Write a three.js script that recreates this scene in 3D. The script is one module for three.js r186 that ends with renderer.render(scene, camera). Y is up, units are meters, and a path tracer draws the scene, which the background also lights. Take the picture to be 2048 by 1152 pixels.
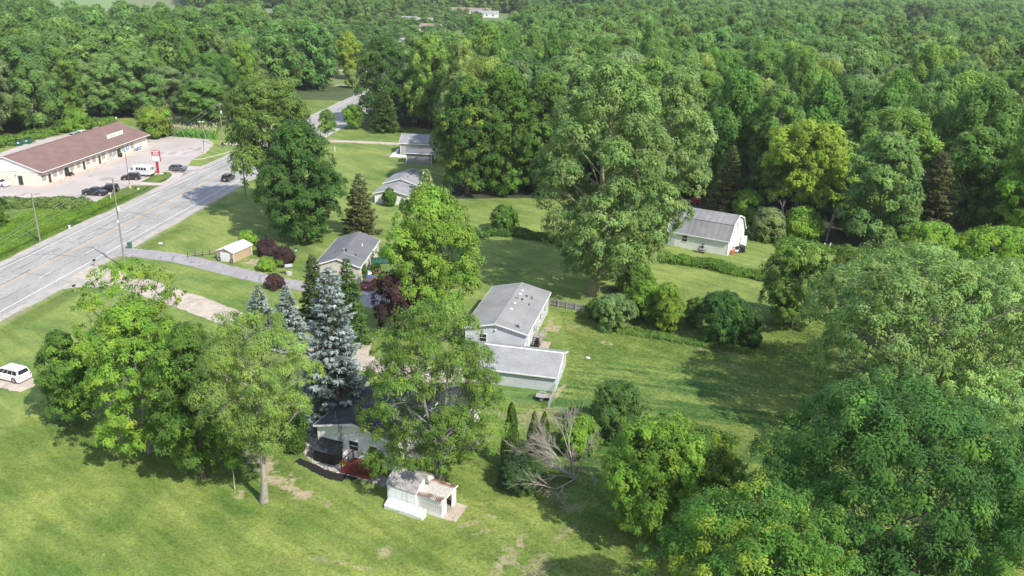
import * as THREE from 'three';
import { mergeGeometries } from 'three/addons/utils/BufferGeometryUtils.js';
import { RoundedBoxGeometry } from 'three/addons/geometries/RoundedBoxGeometry.js';

// ---------- camera, sky, sun, exposure ----------
const CAM_H = 50, FOCAL = 1700, PITCH = 20.75 * Math.PI / 180, ROLL = 1.5 * Math.PI / 180;
const scene = new THREE.Scene();
const camera = new THREE.PerspectiveCamera(2 * Math.atan(576 / FOCAL) * 180 / Math.PI, 2048 / 1152, 1, 9000);
const FWD = new THREE.Vector3(0, -Math.sin(PITCH), -Math.cos(PITCH));
const UP0 = new THREE.Vector3(0, Math.cos(PITCH), -Math.sin(PITCH));
const RIGHT = new THREE.Vector3(Math.cos(ROLL), 0, 0).addScaledVector(UP0, Math.sin(ROLL));
const UPV = new THREE.Vector3(-Math.sin(ROLL), 0, 0).addScaledVector(UP0, Math.cos(ROLL));
camera.matrixAutoUpdate = true;
camera.position.set(0, CAM_H, 0);
camera.quaternion.setFromRotationMatrix(new THREE.Matrix4().makeBasis(RIGHT, UPV, FWD.clone().negate()));
camera.updateMatrixWorld();

const SUN_AZ = 135 * Math.PI / 180, SUN_EL = 45 * Math.PI / 180;   // azimuth from -z towards +x
const sunDir = new THREE.Vector3(Math.sin(SUN_AZ) * Math.cos(SUN_EL), Math.sin(SUN_EL), -Math.cos(SUN_AZ) * Math.cos(SUN_EL));
{ // bright early-summer sky: pale blue overhead, milky towards the horizon, thin high cloud, brighter round the sun
  const W = 512, H = 256, d = new Float32Array(W * H * 4), h = (i, j, k) => { const t = Math.sin(i * 127.1 + j * 311.7 + k * 74.7) * 43758.5453; return t - Math.floor(t); };
  const vn = (x, y, p, k) => { const i = Math.floor(x), j = Math.floor(y), f = x - i, g = y - j, u = f * f * (3 - 2 * f), v = g * g * (3 - 2 * g), a = h(i % p, j, k), b = h((i + 1) % p, j, k), c = h(i % p, j + 1, k), e = h((i + 1) % p, j + 1, k); return a + (b - a) * u + (c - a + (a - b - c + e) * u) * v; };
  for (let y = 0; y < H; y++) for (let x = 0; x < W; x++) {
    const el = ((y + 0.5) / H - 0.5) * Math.PI, az = ((x + 0.5) / W - 0.5) * 2 * Math.PI, e = Math.max(0, Math.sin(el)), t = Math.pow(1 - e, 2.2), k = (y * W + x) * 4;
    const dot = Math.cos(el) * Math.cos(az) * sunDir.x + Math.sin(el) * sunDir.y + Math.cos(el) * Math.sin(az) * sunDir.z, glow = 0.35 * Math.pow(Math.max(0, dot), 12);
    const u = (x / W) * 16, v = el * 9, cl = Math.max(0, vn(u, v + 20, 16, 1) * 0.6 + vn(u * 2, v * 2 + 40, 32, 2) * 0.4 - 0.5) * 0.5 * (1 - t);
    d[k] = 0.34 + 0.34 * t + glow + cl; d[k + 1] = 0.46 + 0.27 * t + glow * 0.95 + cl * 0.9; d[k + 2] = 0.7 + 0.12 * t + glow * 0.85 + cl * 0.7; d[k + 3] = 1;
  }
  const sky = new THREE.DataTexture(d, W, H, THREE.RGBAFormat, THREE.FloatType); sky.mapping = THREE.EquirectangularReflectionMapping; sky.magFilter = THREE.LinearFilter; sky.needsUpdate = true;
  scene.background = sky; scene.environment = sky;
}
scene.fog = new THREE.FogExp2(new THREE.Color(0.86, 0.9, 0.92), 0.00009);
const sun = new THREE.DirectionalLight(new THREE.Color(1, 0.945, 0.85), 4.7);
sun.position.copy(sunDir).multiplyScalar(400).add(new THREE.Vector3(0, 0, -150));
sun.target.position.set(0, 0, -150);
sun.castShadow = true;
sun.shadow.mapSize.set(4096, 4096);
Object.assign(sun.shadow.camera, { left: -260, right: 260, top: 260, bottom: -260, near: 1, far: 1200 });
scene.add(sun, sun.target);
const renderer = new THREE.WebGLRenderer({ antialias: true });
renderer.toneMapping = THREE.LinearToneMapping;
renderer.toneMappingExposure = 1.29;
renderer.shadowMap.enabled = true;

// ---------- helpers ----------
const V3 = (x, y, z) => new THREE.Vector3(x, y, z);
const DEG = Math.PI / 180;
function rng(seed) { let a = seed >>> 0; return () => { a = (a + 0x6d2b79f5) | 0; let t = Math.imul(a ^ (a >>> 15), 1 | a); t = (t + Math.imul(t ^ (t >>> 7), 61 | t)) ^ t; return ((t ^ (t >>> 14)) >>> 0) / 4294967296; }; }
// surveying: where a sight line at (px, py) of the 2048-wide photograph meets the level plane at height h
function G(px, py, h = 0) {
  const d = RIGHT.clone().multiplyScalar(px - 1024).addScaledVector(UPV, 576 - py).addScaledVector(FWD, FOCAL);
  return camera.position.clone().addScaledVector(d, (h - CAM_H) / d.y);
}
function P(v) { const q = v.clone().sub(camera.position), z = q.dot(FWD); return [1024 + FOCAL * q.dot(RIGHT) / z, 576 - FOCAL * q.dot(UPV) / z, z]; }
function riseTo(base, py) { let lo = 0, hi = 80; for (let i = 0; i < 40; i++) { const m = (lo + hi) / 2; if (P(V3(base.x, m, base.z))[1] > py) lo = m; else hi = m; } return lo; }
const ROAD_O = G(290, 444), ROAD_AZ = 6.41 * DEG;
const RU = V3(Math.sin(ROAD_AZ), 0, -Math.cos(ROAD_AZ)), RN = V3(Math.cos(ROAD_AZ), 0, Math.sin(ROAD_AZ));
const road = (s, off, y = 0) => ROAD_O.clone().addScaledVector(RU, s).addScaledVector(RN, off).setY(y);
const roadOff = (x, z) => (x - ROAD_O.x) * RN.x + (z - ROAD_O.z) * RN.z;
const roadS = (x, z) => (x - ROAD_O.x) * RU.x + (z - ROAD_O.z) * RU.z;

const usedNames = new Map();
function numbered(name) { const k = usedNames.get(name) || 0; usedNames.set(name, k + 1); return k ? name + '_' + String(k).padStart(3, '0') : name; }
function tag(o, label, category, group) { o.userData.label = label; o.userData.category = category; if (group) o.userData.group = group; return o; }
function shade(o) { o.castShadow = true; o.receiveShadow = true; return o; }
function thing(name, label, category, pos, turn = 0, group) {
  const o = new THREE.Group(); o.name = numbered(name); o.position.copy(pos); o.rotation.y = turn; scene.add(o);
  return tag(o, label, category, group);
}
function mesh(name, geo, mat, parent) {
  const g = Array.isArray(geo) ? (geo.length > 1 ? mergeGeometries(geo.map(q => { const r = q.index ? q.toNonIndexed() : q; for (const k of Object.keys(r.attributes)) if (!['position', 'normal', 'uv'].includes(k)) r.deleteAttribute(k); if (!r.attributes.uv) r.setAttribute('uv', new THREE.BufferAttribute(new Float32Array(r.attributes.position.count * 2), 2)); return r; })) : geo[0]) : geo;
  const m = shade(new THREE.Mesh(g, mat)); m.name = parent ? name : numbered(name); (parent || scene).add(m); return m;
}
function struct(name, geo, mat, label) { const m = mesh(name, geo, mat); m.userData.kind = 'structure'; if (label) m.userData.label = label; return m; }
function dup(src, pos, turn, label, group, name) {
  const r = src.clone(); r.name = numbered(name || src.name.replace(/_\d{3}$/, '')); scene.add(r); r.position.copy(pos); r.rotation.set(0, turn, 0);
  r.userData = { ...src.userData, label }; if (group) r.userData.group = group; return r;
}
// box with centre at (x,y,z), size (w,h,d), optional yaw
function box(w, h, d, x = 0, y = 0, z = 0, ry = 0, rx = 0, rz = 0) {
  const g = new THREE.BoxGeometry(w, h, d); boxUV(g, w, h, d);
  if (rx) g.rotateX(rx); if (rz) g.rotateZ(rz); if (ry) g.rotateY(ry); return g.translate(x, y, z);
}
function boxUV(g, w, h, d) { const u = g.attributes.uv, s = [[d, h], [d, h], [w, d], [w, d], [w, h], [w, h]]; for (let i = 0; i < 24; i++) { const [a, b] = s[i >> 2]; u.setXY(i, u.getX(i) * a, u.getY(i) * b); } }
function rbox(w, h, d, x, y, z, r = 0.03, ry = 0) { const g = new RoundedBoxGeometry(w, h, d, 2, r); if (ry) g.rotateY(ry); return g.translate(x, y, z); }
function tube(points, r0, r1 = r0, sides = 6, seg = null) {            // tapered tube through points
  const n = points.length, pos = [], nor = [], uv = [], idx = [];
  let len = 0; const up = V3(0, 1, 0), t = V3(), a = V3(0, 0, 0), b = V3();
  for (let i = 0; i < n; i++) {
    t.copy(points[Math.min(n - 1, i + 1)]).sub(points[Math.max(0, i - 1)]).normalize();
    if (i === 0) { a.crossVectors(t, Math.abs(t.y) > 0.9 ? V3(1, 0, 0) : up).normalize(); } else { a.addScaledVector(t, -a.dot(t)).normalize(); len += points[i].distanceTo(points[i - 1]); }
    b.crossVectors(t, a);
    const r = Array.isArray(r0) ? r0[i] : r0 + (r1 - r0) * i / (n - 1);
    for (let k = 0; k <= sides; k++) {
      const th = k / sides * 2 * Math.PI, c = Math.cos(th), s = Math.sin(th), nx = a.x * c + b.x * s, ny = a.y * c + b.y * s, nz = a.z * c + b.z * s;
      pos.push(points[i].x + nx * r, points[i].y + ny * r, points[i].z + nz * r); nor.push(nx, ny, nz); uv.push(k / sides, len);
    }
  }
  for (let i = 0; i < n - 1; i++) for (let k = 0; k < sides; k++) { const q = i * (sides + 1) + k, w = q + sides + 1; idx.push(q, q + 1, w, q + 1, w + 1, w); }
  const g = new THREE.BufferGeometry();
  g.setAttribute('position', new THREE.Float32BufferAttribute(pos, 3)); g.setAttribute('normal', new THREE.Float32BufferAttribute(nor, 3)); g.setAttribute('uv', new THREE.Float32BufferAttribute(uv, 2)); g.setIndex(idx); return g;
}
const cyl = (r0, r1, h, x, y, z, sides = 10) => new THREE.CylinderGeometry(r1, r0, h, sides).translate(x, y + h / 2, z);
// flat quad given 4 corners in order (counter-clockwise seen from outside), uv in metres
function quad(a, b, c, d) {
  const g = new THREE.BufferGeometry(), w = a.distanceTo(b), h = a.distanceTo(d);
  const n = b.clone().sub(a).cross(d.clone().sub(a)).normalize(), w2 = d.distanceTo(c);
  g.setAttribute('position', new THREE.Float32BufferAttribute([a, b, c, d].flatMap(p => [p.x, p.y, p.z]), 3));
  g.setAttribute('normal', new THREE.Float32BufferAttribute([n, n, n, n].flatMap(p => [p.x, p.y, p.z]), 3));
  const u = b.clone().sub(a).normalize(), off = c.clone().sub(d).length() ? d.clone().sub(a).dot(u) : 0;
  g.setAttribute('uv', new THREE.Float32BufferAttribute([0, 0, w, 0, off + w2, h, off, h], 2)); g.setIndex([0, 1, 2, 0, 2, 3]); return g;
}
function polySlab(pts, y, thick = 0) {                                 // horizontal polygon (Vector3 list), optional thickness below; uv = world metres
  const s = new THREE.Shape(pts.map(p => new THREE.Vector2(p.x, -p.z)));
  const g = thick ? new THREE.ExtrudeGeometry(s, { depth: thick, bevelEnabled: false }) : new THREE.ShapeGeometry(s);
  g.rotateX(-Math.PI / 2).translate(0, y - thick, 0);
  const p = g.attributes.position, u = g.attributes.uv; for (let i = 0; i < p.count; i++) u.setXY(i, p.getX(i), p.getZ(i)); return g;
}
const px = (list, h = 0) => list.map(([x, y]) => G(x, y, h));
function ribbonPts(pts, width, jitter = 0, R = Math.random) {           // outline of a strip along points
  const c = new THREE.CatmullRomCurve3(pts), n = Math.max(12, pts.length * 8), L = [], Rr = [];
  for (let i = 0; i <= n; i++) { const p = c.getPoint(i / n), t = c.getTangent(i / n), q = V3(-t.z, 0, t.x).normalize(), w = (Array.isArray(width) ? width[0] + (width[1] - width[0]) * i / n : width) / 2; L.push(p.clone().addScaledVector(q, w + (R() - 0.5) * jitter)); Rr.push(p.clone().addScaledVector(q, -w + (R() - 0.5) * jitter)); }
  return L.concat(Rr.reverse());
}
const inPoly = (pts, x, z) => { let c = false; for (let i = 0, j = pts.length - 1; i < pts.length; j = i++) { const a = pts[i], b = pts[j]; if ((a.z > z) !== (b.z > z) && x < (b.x - a.x) * (z - a.z) / (b.z - a.z) + a.x) c = !c; } return c; };

// ---------- noise and textures ----------
function makeNoise(seed, period = 0) {
  const R = rng(seed), N = 256, T = new Float32Array(N * N); for (let i = 0; i < N * N; i++) T[i] = R();
  return (x, y) => {
    let xi = Math.floor(x), yi = Math.floor(y); const fx = x - xi, fy = y - yi, u = fx * fx * (3 - 2 * fx), v = fy * fy * (3 - 2 * fy);
    let x1 = xi + 1, y1 = yi + 1; if (period) { xi = ((xi % period) + period) % period; x1 = ((x1 % period) + period) % period; yi = ((yi % period) + period) % period; y1 = ((y1 % period) + period) % period; }
    const a = T[((yi & 255) << 8) + (xi & 255)], b = T[((yi & 255) << 8) + (x1 & 255)], c = T[((y1 & 255) << 8) + (xi & 255)], d = T[((y1 & 255) << 8) + (x1 & 255)];
    return a + (b - a) * u + (c - a + (a - b - c + d) * u) * v;
  };
}
const n1 = makeNoise(11), n2 = makeNoise(12), n3 = makeNoise(13);
const fbm = (n, x, y, o = 4) => { let s = 0, a = 0.5, t = 0; for (let i = 0; i < o; i++) { s += a * n(x, y); t += a; x = x * 2.03 + 17.1; y = y * 2.03 + 5.7; a *= 0.5; } return s / t; };
const S2 = new Uint8Array(4097); for (let i = 0; i <= 4096; i++) { const c = i / 4096; S2[i] = Math.round(255 * (c <= 0.0031308 ? 12.92 * c : 1.055 * Math.pow(c, 1 / 2.4) - 0.055)); }
const toS = c => S2[c <= 0 ? 0 : c >= 1 ? 4096 : (c * 4096) | 0];
function colorTex(w, h, f, wrap = true) {                               // f(u,v,out) fills linear rgb
  const d = new Uint8Array(w * h * 4), o = [0, 0, 0];
  for (let y = 0, k = 0; y < h; y++) for (let x = 0; x < w; x++, k += 4) { f((x + 0.5) / w, (y + 0.5) / h, o); d[k] = toS(o[0]); d[k + 1] = toS(o[1]); d[k + 2] = toS(o[2]); d[k + 3] = 255; }
  const t = new THREE.DataTexture(d, w, h); t.colorSpace = THREE.SRGBColorSpace; t.magFilter = THREE.LinearFilter; t.minFilter = THREE.LinearMipmapLinearFilter; t.generateMipmaps = true;
  t.wrapS = t.wrapT = wrap ? THREE.RepeatWrapping : THREE.ClampToEdgeWrapping; t.needsUpdate = true; return t;
}
function greyTex(w, h, f) { const t = colorTex(w, h, (u, v, o) => { o[0] = o[1] = o[2] = 0; }); const d = t.image.data; for (let y = 0, k = 0; y < h; y++) for (let x = 0; x < w; x++, k += 4) d[k] = d[k + 1] = d[k + 2] = Math.max(0, Math.min(255, 255 * f((x + 0.5) / w, (y + 0.5) / h))); t.colorSpace = THREE.NoColorSpace; return t; }
function rep(t, mx, my = mx) { const c = t.clone(); c.repeat.set(1 / mx, 1 / my); c.needsUpdate = true; return c; }
const mix = (a, b, t) => a + (b - a) * t;
const sm = (a, b, x) => { const t = Math.max(0, Math.min(1, (x - a) / (b - a))); return t * t * (3 - 2 * t); };
const std = (r, g, b, o = {}) => new THREE.MeshStandardMaterial({ color: new THREE.Color().setRGB(r, g, b), roughness: 0.8, ...o });
// ---------- the ground: grass, soil, woodland floor ----------
const WOOD_R = [...px([[905, 398], [1050, 396], [1340, 406], [1500, 452], [1640, 486], [1760, 500], [2060, 530]]), V3(210, 0, -150), V3(700, 0, -500), V3(1500, 0, -1800), road(900, 60), road(420, 24), road(230, 20), ...px([[765, 235], [800, 250], [880, 262], [905, 300], [905, 345]])];
const WOOD_L = [...px([[-260, 330], [-60, 300], [60, 275], [150, 254], [240, 236], [330, 235], [440, 232], [480, 226]]), road(82, -31), road(150, -31), road(300, -28), road(900, -40), V3(-520, 0, -700), V3(-900, 0, -560), V3(-420, 0, -200)];
const LAWN_STRIPE = px([[1110, 640], [1240, 662], [1480, 700], [1560, 760], [1480, 900], [1250, 850], [1120, 800], [1120, 720]]);
const soilSpots = [  // px, py, half-size along / across in metres, turn (deg), strength
  [575, 968, 3.4, 1.1, 130, 0.95], [612, 990, 2.0, 0.8, 120, 0.6], [520, 915, 2.2, 0.7, 120, 0.55], [845, 1022, 2.6, 0.5, 115, 0.9], [905, 1018, 1.3, 1.1, 25, 0.8], [930, 1050, 2.3, 0.4, 60, 0.55],
  [1115, 655, 1.6, 0.9, 20, 0.85], [1140, 655, 2.2, 0.8, 100, 0.5], [1068, 845, 2.5, 1.8, 30, 0.4], [965, 840, 3.2, 2.2, 30, 0.4], [1115, 790, 2.6, 0.35, 20, 0.8], [1092, 660, 4, 0.4, 13, 0.6],
  [1465, 732, 1.4, 0.9, 100, 0.6], [1405, 700, 1.6, 0.5, 110, 0.5], [1225, 688, 2.0, 0.6, 105, 0.7], [520, 525, 2.7, 1.6, 110, 0.85], [545, 512, 1.8, 1.0, 110, 0.5], [505, 545, 2.4, 1.2, 110, 0.7],
  [1060, 420, 1.6, 0.8, 90, 0.5], [1275, 520, 1.6, 0.6, 90, 0.4], [975, 1062, 2.0, 0.3, 70, 0.3], [785, 310, 1.6, 1.2, 90, 0.5], [790, 388, 1.2, 0.6, 90, 0.4], [480, 990, 0.7, 0.4, 0, 0.7], [1500, 530, 1.2, 0.5, 100, 0.4], [1590, 498, 2.4, 0.5, 100, 0.5],
  [695, 1130, 1.7, 0.45, 110, 0.5], [640, 1120, 1.5, 0.4, 110, 0.4], [765, 1110, 0.7, 0.5, 0, 0.6], [1020, 1110, 1.4, 0.9, 30, 0.5], [1075, 1140, 1.6, 0.8, 20, 0.5], [1040, 1085, 0.9, 0.5, 0, 0.5], [1130, 1065, 1.2, 0.6, 40, 0.4], [1150, 1015, 1.3, 0.5, 60, 0.4], [990, 1140, 1.4, 0.6, 20, 0.4],
].map(([x, y, a, b, t, k]) => { const p = G(x, y); return { x: p.x, z: p.z, a, b, c: Math.cos(t * DEG), s: Math.sin(t * DEG), k, r: Math.max(a, b) * 1.6 }; });
function groundColor(x, z, o, fine) {
  const big = fbm(n1, x * 0.035, z * 0.035, 4), med = fbm(n2, x * 0.22, z * 0.22, 4), sml = fbm(n3, x * 1.6, z * 1.6, 3), ro = roadOff(x, z), rs = roadS(x, z);
  const mow = fbm(n2, (x * 0.97 + z * 0.24) * 0.12 + 7, (z * 0.97 - x * 0.24) * 1.15, 4);                       // mower passes, streaks across the road axis
  const diag = fbm(n3, (x * 0.8 + z * 0.6) * 0.14, (x * 0.6 - z * 0.8) * 0.7 + 9, 3);
  let dry = sm(0.28, 0.76, 0.3 * big + 0.38 * med + 0.32 * diag + 0.02);
  if (z > -72) dry = Math.min(1, dry * 1.15 + 0.12 * sm(-66, -58, z));
  let r = mix(0.085, 0.228, dry), g = mix(0.158, 0.28, dry), b = mix(0.024, 0.062, dry);
  const sdx = (x - 19) / 23, sdz = (z + 91) / 17, stripe = 1 - sm(0.6, 1.1, Math.hypot(sdx, sdz) + (med - 0.5) * 0.3);
  if (stripe > 0) { const k = sm(0.36, 0.64, mow * 0.72 + med * 0.13 + sml * 0.15); r = mix(r, mix(0.07, 0.195, k), stripe); g = mix(g, mix(0.15, 0.255, k), stripe); b = mix(b, mix(0.03, 0.06, k), stripe); }
  // rough green grass of the road ditch and the verge by the parking lot
  const ditch = Math.max(sm(7, 8.5, ro) * (1 - sm(10, 13, ro)) * sm(-80, -40, -rs + -40 + 0) * 0, (rs > -70 && rs < 40) ? sm(-11.2, -12.2, ro) * (1 - sm(-26, -28, ro)) : 0, (rs < 0) ? sm(7.2, 8, ro) * (1 - sm(9.5, 11.5, ro)) * sm(0.3, 0.5, big + 0.1) * 0.8 : 0);
  if (ditch > 0) { const k = fbm(n2, x * 0.5, z * 0.5, 4); r = mix(r, mix(0.06, 0.16, k), ditch); g = mix(g, mix(0.11, 0.215, k), ditch); b = mix(b, 0.022, ditch); const dl = Math.exp(-((ro + 13.6 + (k - 0.5) * 1.2) ** 2) / 0.35) * 0.6; r *= 1 - dl; g *= 1 - dl * 0.8; b *= 1 - dl; }
  if (ro > 5 && ro < 7.5 && rs < 30) { const k = 1 - sm(6.2, 7.5, ro + (med - 0.5) * 1.5); r = mix(r, 0.3, k * 0.6); g = mix(g, 0.27, k * 0.6); b = mix(b, 0.18, k * 0.6); }
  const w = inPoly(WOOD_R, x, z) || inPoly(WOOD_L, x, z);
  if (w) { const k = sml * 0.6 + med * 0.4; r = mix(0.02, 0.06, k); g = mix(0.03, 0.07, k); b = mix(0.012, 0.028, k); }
  if (!w) { const st = 0.82 + 0.36 * fbm(n1, (x * 0.8 + z * 0.6) * 0.5 + 31, (x * 0.6 - z * 0.8) * 2.2, 3); r *= st; g *= st; b *= st; }
  // bare and straw-coloured patches
  const tuft = sm(0.66, 0.8, sml * 0.55 + med * 0.45 + (z > -64 ? 0.035 : 0)) * 0.5;
  if (!w) { r = mix(r, 0.36, tuft * 0.7); g = mix(g, 0.33, tuft * 0.7); b = mix(b, 0.14, tuft * 0.7); }
  for (const s of soilSpots) {
    const dx = x - s.x, dz = z - s.z; if (Math.abs(dx) > s.r * 1.5 || Math.abs(dz) > s.r * 1.5) continue;
    const u = (dx * s.s - dz * s.c) / s.a, v = (dx * s.c + dz * s.s) / s.b, q = Math.sqrt(u * u + v * v) * 0.85 + (med - 0.5) * 1.6 + (sml - 0.5) * 2.4, k = (1 - sm(0.35, 1.05, q)) * s.k * 0.85;
    if (k > 0) { r = mix(r, 0.44 + (sml - 0.5) * 0.1, k); g = mix(g, 0.35 + (sml - 0.5) * 0.08, k); b = mix(b, 0.235, k); }
  }
  if (fine) { const f = n1(x * 9, z * 9) * 0.55 + n2(x * 21, z * 21) * 0.45, m = 0.5 + 1.0 * f; r *= m; g *= m; b *= m; } else { const f = n1(x * 5.3, z * 5.3); r *= 0.75 + 0.5 * f; g *= 0.75 + 0.5 * f; b *= 0.75 + 0.5 * f; }
  o[0] = r; o[1] = g; o[2] = b;
}
const grassBump = greyTex(512, 512, (() => { const a = makeNoise(31, 64), b = makeNoise(32, 128), c = makeNoise(33, 16); return (u, v) => 0.4 * a(u * 64, v * 64) + 0.4 * b(u * 128, v * 128) + 0.2 * c(u * 16, v * 16); })());
const farTex = colorTex(1024, 1024, (() => { const a = makeNoise(41, 8), b = makeNoise(42, 32), c = makeNoise(43, 128); return (u, v, o) => { const k = 0.4 * a(u * 8, v * 8) + 0.35 * b(u * 32, v * 32) + 0.25 * c(u * 128, v * 128); o[0] = mix(0.03, 0.09, k); o[1] = mix(0.055, 0.12, k); o[2] = mix(0.018, 0.035, k); }; })());
farTex.repeat.set(1 / 160, 1 / 160);
const matGround = new THREE.MeshStandardMaterial({ map: farTex, roughness: 1 });
struct('ground', polySlab([V3(-6000, 0, 600), V3(6000, 0, 600), V3(6000, 0, -7500), V3(-6000, 0, -7500)], 0), matGround, 'green open country and woodland floor reaching to the horizon');
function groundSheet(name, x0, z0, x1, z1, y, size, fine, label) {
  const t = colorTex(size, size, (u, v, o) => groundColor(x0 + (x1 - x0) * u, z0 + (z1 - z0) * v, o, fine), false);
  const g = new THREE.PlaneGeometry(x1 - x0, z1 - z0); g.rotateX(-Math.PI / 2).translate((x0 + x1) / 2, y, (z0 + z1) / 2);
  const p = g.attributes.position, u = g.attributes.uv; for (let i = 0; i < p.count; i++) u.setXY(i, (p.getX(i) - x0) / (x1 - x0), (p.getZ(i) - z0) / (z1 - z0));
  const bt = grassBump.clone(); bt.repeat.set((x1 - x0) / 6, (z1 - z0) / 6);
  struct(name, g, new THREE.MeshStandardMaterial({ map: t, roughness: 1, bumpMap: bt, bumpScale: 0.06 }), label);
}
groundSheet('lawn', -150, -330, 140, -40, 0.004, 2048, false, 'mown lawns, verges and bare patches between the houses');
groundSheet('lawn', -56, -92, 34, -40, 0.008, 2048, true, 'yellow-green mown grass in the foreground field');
// far fields beyond the left wood
const fieldMat = k => new THREE.MeshStandardMaterial({ color: new THREE.Color().setRGB(...k), roughness: 1 });
struct('field', polySlab(px([[-400, 60], [255, 60], [240, -6], [-400, -12]]), 0.06), fieldMat([0.16, 0.26, 0.09]), 'pale green far field beyond the left wood');
struct('field', polySlab(px([[255, 60], [690, 60], [690, -2], [240, -6]]), 0.06), fieldMat([0.17, 0.2, 0.09]), 'pale tan and green far field beyond the left wood');
struct('field', polySlab(px([[640, 175], [745, 168], [745, 138], [660, 138]]), 0.012), fieldMat([0.17, 0.22, 0.07]), 'sunlit lawn beside the road bend in the distance');
struct('lawn', polySlab([road(330, -14), road(330, -110), road(1000, -150), road(1000, -14)], 0.01), fieldMat([0.12, 0.17, 0.055]), 'distant lawns between the far houses');
struct('field', polySlab(px([[1790, 60], [1870, 58], [1860, 40], [1800, 38]]), 0.06), fieldMat([0.28, 0.32, 0.14]), 'pale clearing deep in the right wood');

// ---------- road, lots, drives ----------
const asphaltTex = colorTex(1024, 1024, (() => { const a = makeNoise(51, 6), b = makeNoise(52, 48), c = makeNoise(53, 256), d = makeNoise(54, 12); return (u, v, o) => { const k = 0.8 + 0.16 * (a(u * 6, v * 6) - 0.5) + 0.12 * (b(u * 48, v * 48) - 0.5) + 0.34 * (c(u * 256, v * 256) - 0.5) + 0.16 * (d(u * 12, v * 3) - 0.5); o[0] = 0.42 * k; o[1] = 0.4 * k; o[2] = 0.38 * k; }; })());
const matRoad = new THREE.MeshStandardMaterial({ map: rep(asphaltTex, 16, 24), roughness: 0.92 });
const lotTex = colorTex(1024, 1024, (() => { const a = makeNoise(61, 5), b = makeNoise(62, 24), c = makeNoise(63, 200); return (u, v, o) => { const st = sm(0.62, 0.8, b(u * 24, v * 10) * 0.6 + a(u * 5, v * 5) * 0.4), k = 0.86 + 0.22 * (a(u * 5, v * 5) - 0.5) + 0.2 * (c(u * 200, v * 200) - 0.5) - 0.3 * st; o[0] = 0.52 * k; o[1] = 0.455 * k; o[2] = 0.42 * k; }; })());
const matLot = new THREE.MeshStandardMaterial({ map: rep(lotTex, 30), roughness: 0.95 });
const gravelTex = colorTex(512, 512, (() => { const a = makeNoise(71, 8), b = makeNoise(72, 64), c = makeNoise(73, 256); return (u, v, o) => { const k = 0.85 + 0.25 * (a(u * 8, v * 8) - 0.5) + 0.25 * (b(u * 64, v * 64) - 0.5) + 0.4 * (c(u * 256, v * 256) - 0.5); o[0] = 0.54 * k; o[1] = 0.455 * k; o[2] = 0.38 * k; }; })());
const matGravel = new THREE.MeshStandardMaterial({ map: rep(gravelTex, 7), roughness: 1 });
const matShoulder = new THREE.MeshStandardMaterial({ map: rep(gravelTex, 6), roughness: 1, color: new THREE.Color().setRGB(0.86, 0.93, 1.0) });
const matDrive = new THREE.MeshStandardMaterial({ map: rep(lotTex, 9), roughness: 0.95, color: new THREE.Color().setRGB(0.72, 0.76, 0.84) });
const matConcrete = new THREE.MeshStandardMaterial({ map: rep(lotTex, 17), roughness: 0.9, color: new THREE.Color().setRGB(1.2, 1.18, 1.12) });
const strip = (s0, s1, o0, o1, y) => polySlab([road(s0, o0), road(s0, o1), road(s1, o1), road(s1, o0)], y);
{
  const R = rng(5), A = [], B = []; for (let s = -150; s <= 760; s += 2.5) { A.push(road(s, 6.2 + (fbm(n1, s * 0.1, 3, 3) - 0.5) * 1.4 + (R() - 0.5) * 0.3)); B.push(road(s, -11.5 + (fbm(n1, s * 0.1, 9, 3) - 0.5) * 1.2 + (R() - 0.5) * 0.3)); }
  struct('road_shoulder', polySlab([...A, ...B.reverse()], 0.012), matShoulder, 'pale gravel shoulders along both sides of the road');
}
struct('road', strip(-150, 1500, -9.9, 4.7, 0.02), matRoad, 'grey four-lane asphalt road with cracked surface');
{
  const white = std(0.72, 0.71, 0.69, { roughness: 0.7 }), yellow = std(0.62, 0.42, 0.17, { roughness: 0.7 }), tar = std(0.09, 0.09, 0.095, { roughness: 0.6 });
  const g = [strip(-150, 700, 3.35, 3.5, 0.024), strip(-150, 700, -8.95, -8.8, 0.024)];
  for (let s = -140; s < 500; s += 13.3) { g.push(strip(s, s + 3.3, 0, 0.13, 0.024)); g.push(strip(s + 9.4, s + 12.6, -6.0, -5.87, 0.024)); }
  struct('road_marking', g, white, 'white edge lines and lane dashes painted on the road');
  struct('road_centre_line', [strip(-150, 700, -3.5, -3.36, 0.024), strip(-150, 700, -3.12, -2.98, 0.024)], yellow, 'faded orange double centre line of the road');
  const R = rng(8), cr = [];
  const crack = (pts, w) => { const o = ribbonPts(pts, w, w * 0.7, R); cr.push(polySlab(o, 0.027)); };
  for (const off of [-6.2, -3.9, 0.45, -9.3]) for (let s = -80; s < 150; s += 14 + R() * 8) { const pts = []; for (let k = 0; k <= 6; k++) pts.push(road(s + k * 2.2, off + (R() - 0.5) * 0.35)); if (R() < 0.85) crack(pts, 0.1 + R() * 0.06); }
  for (let s = -70; s < 110; s += 7 + R() * 6) { const o0 = -9 + R() * 5, L = 3 + R() * 8, pts = []; for (let k = 0; k <= 5; k++) pts.push(road(s + (R() - 0.5) * 1.0, Math.min(4.2, o0 + L * k / 5))); crack(pts, 0.08 + R() * 0.06); }
  struct('road_crack', cr, tar, 'dark sealed cracks running along and across the lanes');
}
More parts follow.
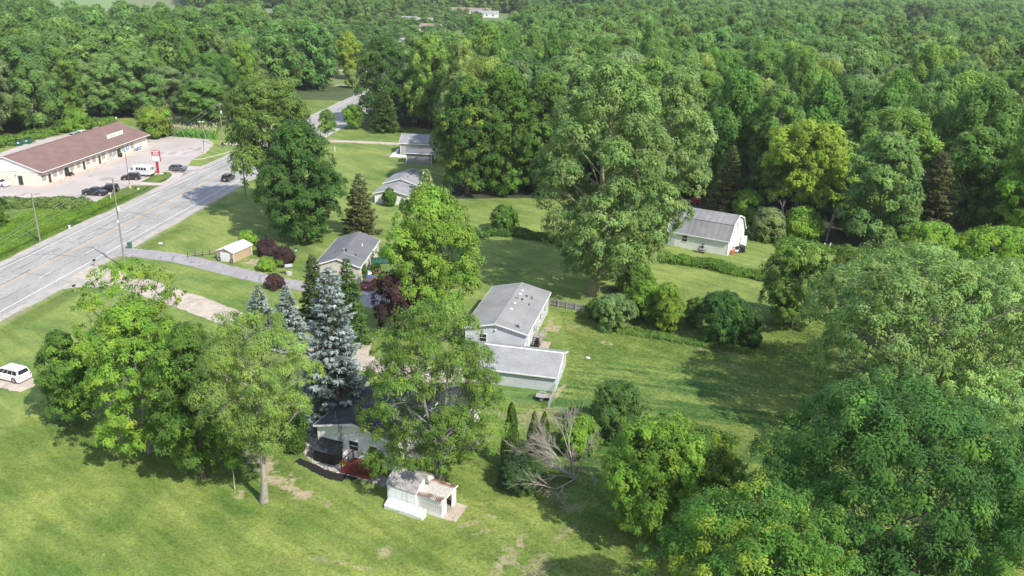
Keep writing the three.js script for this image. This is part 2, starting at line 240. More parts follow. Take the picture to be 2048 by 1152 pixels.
const LOT = [...px([[-160, 340], [0, 306], [82, 276], [118, 272], [170, 256], [235, 249], [322, 272], [415, 277], [428, 288], [412, 306], [384, 319]]), road(34, -9.95), road(20.5, -9.95), ...px([[346, 349], [341, 345], [331, 343], [308, 350], [281, 364], [330, 366], [330, 371], [262, 371], [258, 373], [233, 381], [208, 396], [193, 404], [176, 402], [140, 403], [80, 404], [-160, 402]])];
struct('parking_lot', polySlab(LOT, 0.016), matLot, 'worn pinkish-grey parking lot around the brown-roofed store building');
struct('parking_lot', strip(41, 49, -16, -9.95, 0.016), matLot, 'second entrance of the parking lot');
{ // kerb of the sign island
  const c = new THREE.CatmullRomCurve3(px([[308, 350.5], [320, 346], [331, 343.3], [341, 345.5], [345.5, 350], [342, 357.5], [333, 363], [325, 366]])), n = 40, a = [], b = [];
  for (let i = 0; i <= n; i++) { const p = c.getPoint(i / n), t = c.getTangent(i / n), q = V3(-t.z, 0, t.x).normalize(); a.push(p.clone().addScaledVector(q, 0.2)); b.push(p.clone().addScaledVector(q, -0.2)); }
  struct('kerb', polySlab([...a, ...b.reverse()], 0.14, 0.13), std(0.5, 0.46, 0.36), 'curved pale kerb around the grass island of the red sign');
  const d = new THREE.CatmullRomCurve3(px([[384, 319.5], [402, 318.5], [425, 313], [446, 308], [466, 302]])), e = [], f = [];
  for (let i = 0; i <= n; i++) { const p = d.getPoint(i / n), t = d.getTangent(i / n), q = V3(-t.z, 0, t.x).normalize(); e.push(p.clone().addScaledVector(q, 0.17)); f.push(p.clone().addScaledVector(q, -0.17)); }
  struct('kerb', polySlab([...e, ...f.reverse()], 0.14, 0.13), std(0.5, 0.46, 0.36), 'pale kerb along the grass strip by the parking lot entrance');
}
const drive = (name, pts, w, mat, label, y = 0.018, j = 0.35) => struct(name, polySlab(ribbonPts(px(pts), w, j, rng(pts.length * 7 + 1)), y), mat, label);
drive('driveway', [[214, 497], [250, 504], [300, 509], [340, 514], [400, 526], [470, 544], [545, 561], [620, 575], [700, 594], [755, 603]], [4.6, 3.4], matDrive, 'narrow grey paved driveway leading to the dark-roofed house');
struct('driveway', polySlab(ribbonPts(px([[715, 585], [745, 598], [770, 612]]), 5, 0.4, rng(77)), 0.022), matDrive, 'grey parking pad behind the red truck');
drive('gravel_driveway', [[150, 540], [200, 549], [262, 566], [330, 588], [400, 612], [470, 640], [560, 677], [650, 705], [740, 728], [850, 748], [960, 752]], [5.5, 4.2], matGravel, 'pale pink gravel driveway leading to the houses', 0.018, 0.3);
struct('gravel_driveway', polySlab(px([[60, 605], [100, 582], [150, 575], [205, 575], [225, 545], [180, 545], [215, 515], [260, 500], [300, 508], [250, 490], [0, 626]]), 0.014), matShoulder, 'pale gravel apron where the drives meet the road');
struct('gravel_driveway', polySlab(ribbonPts(px([[630, 690], [690, 700], [740, 700]]), 7, 1, rng(5)), 0.026), matGravel, 'pale gravel turning area beside the big blue spruce');
drive('gravel_driveway', [[-120, 735], [-40, 752], [20, 762], [62, 775]], [4, 3.2], matGravel, 'pale gravel pull-in under the white minivan', 0.018, 0.5);
drive('driveway', [[440, 289], [560, 283], [660, 282], [740, 285], [800, 288]], 3.4, matGravel, 'pale straight drive to the grey house near the bend');
drive('driveway', [[560, 168], [650, 170], [700, 171], [740, 172]], 3, matGravel, 'pale side drive off the road in the distance');
drive('driveway', [[600, 140], [680, 141], [745, 143]], 4, matGravel, 'pale side street beyond the distant lawn');
drive('walkway', [[282, 367], [305, 368], [332, 369]], 1.6, matConcrete, 'short concrete walk across the grass by the sign');
// ---------- building materials ----------
const K = CAM_H / 46;
const sidingBump = greyTex(16, 64, (u, v) => 1 - 0.9 * ((v * 4) % 1));
const sideTex = colorTex(256, 256, (() => { const a = makeNoise(81, 4), b = makeNoise(82, 32); return (u, v, o) => { const k = 0.9 + 0.14 * (a(u * 4, v * 4) - 0.5) + 0.1 * (b(u * 32, v * 8) - 0.5) - (((v * 25) % 1) < 0.12 ? 0.16 : 0); o[0] = o[1] = o[2] = k; }; })());
const siding = (r, g, b, o = {}) => { const bt = sidingBump.clone(); bt.repeat.set(1, 1 / 0.8); return std(r, g, b, { map: rep(sideTex, 5), bumpMap: bt, bumpScale: 0.02, roughness: 0.65, ...o }); };
function shingle(r, g, b, seed, streak = 0) {
  const a = makeNoise(seed, 6), c = makeNoise(seed + 1, 64), d = makeNoise(seed + 2, 40), e = makeNoise(seed + 3, 24);
  return colorTex(512, 512, (u, v, o) => {
    const row = Math.floor(v * 56), tab = Math.floor(u * 26 + (row % 2) * 0.5), h = c(tab * 1.7 + row * 3.1, row * 2.3), edge = ((v * 56) % 1) < 0.16 ? 0.86 : 1;
    let k = (0.8 + 0.14 * (h - 0.5) + 0.22 * (a(u * 6, v * 6) - 0.5) + 0.1 * (d(u * 40, v * 40) - 0.5)) * edge + 0.1;
    if (streak) k *= 1 + streak * (e(u * 24, v * 1.2) - 0.5);
    o[0] = r * k; o[1] = g * k; o[2] = b * k;
  });
}
const roofMat = (tex) => new THREE.MeshStandardMaterial({ map: rep(tex, 8), roughness: 0.92 });
const M = {
  white: std(0.78, 0.78, 0.76, { roughness: 0.5 }), whiteSide: siding(0.86, 0.87, 0.86), greySide: siding(0.6, 0.62, 0.66), tanSide: siding(0.6, 0.55, 0.47), cream: siding(0.8, 0.76, 0.63), glass: std(0.03, 0.035, 0.04, { roughness: 0.12, metalness: 0.0 }),
  redBand: std(0.26, 0.07, 0.045, { roughness: 0.6 }), dark: std(0.03, 0.03, 0.032, { roughness: 0.6 }), black: std(0.012, 0.012, 0.014, { roughness: 0.5 }), metal: std(0.55, 0.56, 0.57, { roughness: 0.45, metalness: 0.6 }), grey: std(0.3, 0.31, 0.32),
  wood: std(0.3, 0.25, 0.2, { roughness: 0.95 }), oldWood: std(0.33, 0.3, 0.27, { roughness: 1 }), redWood: std(0.17, 0.027, 0.019, { roughness: 0.7 }), soffit: std(0.6, 0.58, 0.52), blind: std(0.33, 0.29, 0.3, { roughness: 0.4 }),
  rBrown: roofMat(shingle(0.235, 0.145, 0.125, 101)), rGrey: roofMat(shingle(0.3, 0.3, 0.305, 105)), rGarage: roofMat(shingle(0.33, 0.333, 0.34, 107)), rDark: roofMat(shingle(0.17, 0.17, 0.185, 109)), rBarn: roofMat(shingle(0.25, 0.25, 0.255, 113, 0.28)), rBlue: roofMat(shingle(0.05, 0.053, 0.065, 117)), rLight: roofMat(shingle(0.3, 0.3, 0.31, 121)), rTan: roofMat(shingle(0.3, 0.21, 0.16, 125)),
};
const turnOf = az => (90 - az) * DEG;
// a gabled house: ridge along local x; local +z is the right-hand side seen along the ridge
function house(o) {
  const { L, W, he, hr, ox = 0.35, oz = 0.35, th = 0.13 } = o, g = thing(o.name, o.label, o.cat || 'house', V3(o.x, 0, o.z), turnOf(o.az), o.group);
  const wl = L - 2 * ox, ww = W - 2 * oz, slope = (hr - he) / (W / 2), top = he + oz * slope - th;                      // wall dimensions inside the overhang
  const tri = new THREE.Shape([new THREE.Vector2(-ww / 2, 0), new THREE.Vector2(ww / 2, 0), new THREE.Vector2(ww / 2, top), new THREE.Vector2(0, hr - th), new THREE.Vector2(-ww / 2, top)]);
  const w = new THREE.ExtrudeGeometry(tri, { depth: wl, bevelEnabled: false }); w.rotateY(Math.PI / 2).translate(-wl / 2, 0, 0);
  mesh('wall', w, o.wall, g);
  const sl = Math.hypot(W / 2, hr - he), ang = Math.atan2(hr - he, W / 2), rf = [];
  for (const s of [-1, 1]) {
    const b = box(L, th, sl, 0, 0, 0); b.translate(0, -th / 2, sl / 2); b.rotateX(ang); b.translate(0, hr, 0); if (s < 0) b.rotateY(Math.PI); rf.push(b);
  }
  const roof = mesh('roof', rf, o.roof, g);
  mesh('ridge_cap', [box(L + 0.02, 0.05, 0.3, 0, hr + 0.0, 0)], o.ridge || o.roof, roof);
  const trim = [];
  for (const sx of [-1, 1]) for (const s of [-1, 1]) { const b = box(0.05, 0.2, sl, 0, 0, 0); b.translate(0, -0.13, sl / 2); b.rotateX(ang); b.translate(0, hr, 0); if (s < 0) b.rotateY(Math.PI); b.translate(sx * (L / 2 + 0.027), 0.03, 0); trim.push(b); }
  for (const s of [-1, 1]) trim.push(box(L, 0.16, 0.1, 0, he - 0.12, s * (W / 2 + 0.03)));
  mesh('trim', trim, o.trim || M.white, g);
  for (const sx of [-1, 1]) for (const s of [-1, 1]) mesh('corner_board', box(0.12, top, 0.12, sx * (wl / 2 - 0.04), top / 2, s * (ww / 2 - 0.04)), o.trim || M.white, g);
  g.userData.dim = undefined; delete g.userData.dim;
  return Object.assign(g, { wl, ww, top, slope, hr, W });
}
const SIDE = { '+z': [0, 0, 1], '-z': [Math.PI, 0, -1], '+x': [Math.PI / 2, 1, 0], '-x': [-Math.PI / 2, -1, 0] };
function window_(g, side, u, y, w, h, mat = M.glass, frameMat = M.white, name = 'window', bars = 1) {   // u = place along the wall (local x or z)
  const [ry, sx, sz] = SIDE[side], d = sx ? g.wl / 2 : g.ww / 2, at = b => { b.rotateY(ry); return b.translate(sx ? sx * d : u, y, sz ? sz * d : u); };
  const p = mesh(name, at(box(w, h, 0.06, 0, 0, 0.015)), mat, g), fr = [];
  for (const s of [-1, 1]) { fr.push(at(box(0.08, h + 0.16, 0.08, s * (w / 2 + 0.04), 0, 0.035)), at(box(w, 0.08, 0.08, 0, s * (h / 2 + 0.04), 0.035))); }
  if (bars) fr.push(at(box(w, 0.05, 0.04, 0, 0, 0.045)));
  mesh('frame', fr, frameMat, p); return p;
}
function roofPoint(g, x, z) { return V3(x, g.hr - Math.abs(z) * g.slope, z); }
function vent(g, x, z, h = 0.35, r = 0.06, mat = M.dark, cap = false) { const p = roofPoint(g, x, z); mesh('vent_pipe', cap ? [cyl(r, r, h, p.x, p.y - 0.03, p.z, 8), cyl(r * 2, r * 2, 0.06, p.x, p.y + h, p.z, 8)] : [cyl(r * 2.4, r * 1.1, 0.08, p.x, p.y - 0.03, p.z, 8), cyl(r, r, h, p.x, p.y - 0.03, p.z, 8)], mat, g); }
function boxVent(g, x, z, mat = M.dark) { const p = roofPoint(g, x, z), b = box(0.34, 0.13, 0.34, 0, 0.05, 0); b.rotateX(Math.sign(z) * Math.atan(g.slope)); mesh('roof_vent', b.translate(p.x, p.y, p.z), mat, g); }

// ---------- the store building ----------
{
  const g = house({ name: 'store_building', label: 'long single-storey cream store building with brown shingle roof beside the parking lot', cat: 'store', x: -105.08 * K, z: -197.15 * K, az: 6.2, L: 44.04 * K, W: 16.68 * K, he: 3.09 * K, hr: 6.02 * K, ox: 0.4, oz: 0.9, wall: M.cream, roof: M.rBrown });
  const L2 = g.wl / 2, W2 = g.ww / 2, tri = new THREE.Shape([new THREE.Vector2(-W2 - 0.6, 0), new THREE.Vector2(W2 + 0.6, 0), new THREE.Vector2(0, g.hr - g.top + 0.05)]);
  const gb = new THREE.ExtrudeGeometry(tri, { depth: 0.07, bevelEnabled: false }); gb.rotateY(-Math.PI / 2).translate(-L2 - 0.01, g.top - 0.35, 0);
  mesh('gable_panel', gb, M.whiteSide, g);
  mesh('fascia_band', [box(g.wl + 0.6, 0.3, 0.08, 0, 3.0, W2 + 0.72), box(0.08, 0.3, 0.75, -L2 - 0.28, 3.0, W2 + 0.34)], M.redBand, g);
  mesh('soffit', [box(g.wl + 0.5, 0.05, 0.85, 0, 2.86, W2 + 0.38)], M.soffit, g);
  mesh('gutter', [box(g.wl + 0.7, 0.12, 0.14, 0, 3.26, W2 + 1.0)], M.white, g);
  g.updateMatrixWorld();
  const along = pxx => { let lo = -L2, hi = L2; for (let i = 0; i < 40; i++) { const m = (lo + hi) / 2; if (P(g.localToWorld(V3(m, 1.4, W2)))[0] < pxx) lo = m; else hi = m; } return lo; };
  for (const x of [88, 110, 122, 144, 157, 176, 188, 207, 221, 229, 246, 264]) window_(g, '+z', along(x), 1.75, 1.5, 1.35, x > 215 || x < 90 ? M.grey : M.blind, M.soffit);
  for (const x of [99, 167.5, 198.7]) { const d = window_(g, '+z', along(x), 1.1, 0.95, 2.1, M.dark, M.soffit, 'door', 0); mesh('handle', box(0.05, 0.3, 0.08, along(x) + 0.33, 1.05, W2 + 0.08), M.metal, d); }
  for (const x of [133, 237.5]) { const d = window_(g, '+z', along(x), 1.15, 1.7, 2.15, M.dark, M.metal, 'door', 0); mesh('handle', box(0.06, 0.4, 0.08, along(x), 1.05, W2 + 0.08), M.metal, d); }
  const blue = window_(g, '+z', along(254.5), 1.75, 1.5, 1.35, std(0.06, 0.25, 0.55, { roughness: 0.4 }), M.white, 'window_poster', 0);
  mesh('poster_print', [box(0.9, 0.45, 0.02, along(254.5), 1.85, W2 + 0.06), box(0.5, 0.2, 0.02, along(254.5), 1.35, W2 + 0.06)], std(0.6, 0.75, 0.85), blue);
  mesh('wall_lamp', box(0.3, 0.25, 0.25, -L2 - 0.12, 2.35, 2.2), M.grey, g);
  window_(g, '-x', 3.2, 1.1, 1.0, 2.1, M.dark, M.grey, 'door', 0);
  // white letter sign standing on the front roof slope
  const sx = along(252) , p = roofPoint(g, sx, 5.6), sg = new THREE.Group(); sg.name = 'roof_sign'; sg.position.set(sx, p.y + 0.62, 5.6); g.add(sg);
  mesh('sign_board', box(7.6, 1.0, 0.14, 0, 0, 0), M.white, sg);
  const cv = document.createElement('canvas'); cv.width = 1024; cv.height = 128; const c = cv.getContext('2d'); c.fillStyle = '#f2efec'; c.fillRect(0, 0, 1024, 128); { const R = rng(41); for (let x = 40; x < 980;) { const w = 14 + R() * 34, y = 26 + R() * 14; c.fillStyle = R() < 0.25 ? '#8f7f78' : '#cdb9b2'; c.fillRect(x, y, w, 64 + R() * 14); x += w + 8 + R() * 14; } }
  const t = new THREE.CanvasTexture(cv); t.colorSpace = THREE.SRGBColorSpace; mesh('sign_face', new THREE.PlaneGeometry(7.4, 0.9).translate(0, 0, 0.074), new THREE.MeshStandardMaterial({ map: t, roughness: 0.6 }), sg);
  for (const x of [-3, 0, 3]) mesh('sign_post', box(0.1, 0.8, 0.1, x, -0.75, -0.06), M.dark, sg);
  for (const [x, z] of [[-16, -1.2], [-6, -1.6], [5, -1.4]]) vent(g, x, z, 0.4, 0.08, M.grey);
  const dish = roofPoint(g, L2 - 0.3, 0.1); mesh('satellite_dish', [tube([V3(dish.x, dish.y, dish.z), V3(dish.x, dish.y + 1.1, dish.z)], 0.05, 0.05, 5), new THREE.SphereGeometry(0.45, 12, 6, 0, Math.PI * 2, 0, 0.9).rotateX(1.2).translate(dish.x, dish.y + 1.0, dish.z - 0.2)], M.metal, g);
  const lw = (x, z) => g.localToWorld(V3(x, 0, z));
  struct('walkway', polySlab([lw(-L2 - 0.4, W2), lw(L2 + 0.3, W2), lw(L2 + 0.3, W2 + 2.1), lw(-L2 - 0.4, W2 + 2.1)], 0.14, 0.13), std(1.25, 1.12, 1.05, { map: rep(lotTex, 9) }), 'pinkish concrete walk in front of the store windows');
  const item = (name, label, cat, x, build, z = W2 + 0.55, gr) => { const t = thing(name, label, cat, lw(along(x), z).setY(0.14), g.rotation.y, gr); build(t); };
  item('ice_chest', 'pale grey ice chest outside the store windows', 'ice chest', 219, t => { mesh('body', rbox(2.2, 1.1, 0.8, 0, 0.55, 0, 0.04), std(0.5, 0.52, 0.53, { roughness: 0.4 }), t); mesh('lid', rbox(2.1, 0.1, 0.82, 0, 1.14, 0, 0.03, 0), M.grey, t); mesh('handle', box(0.5, 0.05, 0.06, 0, 0.95, 0.44), M.metal, t); });
  item('trash_can', 'dark trash can by the store entrance door', 'trash can', 235, t => { mesh('body', cyl(0.3, 0.34, 0.9, 0, 0, 0, 12), M.dark, t); mesh('lid', new THREE.SphereGeometry(0.35, 12, 6, 0, 6.3, 0, 1.5).translate(0, 0.88, 0), M.dark, t); }, W2 + 0.9);
  item('bench', 'dark low bench beside the double door near the left end of the store', 'bench', 136, t => { mesh('seat', box(1.5, 0.06, 0.45, 0, 0.45, 0), M.dark, t); for (const s of [-1, 1]) mesh('leg', box(0.06, 0.45, 0.4, s * 0.65, 0.22, 0), M.dark, t); mesh('backrest', box(1.5, 0.4, 0.05, 0, 0.7, -0.2), M.dark, t); }, W2 + 0.8);
  const racks = [[266, 'leftmost'], [269.5, 'middle'], [273, 'rightmost']];
  for (const [x, w] of racks) item('propane_cage', w + ' of three small blue and white cages below the store wall', 'propane cage', x, t => { mesh('frame', [box(0.8, 0.06, 0.6, 0, 1.2, 0), box(0.8, 0.06, 0.6, 0, 0.05, 0), ...[-1, 1].flatMap(a => [-1, 1].map(b => box(0.05, 1.2, 0.05, a * 0.37, 0.6, b * 0.27)))], M.white, t); mesh('tank', [cyl(0.17, 0.17, 0.42, -0.18, 0.1, 0.08, 10), cyl(0.17, 0.17, 0.42, 0.18, 0.1, 0.08, 10)], std(0.05, 0.1, 0.3), t); mesh('panel', box(0.7, 0.35, 0.03, 0, 0.95, 0.28), std(0.05, 0.12, 0.35), t); }, W2 + 0.9, 'propane cages by the store');
}
// ---------- grey-roofed home in the middle ----------
{
  const g = house({ name: 'mobile_home', label: 'pale grey home with light grey ridged roof and vents in the middle', x: -0.29 * K, z: -105.67 * K, az: 12.66, L: 15.43 * K, W: 8.47 * K, he: 2.98 * K, hr: 3.98 * K, ox: 0.3, oz: 0.3, wall: M.greySide, roof: M.rGrey, ridge: M.rGarage });
  const L2 = g.wl / 2, W2 = g.ww / 2;
  vent(g, 1.9, 0.9, 0.6, 0.09, M.metal, true); vent(g, 3.6, 2.6, 0.5, 0.07); vent(g, 1.1, 2.7, 0.35, 0.07);
  for (const [x, z] of [[5.4, 0.75], [3.9, 0.75], [0.1, 0.8], [-2.2, 0.8]]) boxVent(g, x, z, M.white); for (const [x, z] of [[3.9, 1.7], [2.2, 1.4]]) boxVent(g, x, z, M.dark);
  mesh('roof_seam', box(0.25, 0.03, 4.3, 0.95, (g.hr + 3.24) / 2 + 0.0, 2.25, 0, Math.atan(g.slope)), M.rGarage, g);
  for (const x of [-3, 1.5, 5]) window_(g, '+z', x, 1.9, 1.1, 1.1); for (const x of [-5, 0, 4]) window_(g, '-z', x, 1.9, 1.2, 1.1); window_(g, '-x', -1.8, 1.9, 1.0, 1.1);
  const d = window_(g, '+z', -6.2, 1.65, 0.9, 2.0, M.white, M.white, 'door', 0); mesh('handle', box(0.08, 0.1, 0.1, -5.85, 1.6, W2 + 0.06), M.metal, d);
  const lw = (x, y, z) => { g.updateMatrixWorld(); return g.localToWorld(V3(x, y, z)); };
  mesh('peak_lamp', new THREE.SphereGeometry(0.14, 10, 8).translate(-L2 - 0.15, g.top + 0.15, 0), M.white, g);
  const dish = thing('satellite_dish', 'grey satellite dish on the near roof edge of the middle home', 'satellite dish', lw(-L2 + 0.9, 3.55, 3.1), g.rotation.y);
  mesh('mast', tube([V3(0, 0, 0), V3(0, 0.55, 0)], 0.035, 0.035, 6), M.grey, dish); mesh('reflector', new THREE.SphereGeometry(0.62, 14, 6, 0, Math.PI * 2, 0, 0.6).rotateX(-1.9).translate(0, 0.75, 0.55), M.grey, dish); mesh('feed_arm', tube([V3(0, 0.5, 0), V3(0, 0.4, -0.5)], 0.02, 0.02, 5), M.dark, dish);
  const st = thing('porch_landing', 'small white railed porch landing at the near corner of the middle home', 'porch', lw(-L2 - 0.75, 0, W2 - 1.0), g.rotation.y);
  mesh('deck', box(1.5, 0.12, 2.0, 0, 0.75, 0), M.oldWood, st); for (const [x, z] of [[-0.68, -0.9], [-0.68, 0.9], [0.68, 0.9], [-0.68, 0]]) mesh('post', box(0.1, 1.75, 0.1, x, 0.88, z), M.white, st);
  mesh('handrail', [box(0.08, 0.08, 1.9, -0.68, 1.7, 0), box(1.4, 0.08, 0.08, 0, 1.7, 0.9), box(0.06, 0.06, 1.9, -0.68, 1.25, 0), box(1.4, 0.06, 0.06, 0, 1.25, 0.9)], M.white, st); for (let k = 0; k < 3; k++) mesh('step', box(0.3, 0.06, 1.0, -0.95 - k * 0.3, 0.56 - k * 0.19, -0.3), M.oldWood, st);
  const s2 = thing('back_steps', 'grey wooden steps with railing at the right side of the middle home', 'steps', lw(-2.7, 0, W2 + 0.8), g.rotation.y);
  mesh('deck', box(1.6, 0.1, 1.3, 0, 0.8, 0), M.oldWood, s2); for (let k = 0; k < 4; k++) mesh('step', box(0.34, 0.06, 1.2, -0.95 - k * 0.3, 0.62 - k * 0.19, 0), M.oldWood, s2); for (const [x, z] of [[0.75, 0.6], [-0.75, 0.6], [0.75, -0.6], [-1.8, 0.6]]) mesh('post', box(0.09, x < -1 ? 1.1 : 1.8, 0.09, x, x < -1 ? 0.55 : 0.9, z), M.oldWood, s2); mesh('handrail', [box(1.6, 0.07, 0.07, 0, 1.75, 0.6), box(0.07, 0.07, 1.2, 0.75, 1.75, 0)], M.oldWood, s2);
  const gr = thing('barbecue_grill', 'black covered barbecue grill on the patio beside the middle home', 'grill', lw(-5.6, 0, W2 + 1.0), g.rotation.y);
  mesh('cover', [rbox(1.3, 0.9, 0.65, 0, 0.5, 0, 0.08), rbox(0.8, 0.35, 0.6, 0, 1.05, 0, 0.12)], M.black, gr); mesh('lid', new THREE.CylinderGeometry(0.3, 0.3, 0.8, 14, 1, false, 0, Math.PI).rotateZ(Math.PI / 2).translate(0, 1.18, 0), M.black, gr); for (const s of [-1, 1]) mesh('wheel', new THREE.CylinderGeometry(0.1, 0.1, 0.05, 10).rotateX(Math.PI / 2).translate(s * 0.5, 0.1, 0.3), M.dark, gr);
  struct('patio', polySlab([lw(-7.0, 0, W2 + 0.4), lw(-2.9, 0, W2 + 0.4), lw(-2.9, 0, W2 + 2.6), lw(-7.0, 0, W2 + 2.6)], 0.06, 0.05), std(1.0, 0.92, 0.78, { map: rep(lotTex, 6) }), 'small tan concrete patio at the right side of the middle home');
  const dk = thing('deck', 'dark wooden deck at the left side of the middle home', 'deck', lw(-1.2, 0, -W2 - 1.2), g.rotation.y);
  for (let k = 0; k < 12; k++) mesh('plank', box(4.6, 0.05, 0.17, 0, 0.55, -1.0 + k * 0.18), M.wood, dk); for (const x of [-2.2, 0, 2.2]) mesh('post', box(0.1, 1.3, 0.1, x, 0.65, -1.05), M.wood, dk); mesh('handrail', box(4.6, 0.08, 0.08, 0, 1.3, -1.05), M.wood, dk);
}
// ---------- garage ----------
{
  const g = house({ name: 'garage', label: 'grey-sided garage with pale grey metal-edged roof in front of the middle home', cat: 'garage', x: 1.6 * K, z: -92.2 * K, az: 102.2, L: 9.6 * K, W: 7.5 * K, he: 2.0 * K, hr: 3.4 * K, ox: 0.25, oz: 0.3, wall: M.greySide, roof: M.rGarage, ridge: M.white });
  const d = mesh('garage_door', box(0.06, 1.95, 4.4, -g.wl / 2 - 0.02, 0.98, 0), M.white, g); mesh('door_panel', [0.5, 1.0, 1.5].map(y => box(0.03, 0.03, 4.2, -g.wl / 2 - 0.06, y, 0)), M.grey, d); window_(g, '+x', -0.6, 1.3, 0.8, 0.8);
}
// ---------- dark-roofed house on the left ----------
{
  const g = house({ name: 'dark_roofed_house', label: 'tan house with dark grey roof beside the paved drive and spruces', x: -26.2 * K, z: -128.4 * K, az: 3.5, L: 14 * K, W: 7.2 * K, he: 2.8 * K, hr: 4.05 * K, ox: 0.3, oz: 0.3, wall: M.tanSide, roof: M.rDark });
  vent(g, -4.0, 0.3, 0.6, 0.12, M.metal, true); vent(g, -3.4, 0.55, 0.4, 0.1, M.dark, true); vent(g, -3.6, 2.2, 0.35, 0.08); vent(g, 1.8, 2.0, 0.45, 0.08, M.white);
  mesh('roof_seam', box(0.2, 0.03, 3.5, -4.1, (g.hr + g.hr - 3.6 * g.slope) / 2 + 0.01, 1.8, 0, Math.atan(g.slope)), M.rLight, g);
  for (const x of [-5.6, -3.2, -0.6, 2.2, 5]) window_(g, '+z', x, 1.6, 1.0, 1.2); window_(g, '-x', 1.4, 1.7, 0.9, 1.1); window_(g, '-x', -1.6, 1.7, 0.9, 1.1);
}
// ---------- small house and grey house up the road ----------
{
  const g = house({ name: 'white_house', label: 'white house with pale grey roof half hidden behind the bright maple', x: -23.3 * K, z: -179.7 * K, az: 9, L: 9.8 * K, W: 7.9 * K, he: 2.43 * K, hr: 3.72 * K, wall: M.whiteSide, roof: M.rLight });
  for (const x of [-2, 0, 2, 3.6]) boxVent(g, x, 0.8); vent(g, 0.8, 1.2, 0.4); for (const z of [-2.2, 2.2]) window_(g, '-x', z, 1.4, 1.0, 1.1); for (const x of [-3, 1, 3]) window_(g, '-z', x, 1.4, 1.0, 1.0);
  const w = house({ name: 'white_garage_wing', label: 'low white wing with grey roof attached in front of the half-hidden white house', cat: 'garage', x: -24.6 * K, z: -170.9 * K, az: 9, L: 7 * K, W: 7.4 * K, he: 2.2 * K, hr: 3.1 * K, wall: M.whiteSide, roof: M.rLight });
  window_(w, '-x', -1.6, 1.2, 0.9, 0.9); window_(w, '-z', 0, 1.2, 1.0, 0.9);
  const h4 = house({ name: 'grey_house', label: 'grey house with light roof by the straight drive and dark maples', x: -22.6 * K, z: -219.2 * K, az: 95.5, L: 14 * K, W: 7.6 * K, he: 2.95 * K, hr: 4.75 * K, wall: siding(0.44, 0.42, 0.41), roof: M.rLight });
  window_(h4, '-x', 1, 1.6, 1.1, 1.2); window_(h4, '+z', -2, 1.6, 1.1, 1.1);
  const s4 = house({ name: 'grey_outbuilding', label: 'small grey outbuilding with bluish roof in front of the grey house', cat: 'shed', x: -23.4 * K, z: -207.4 * K, az: 95.5, L: 7 * K, W: 4.4 * K, he: 2.7 * K, hr: 3.5 * K, wall: siding(0.3, 0.3, 0.31), roof: M.rDark });
  window_(s4, '-x', 0, 1.4, 0.7, 0.8);
  struct('walkway', polySlab(px([[779, 314], [787, 305], [797, 297], [799, 299], [792, 309], [815, 311], [815, 315]]), 0.07, 0.06), M.white, 'white concrete walk beside the grey house');
  const pen = thing('wooden_deck', 'white railed deck behind the half-hidden white house', 'deck', G(892, 386), turnOf(9)); mesh('floor', box(4, 0.15, 3, 0, 0.5, 0), M.oldWood, pen); for (const [x, z] of [[-1.9, -1.4], [1.9, -1.4], [-1.9, 1.4], [1.9, 1.4], [0, 1.4]]) mesh('post', box(0.12, 1.6, 0.12, x, 0.8, z), M.white, pen); mesh('handrail', [box(4, 0.08, 0.08, 0, 1.55, 1.4), box(4, 0.08, 0.08, 0, 1.55, -1.4), box(0.08, 0.08, 2.8, 1.9, 1.55, 0)], M.white, pen);
}
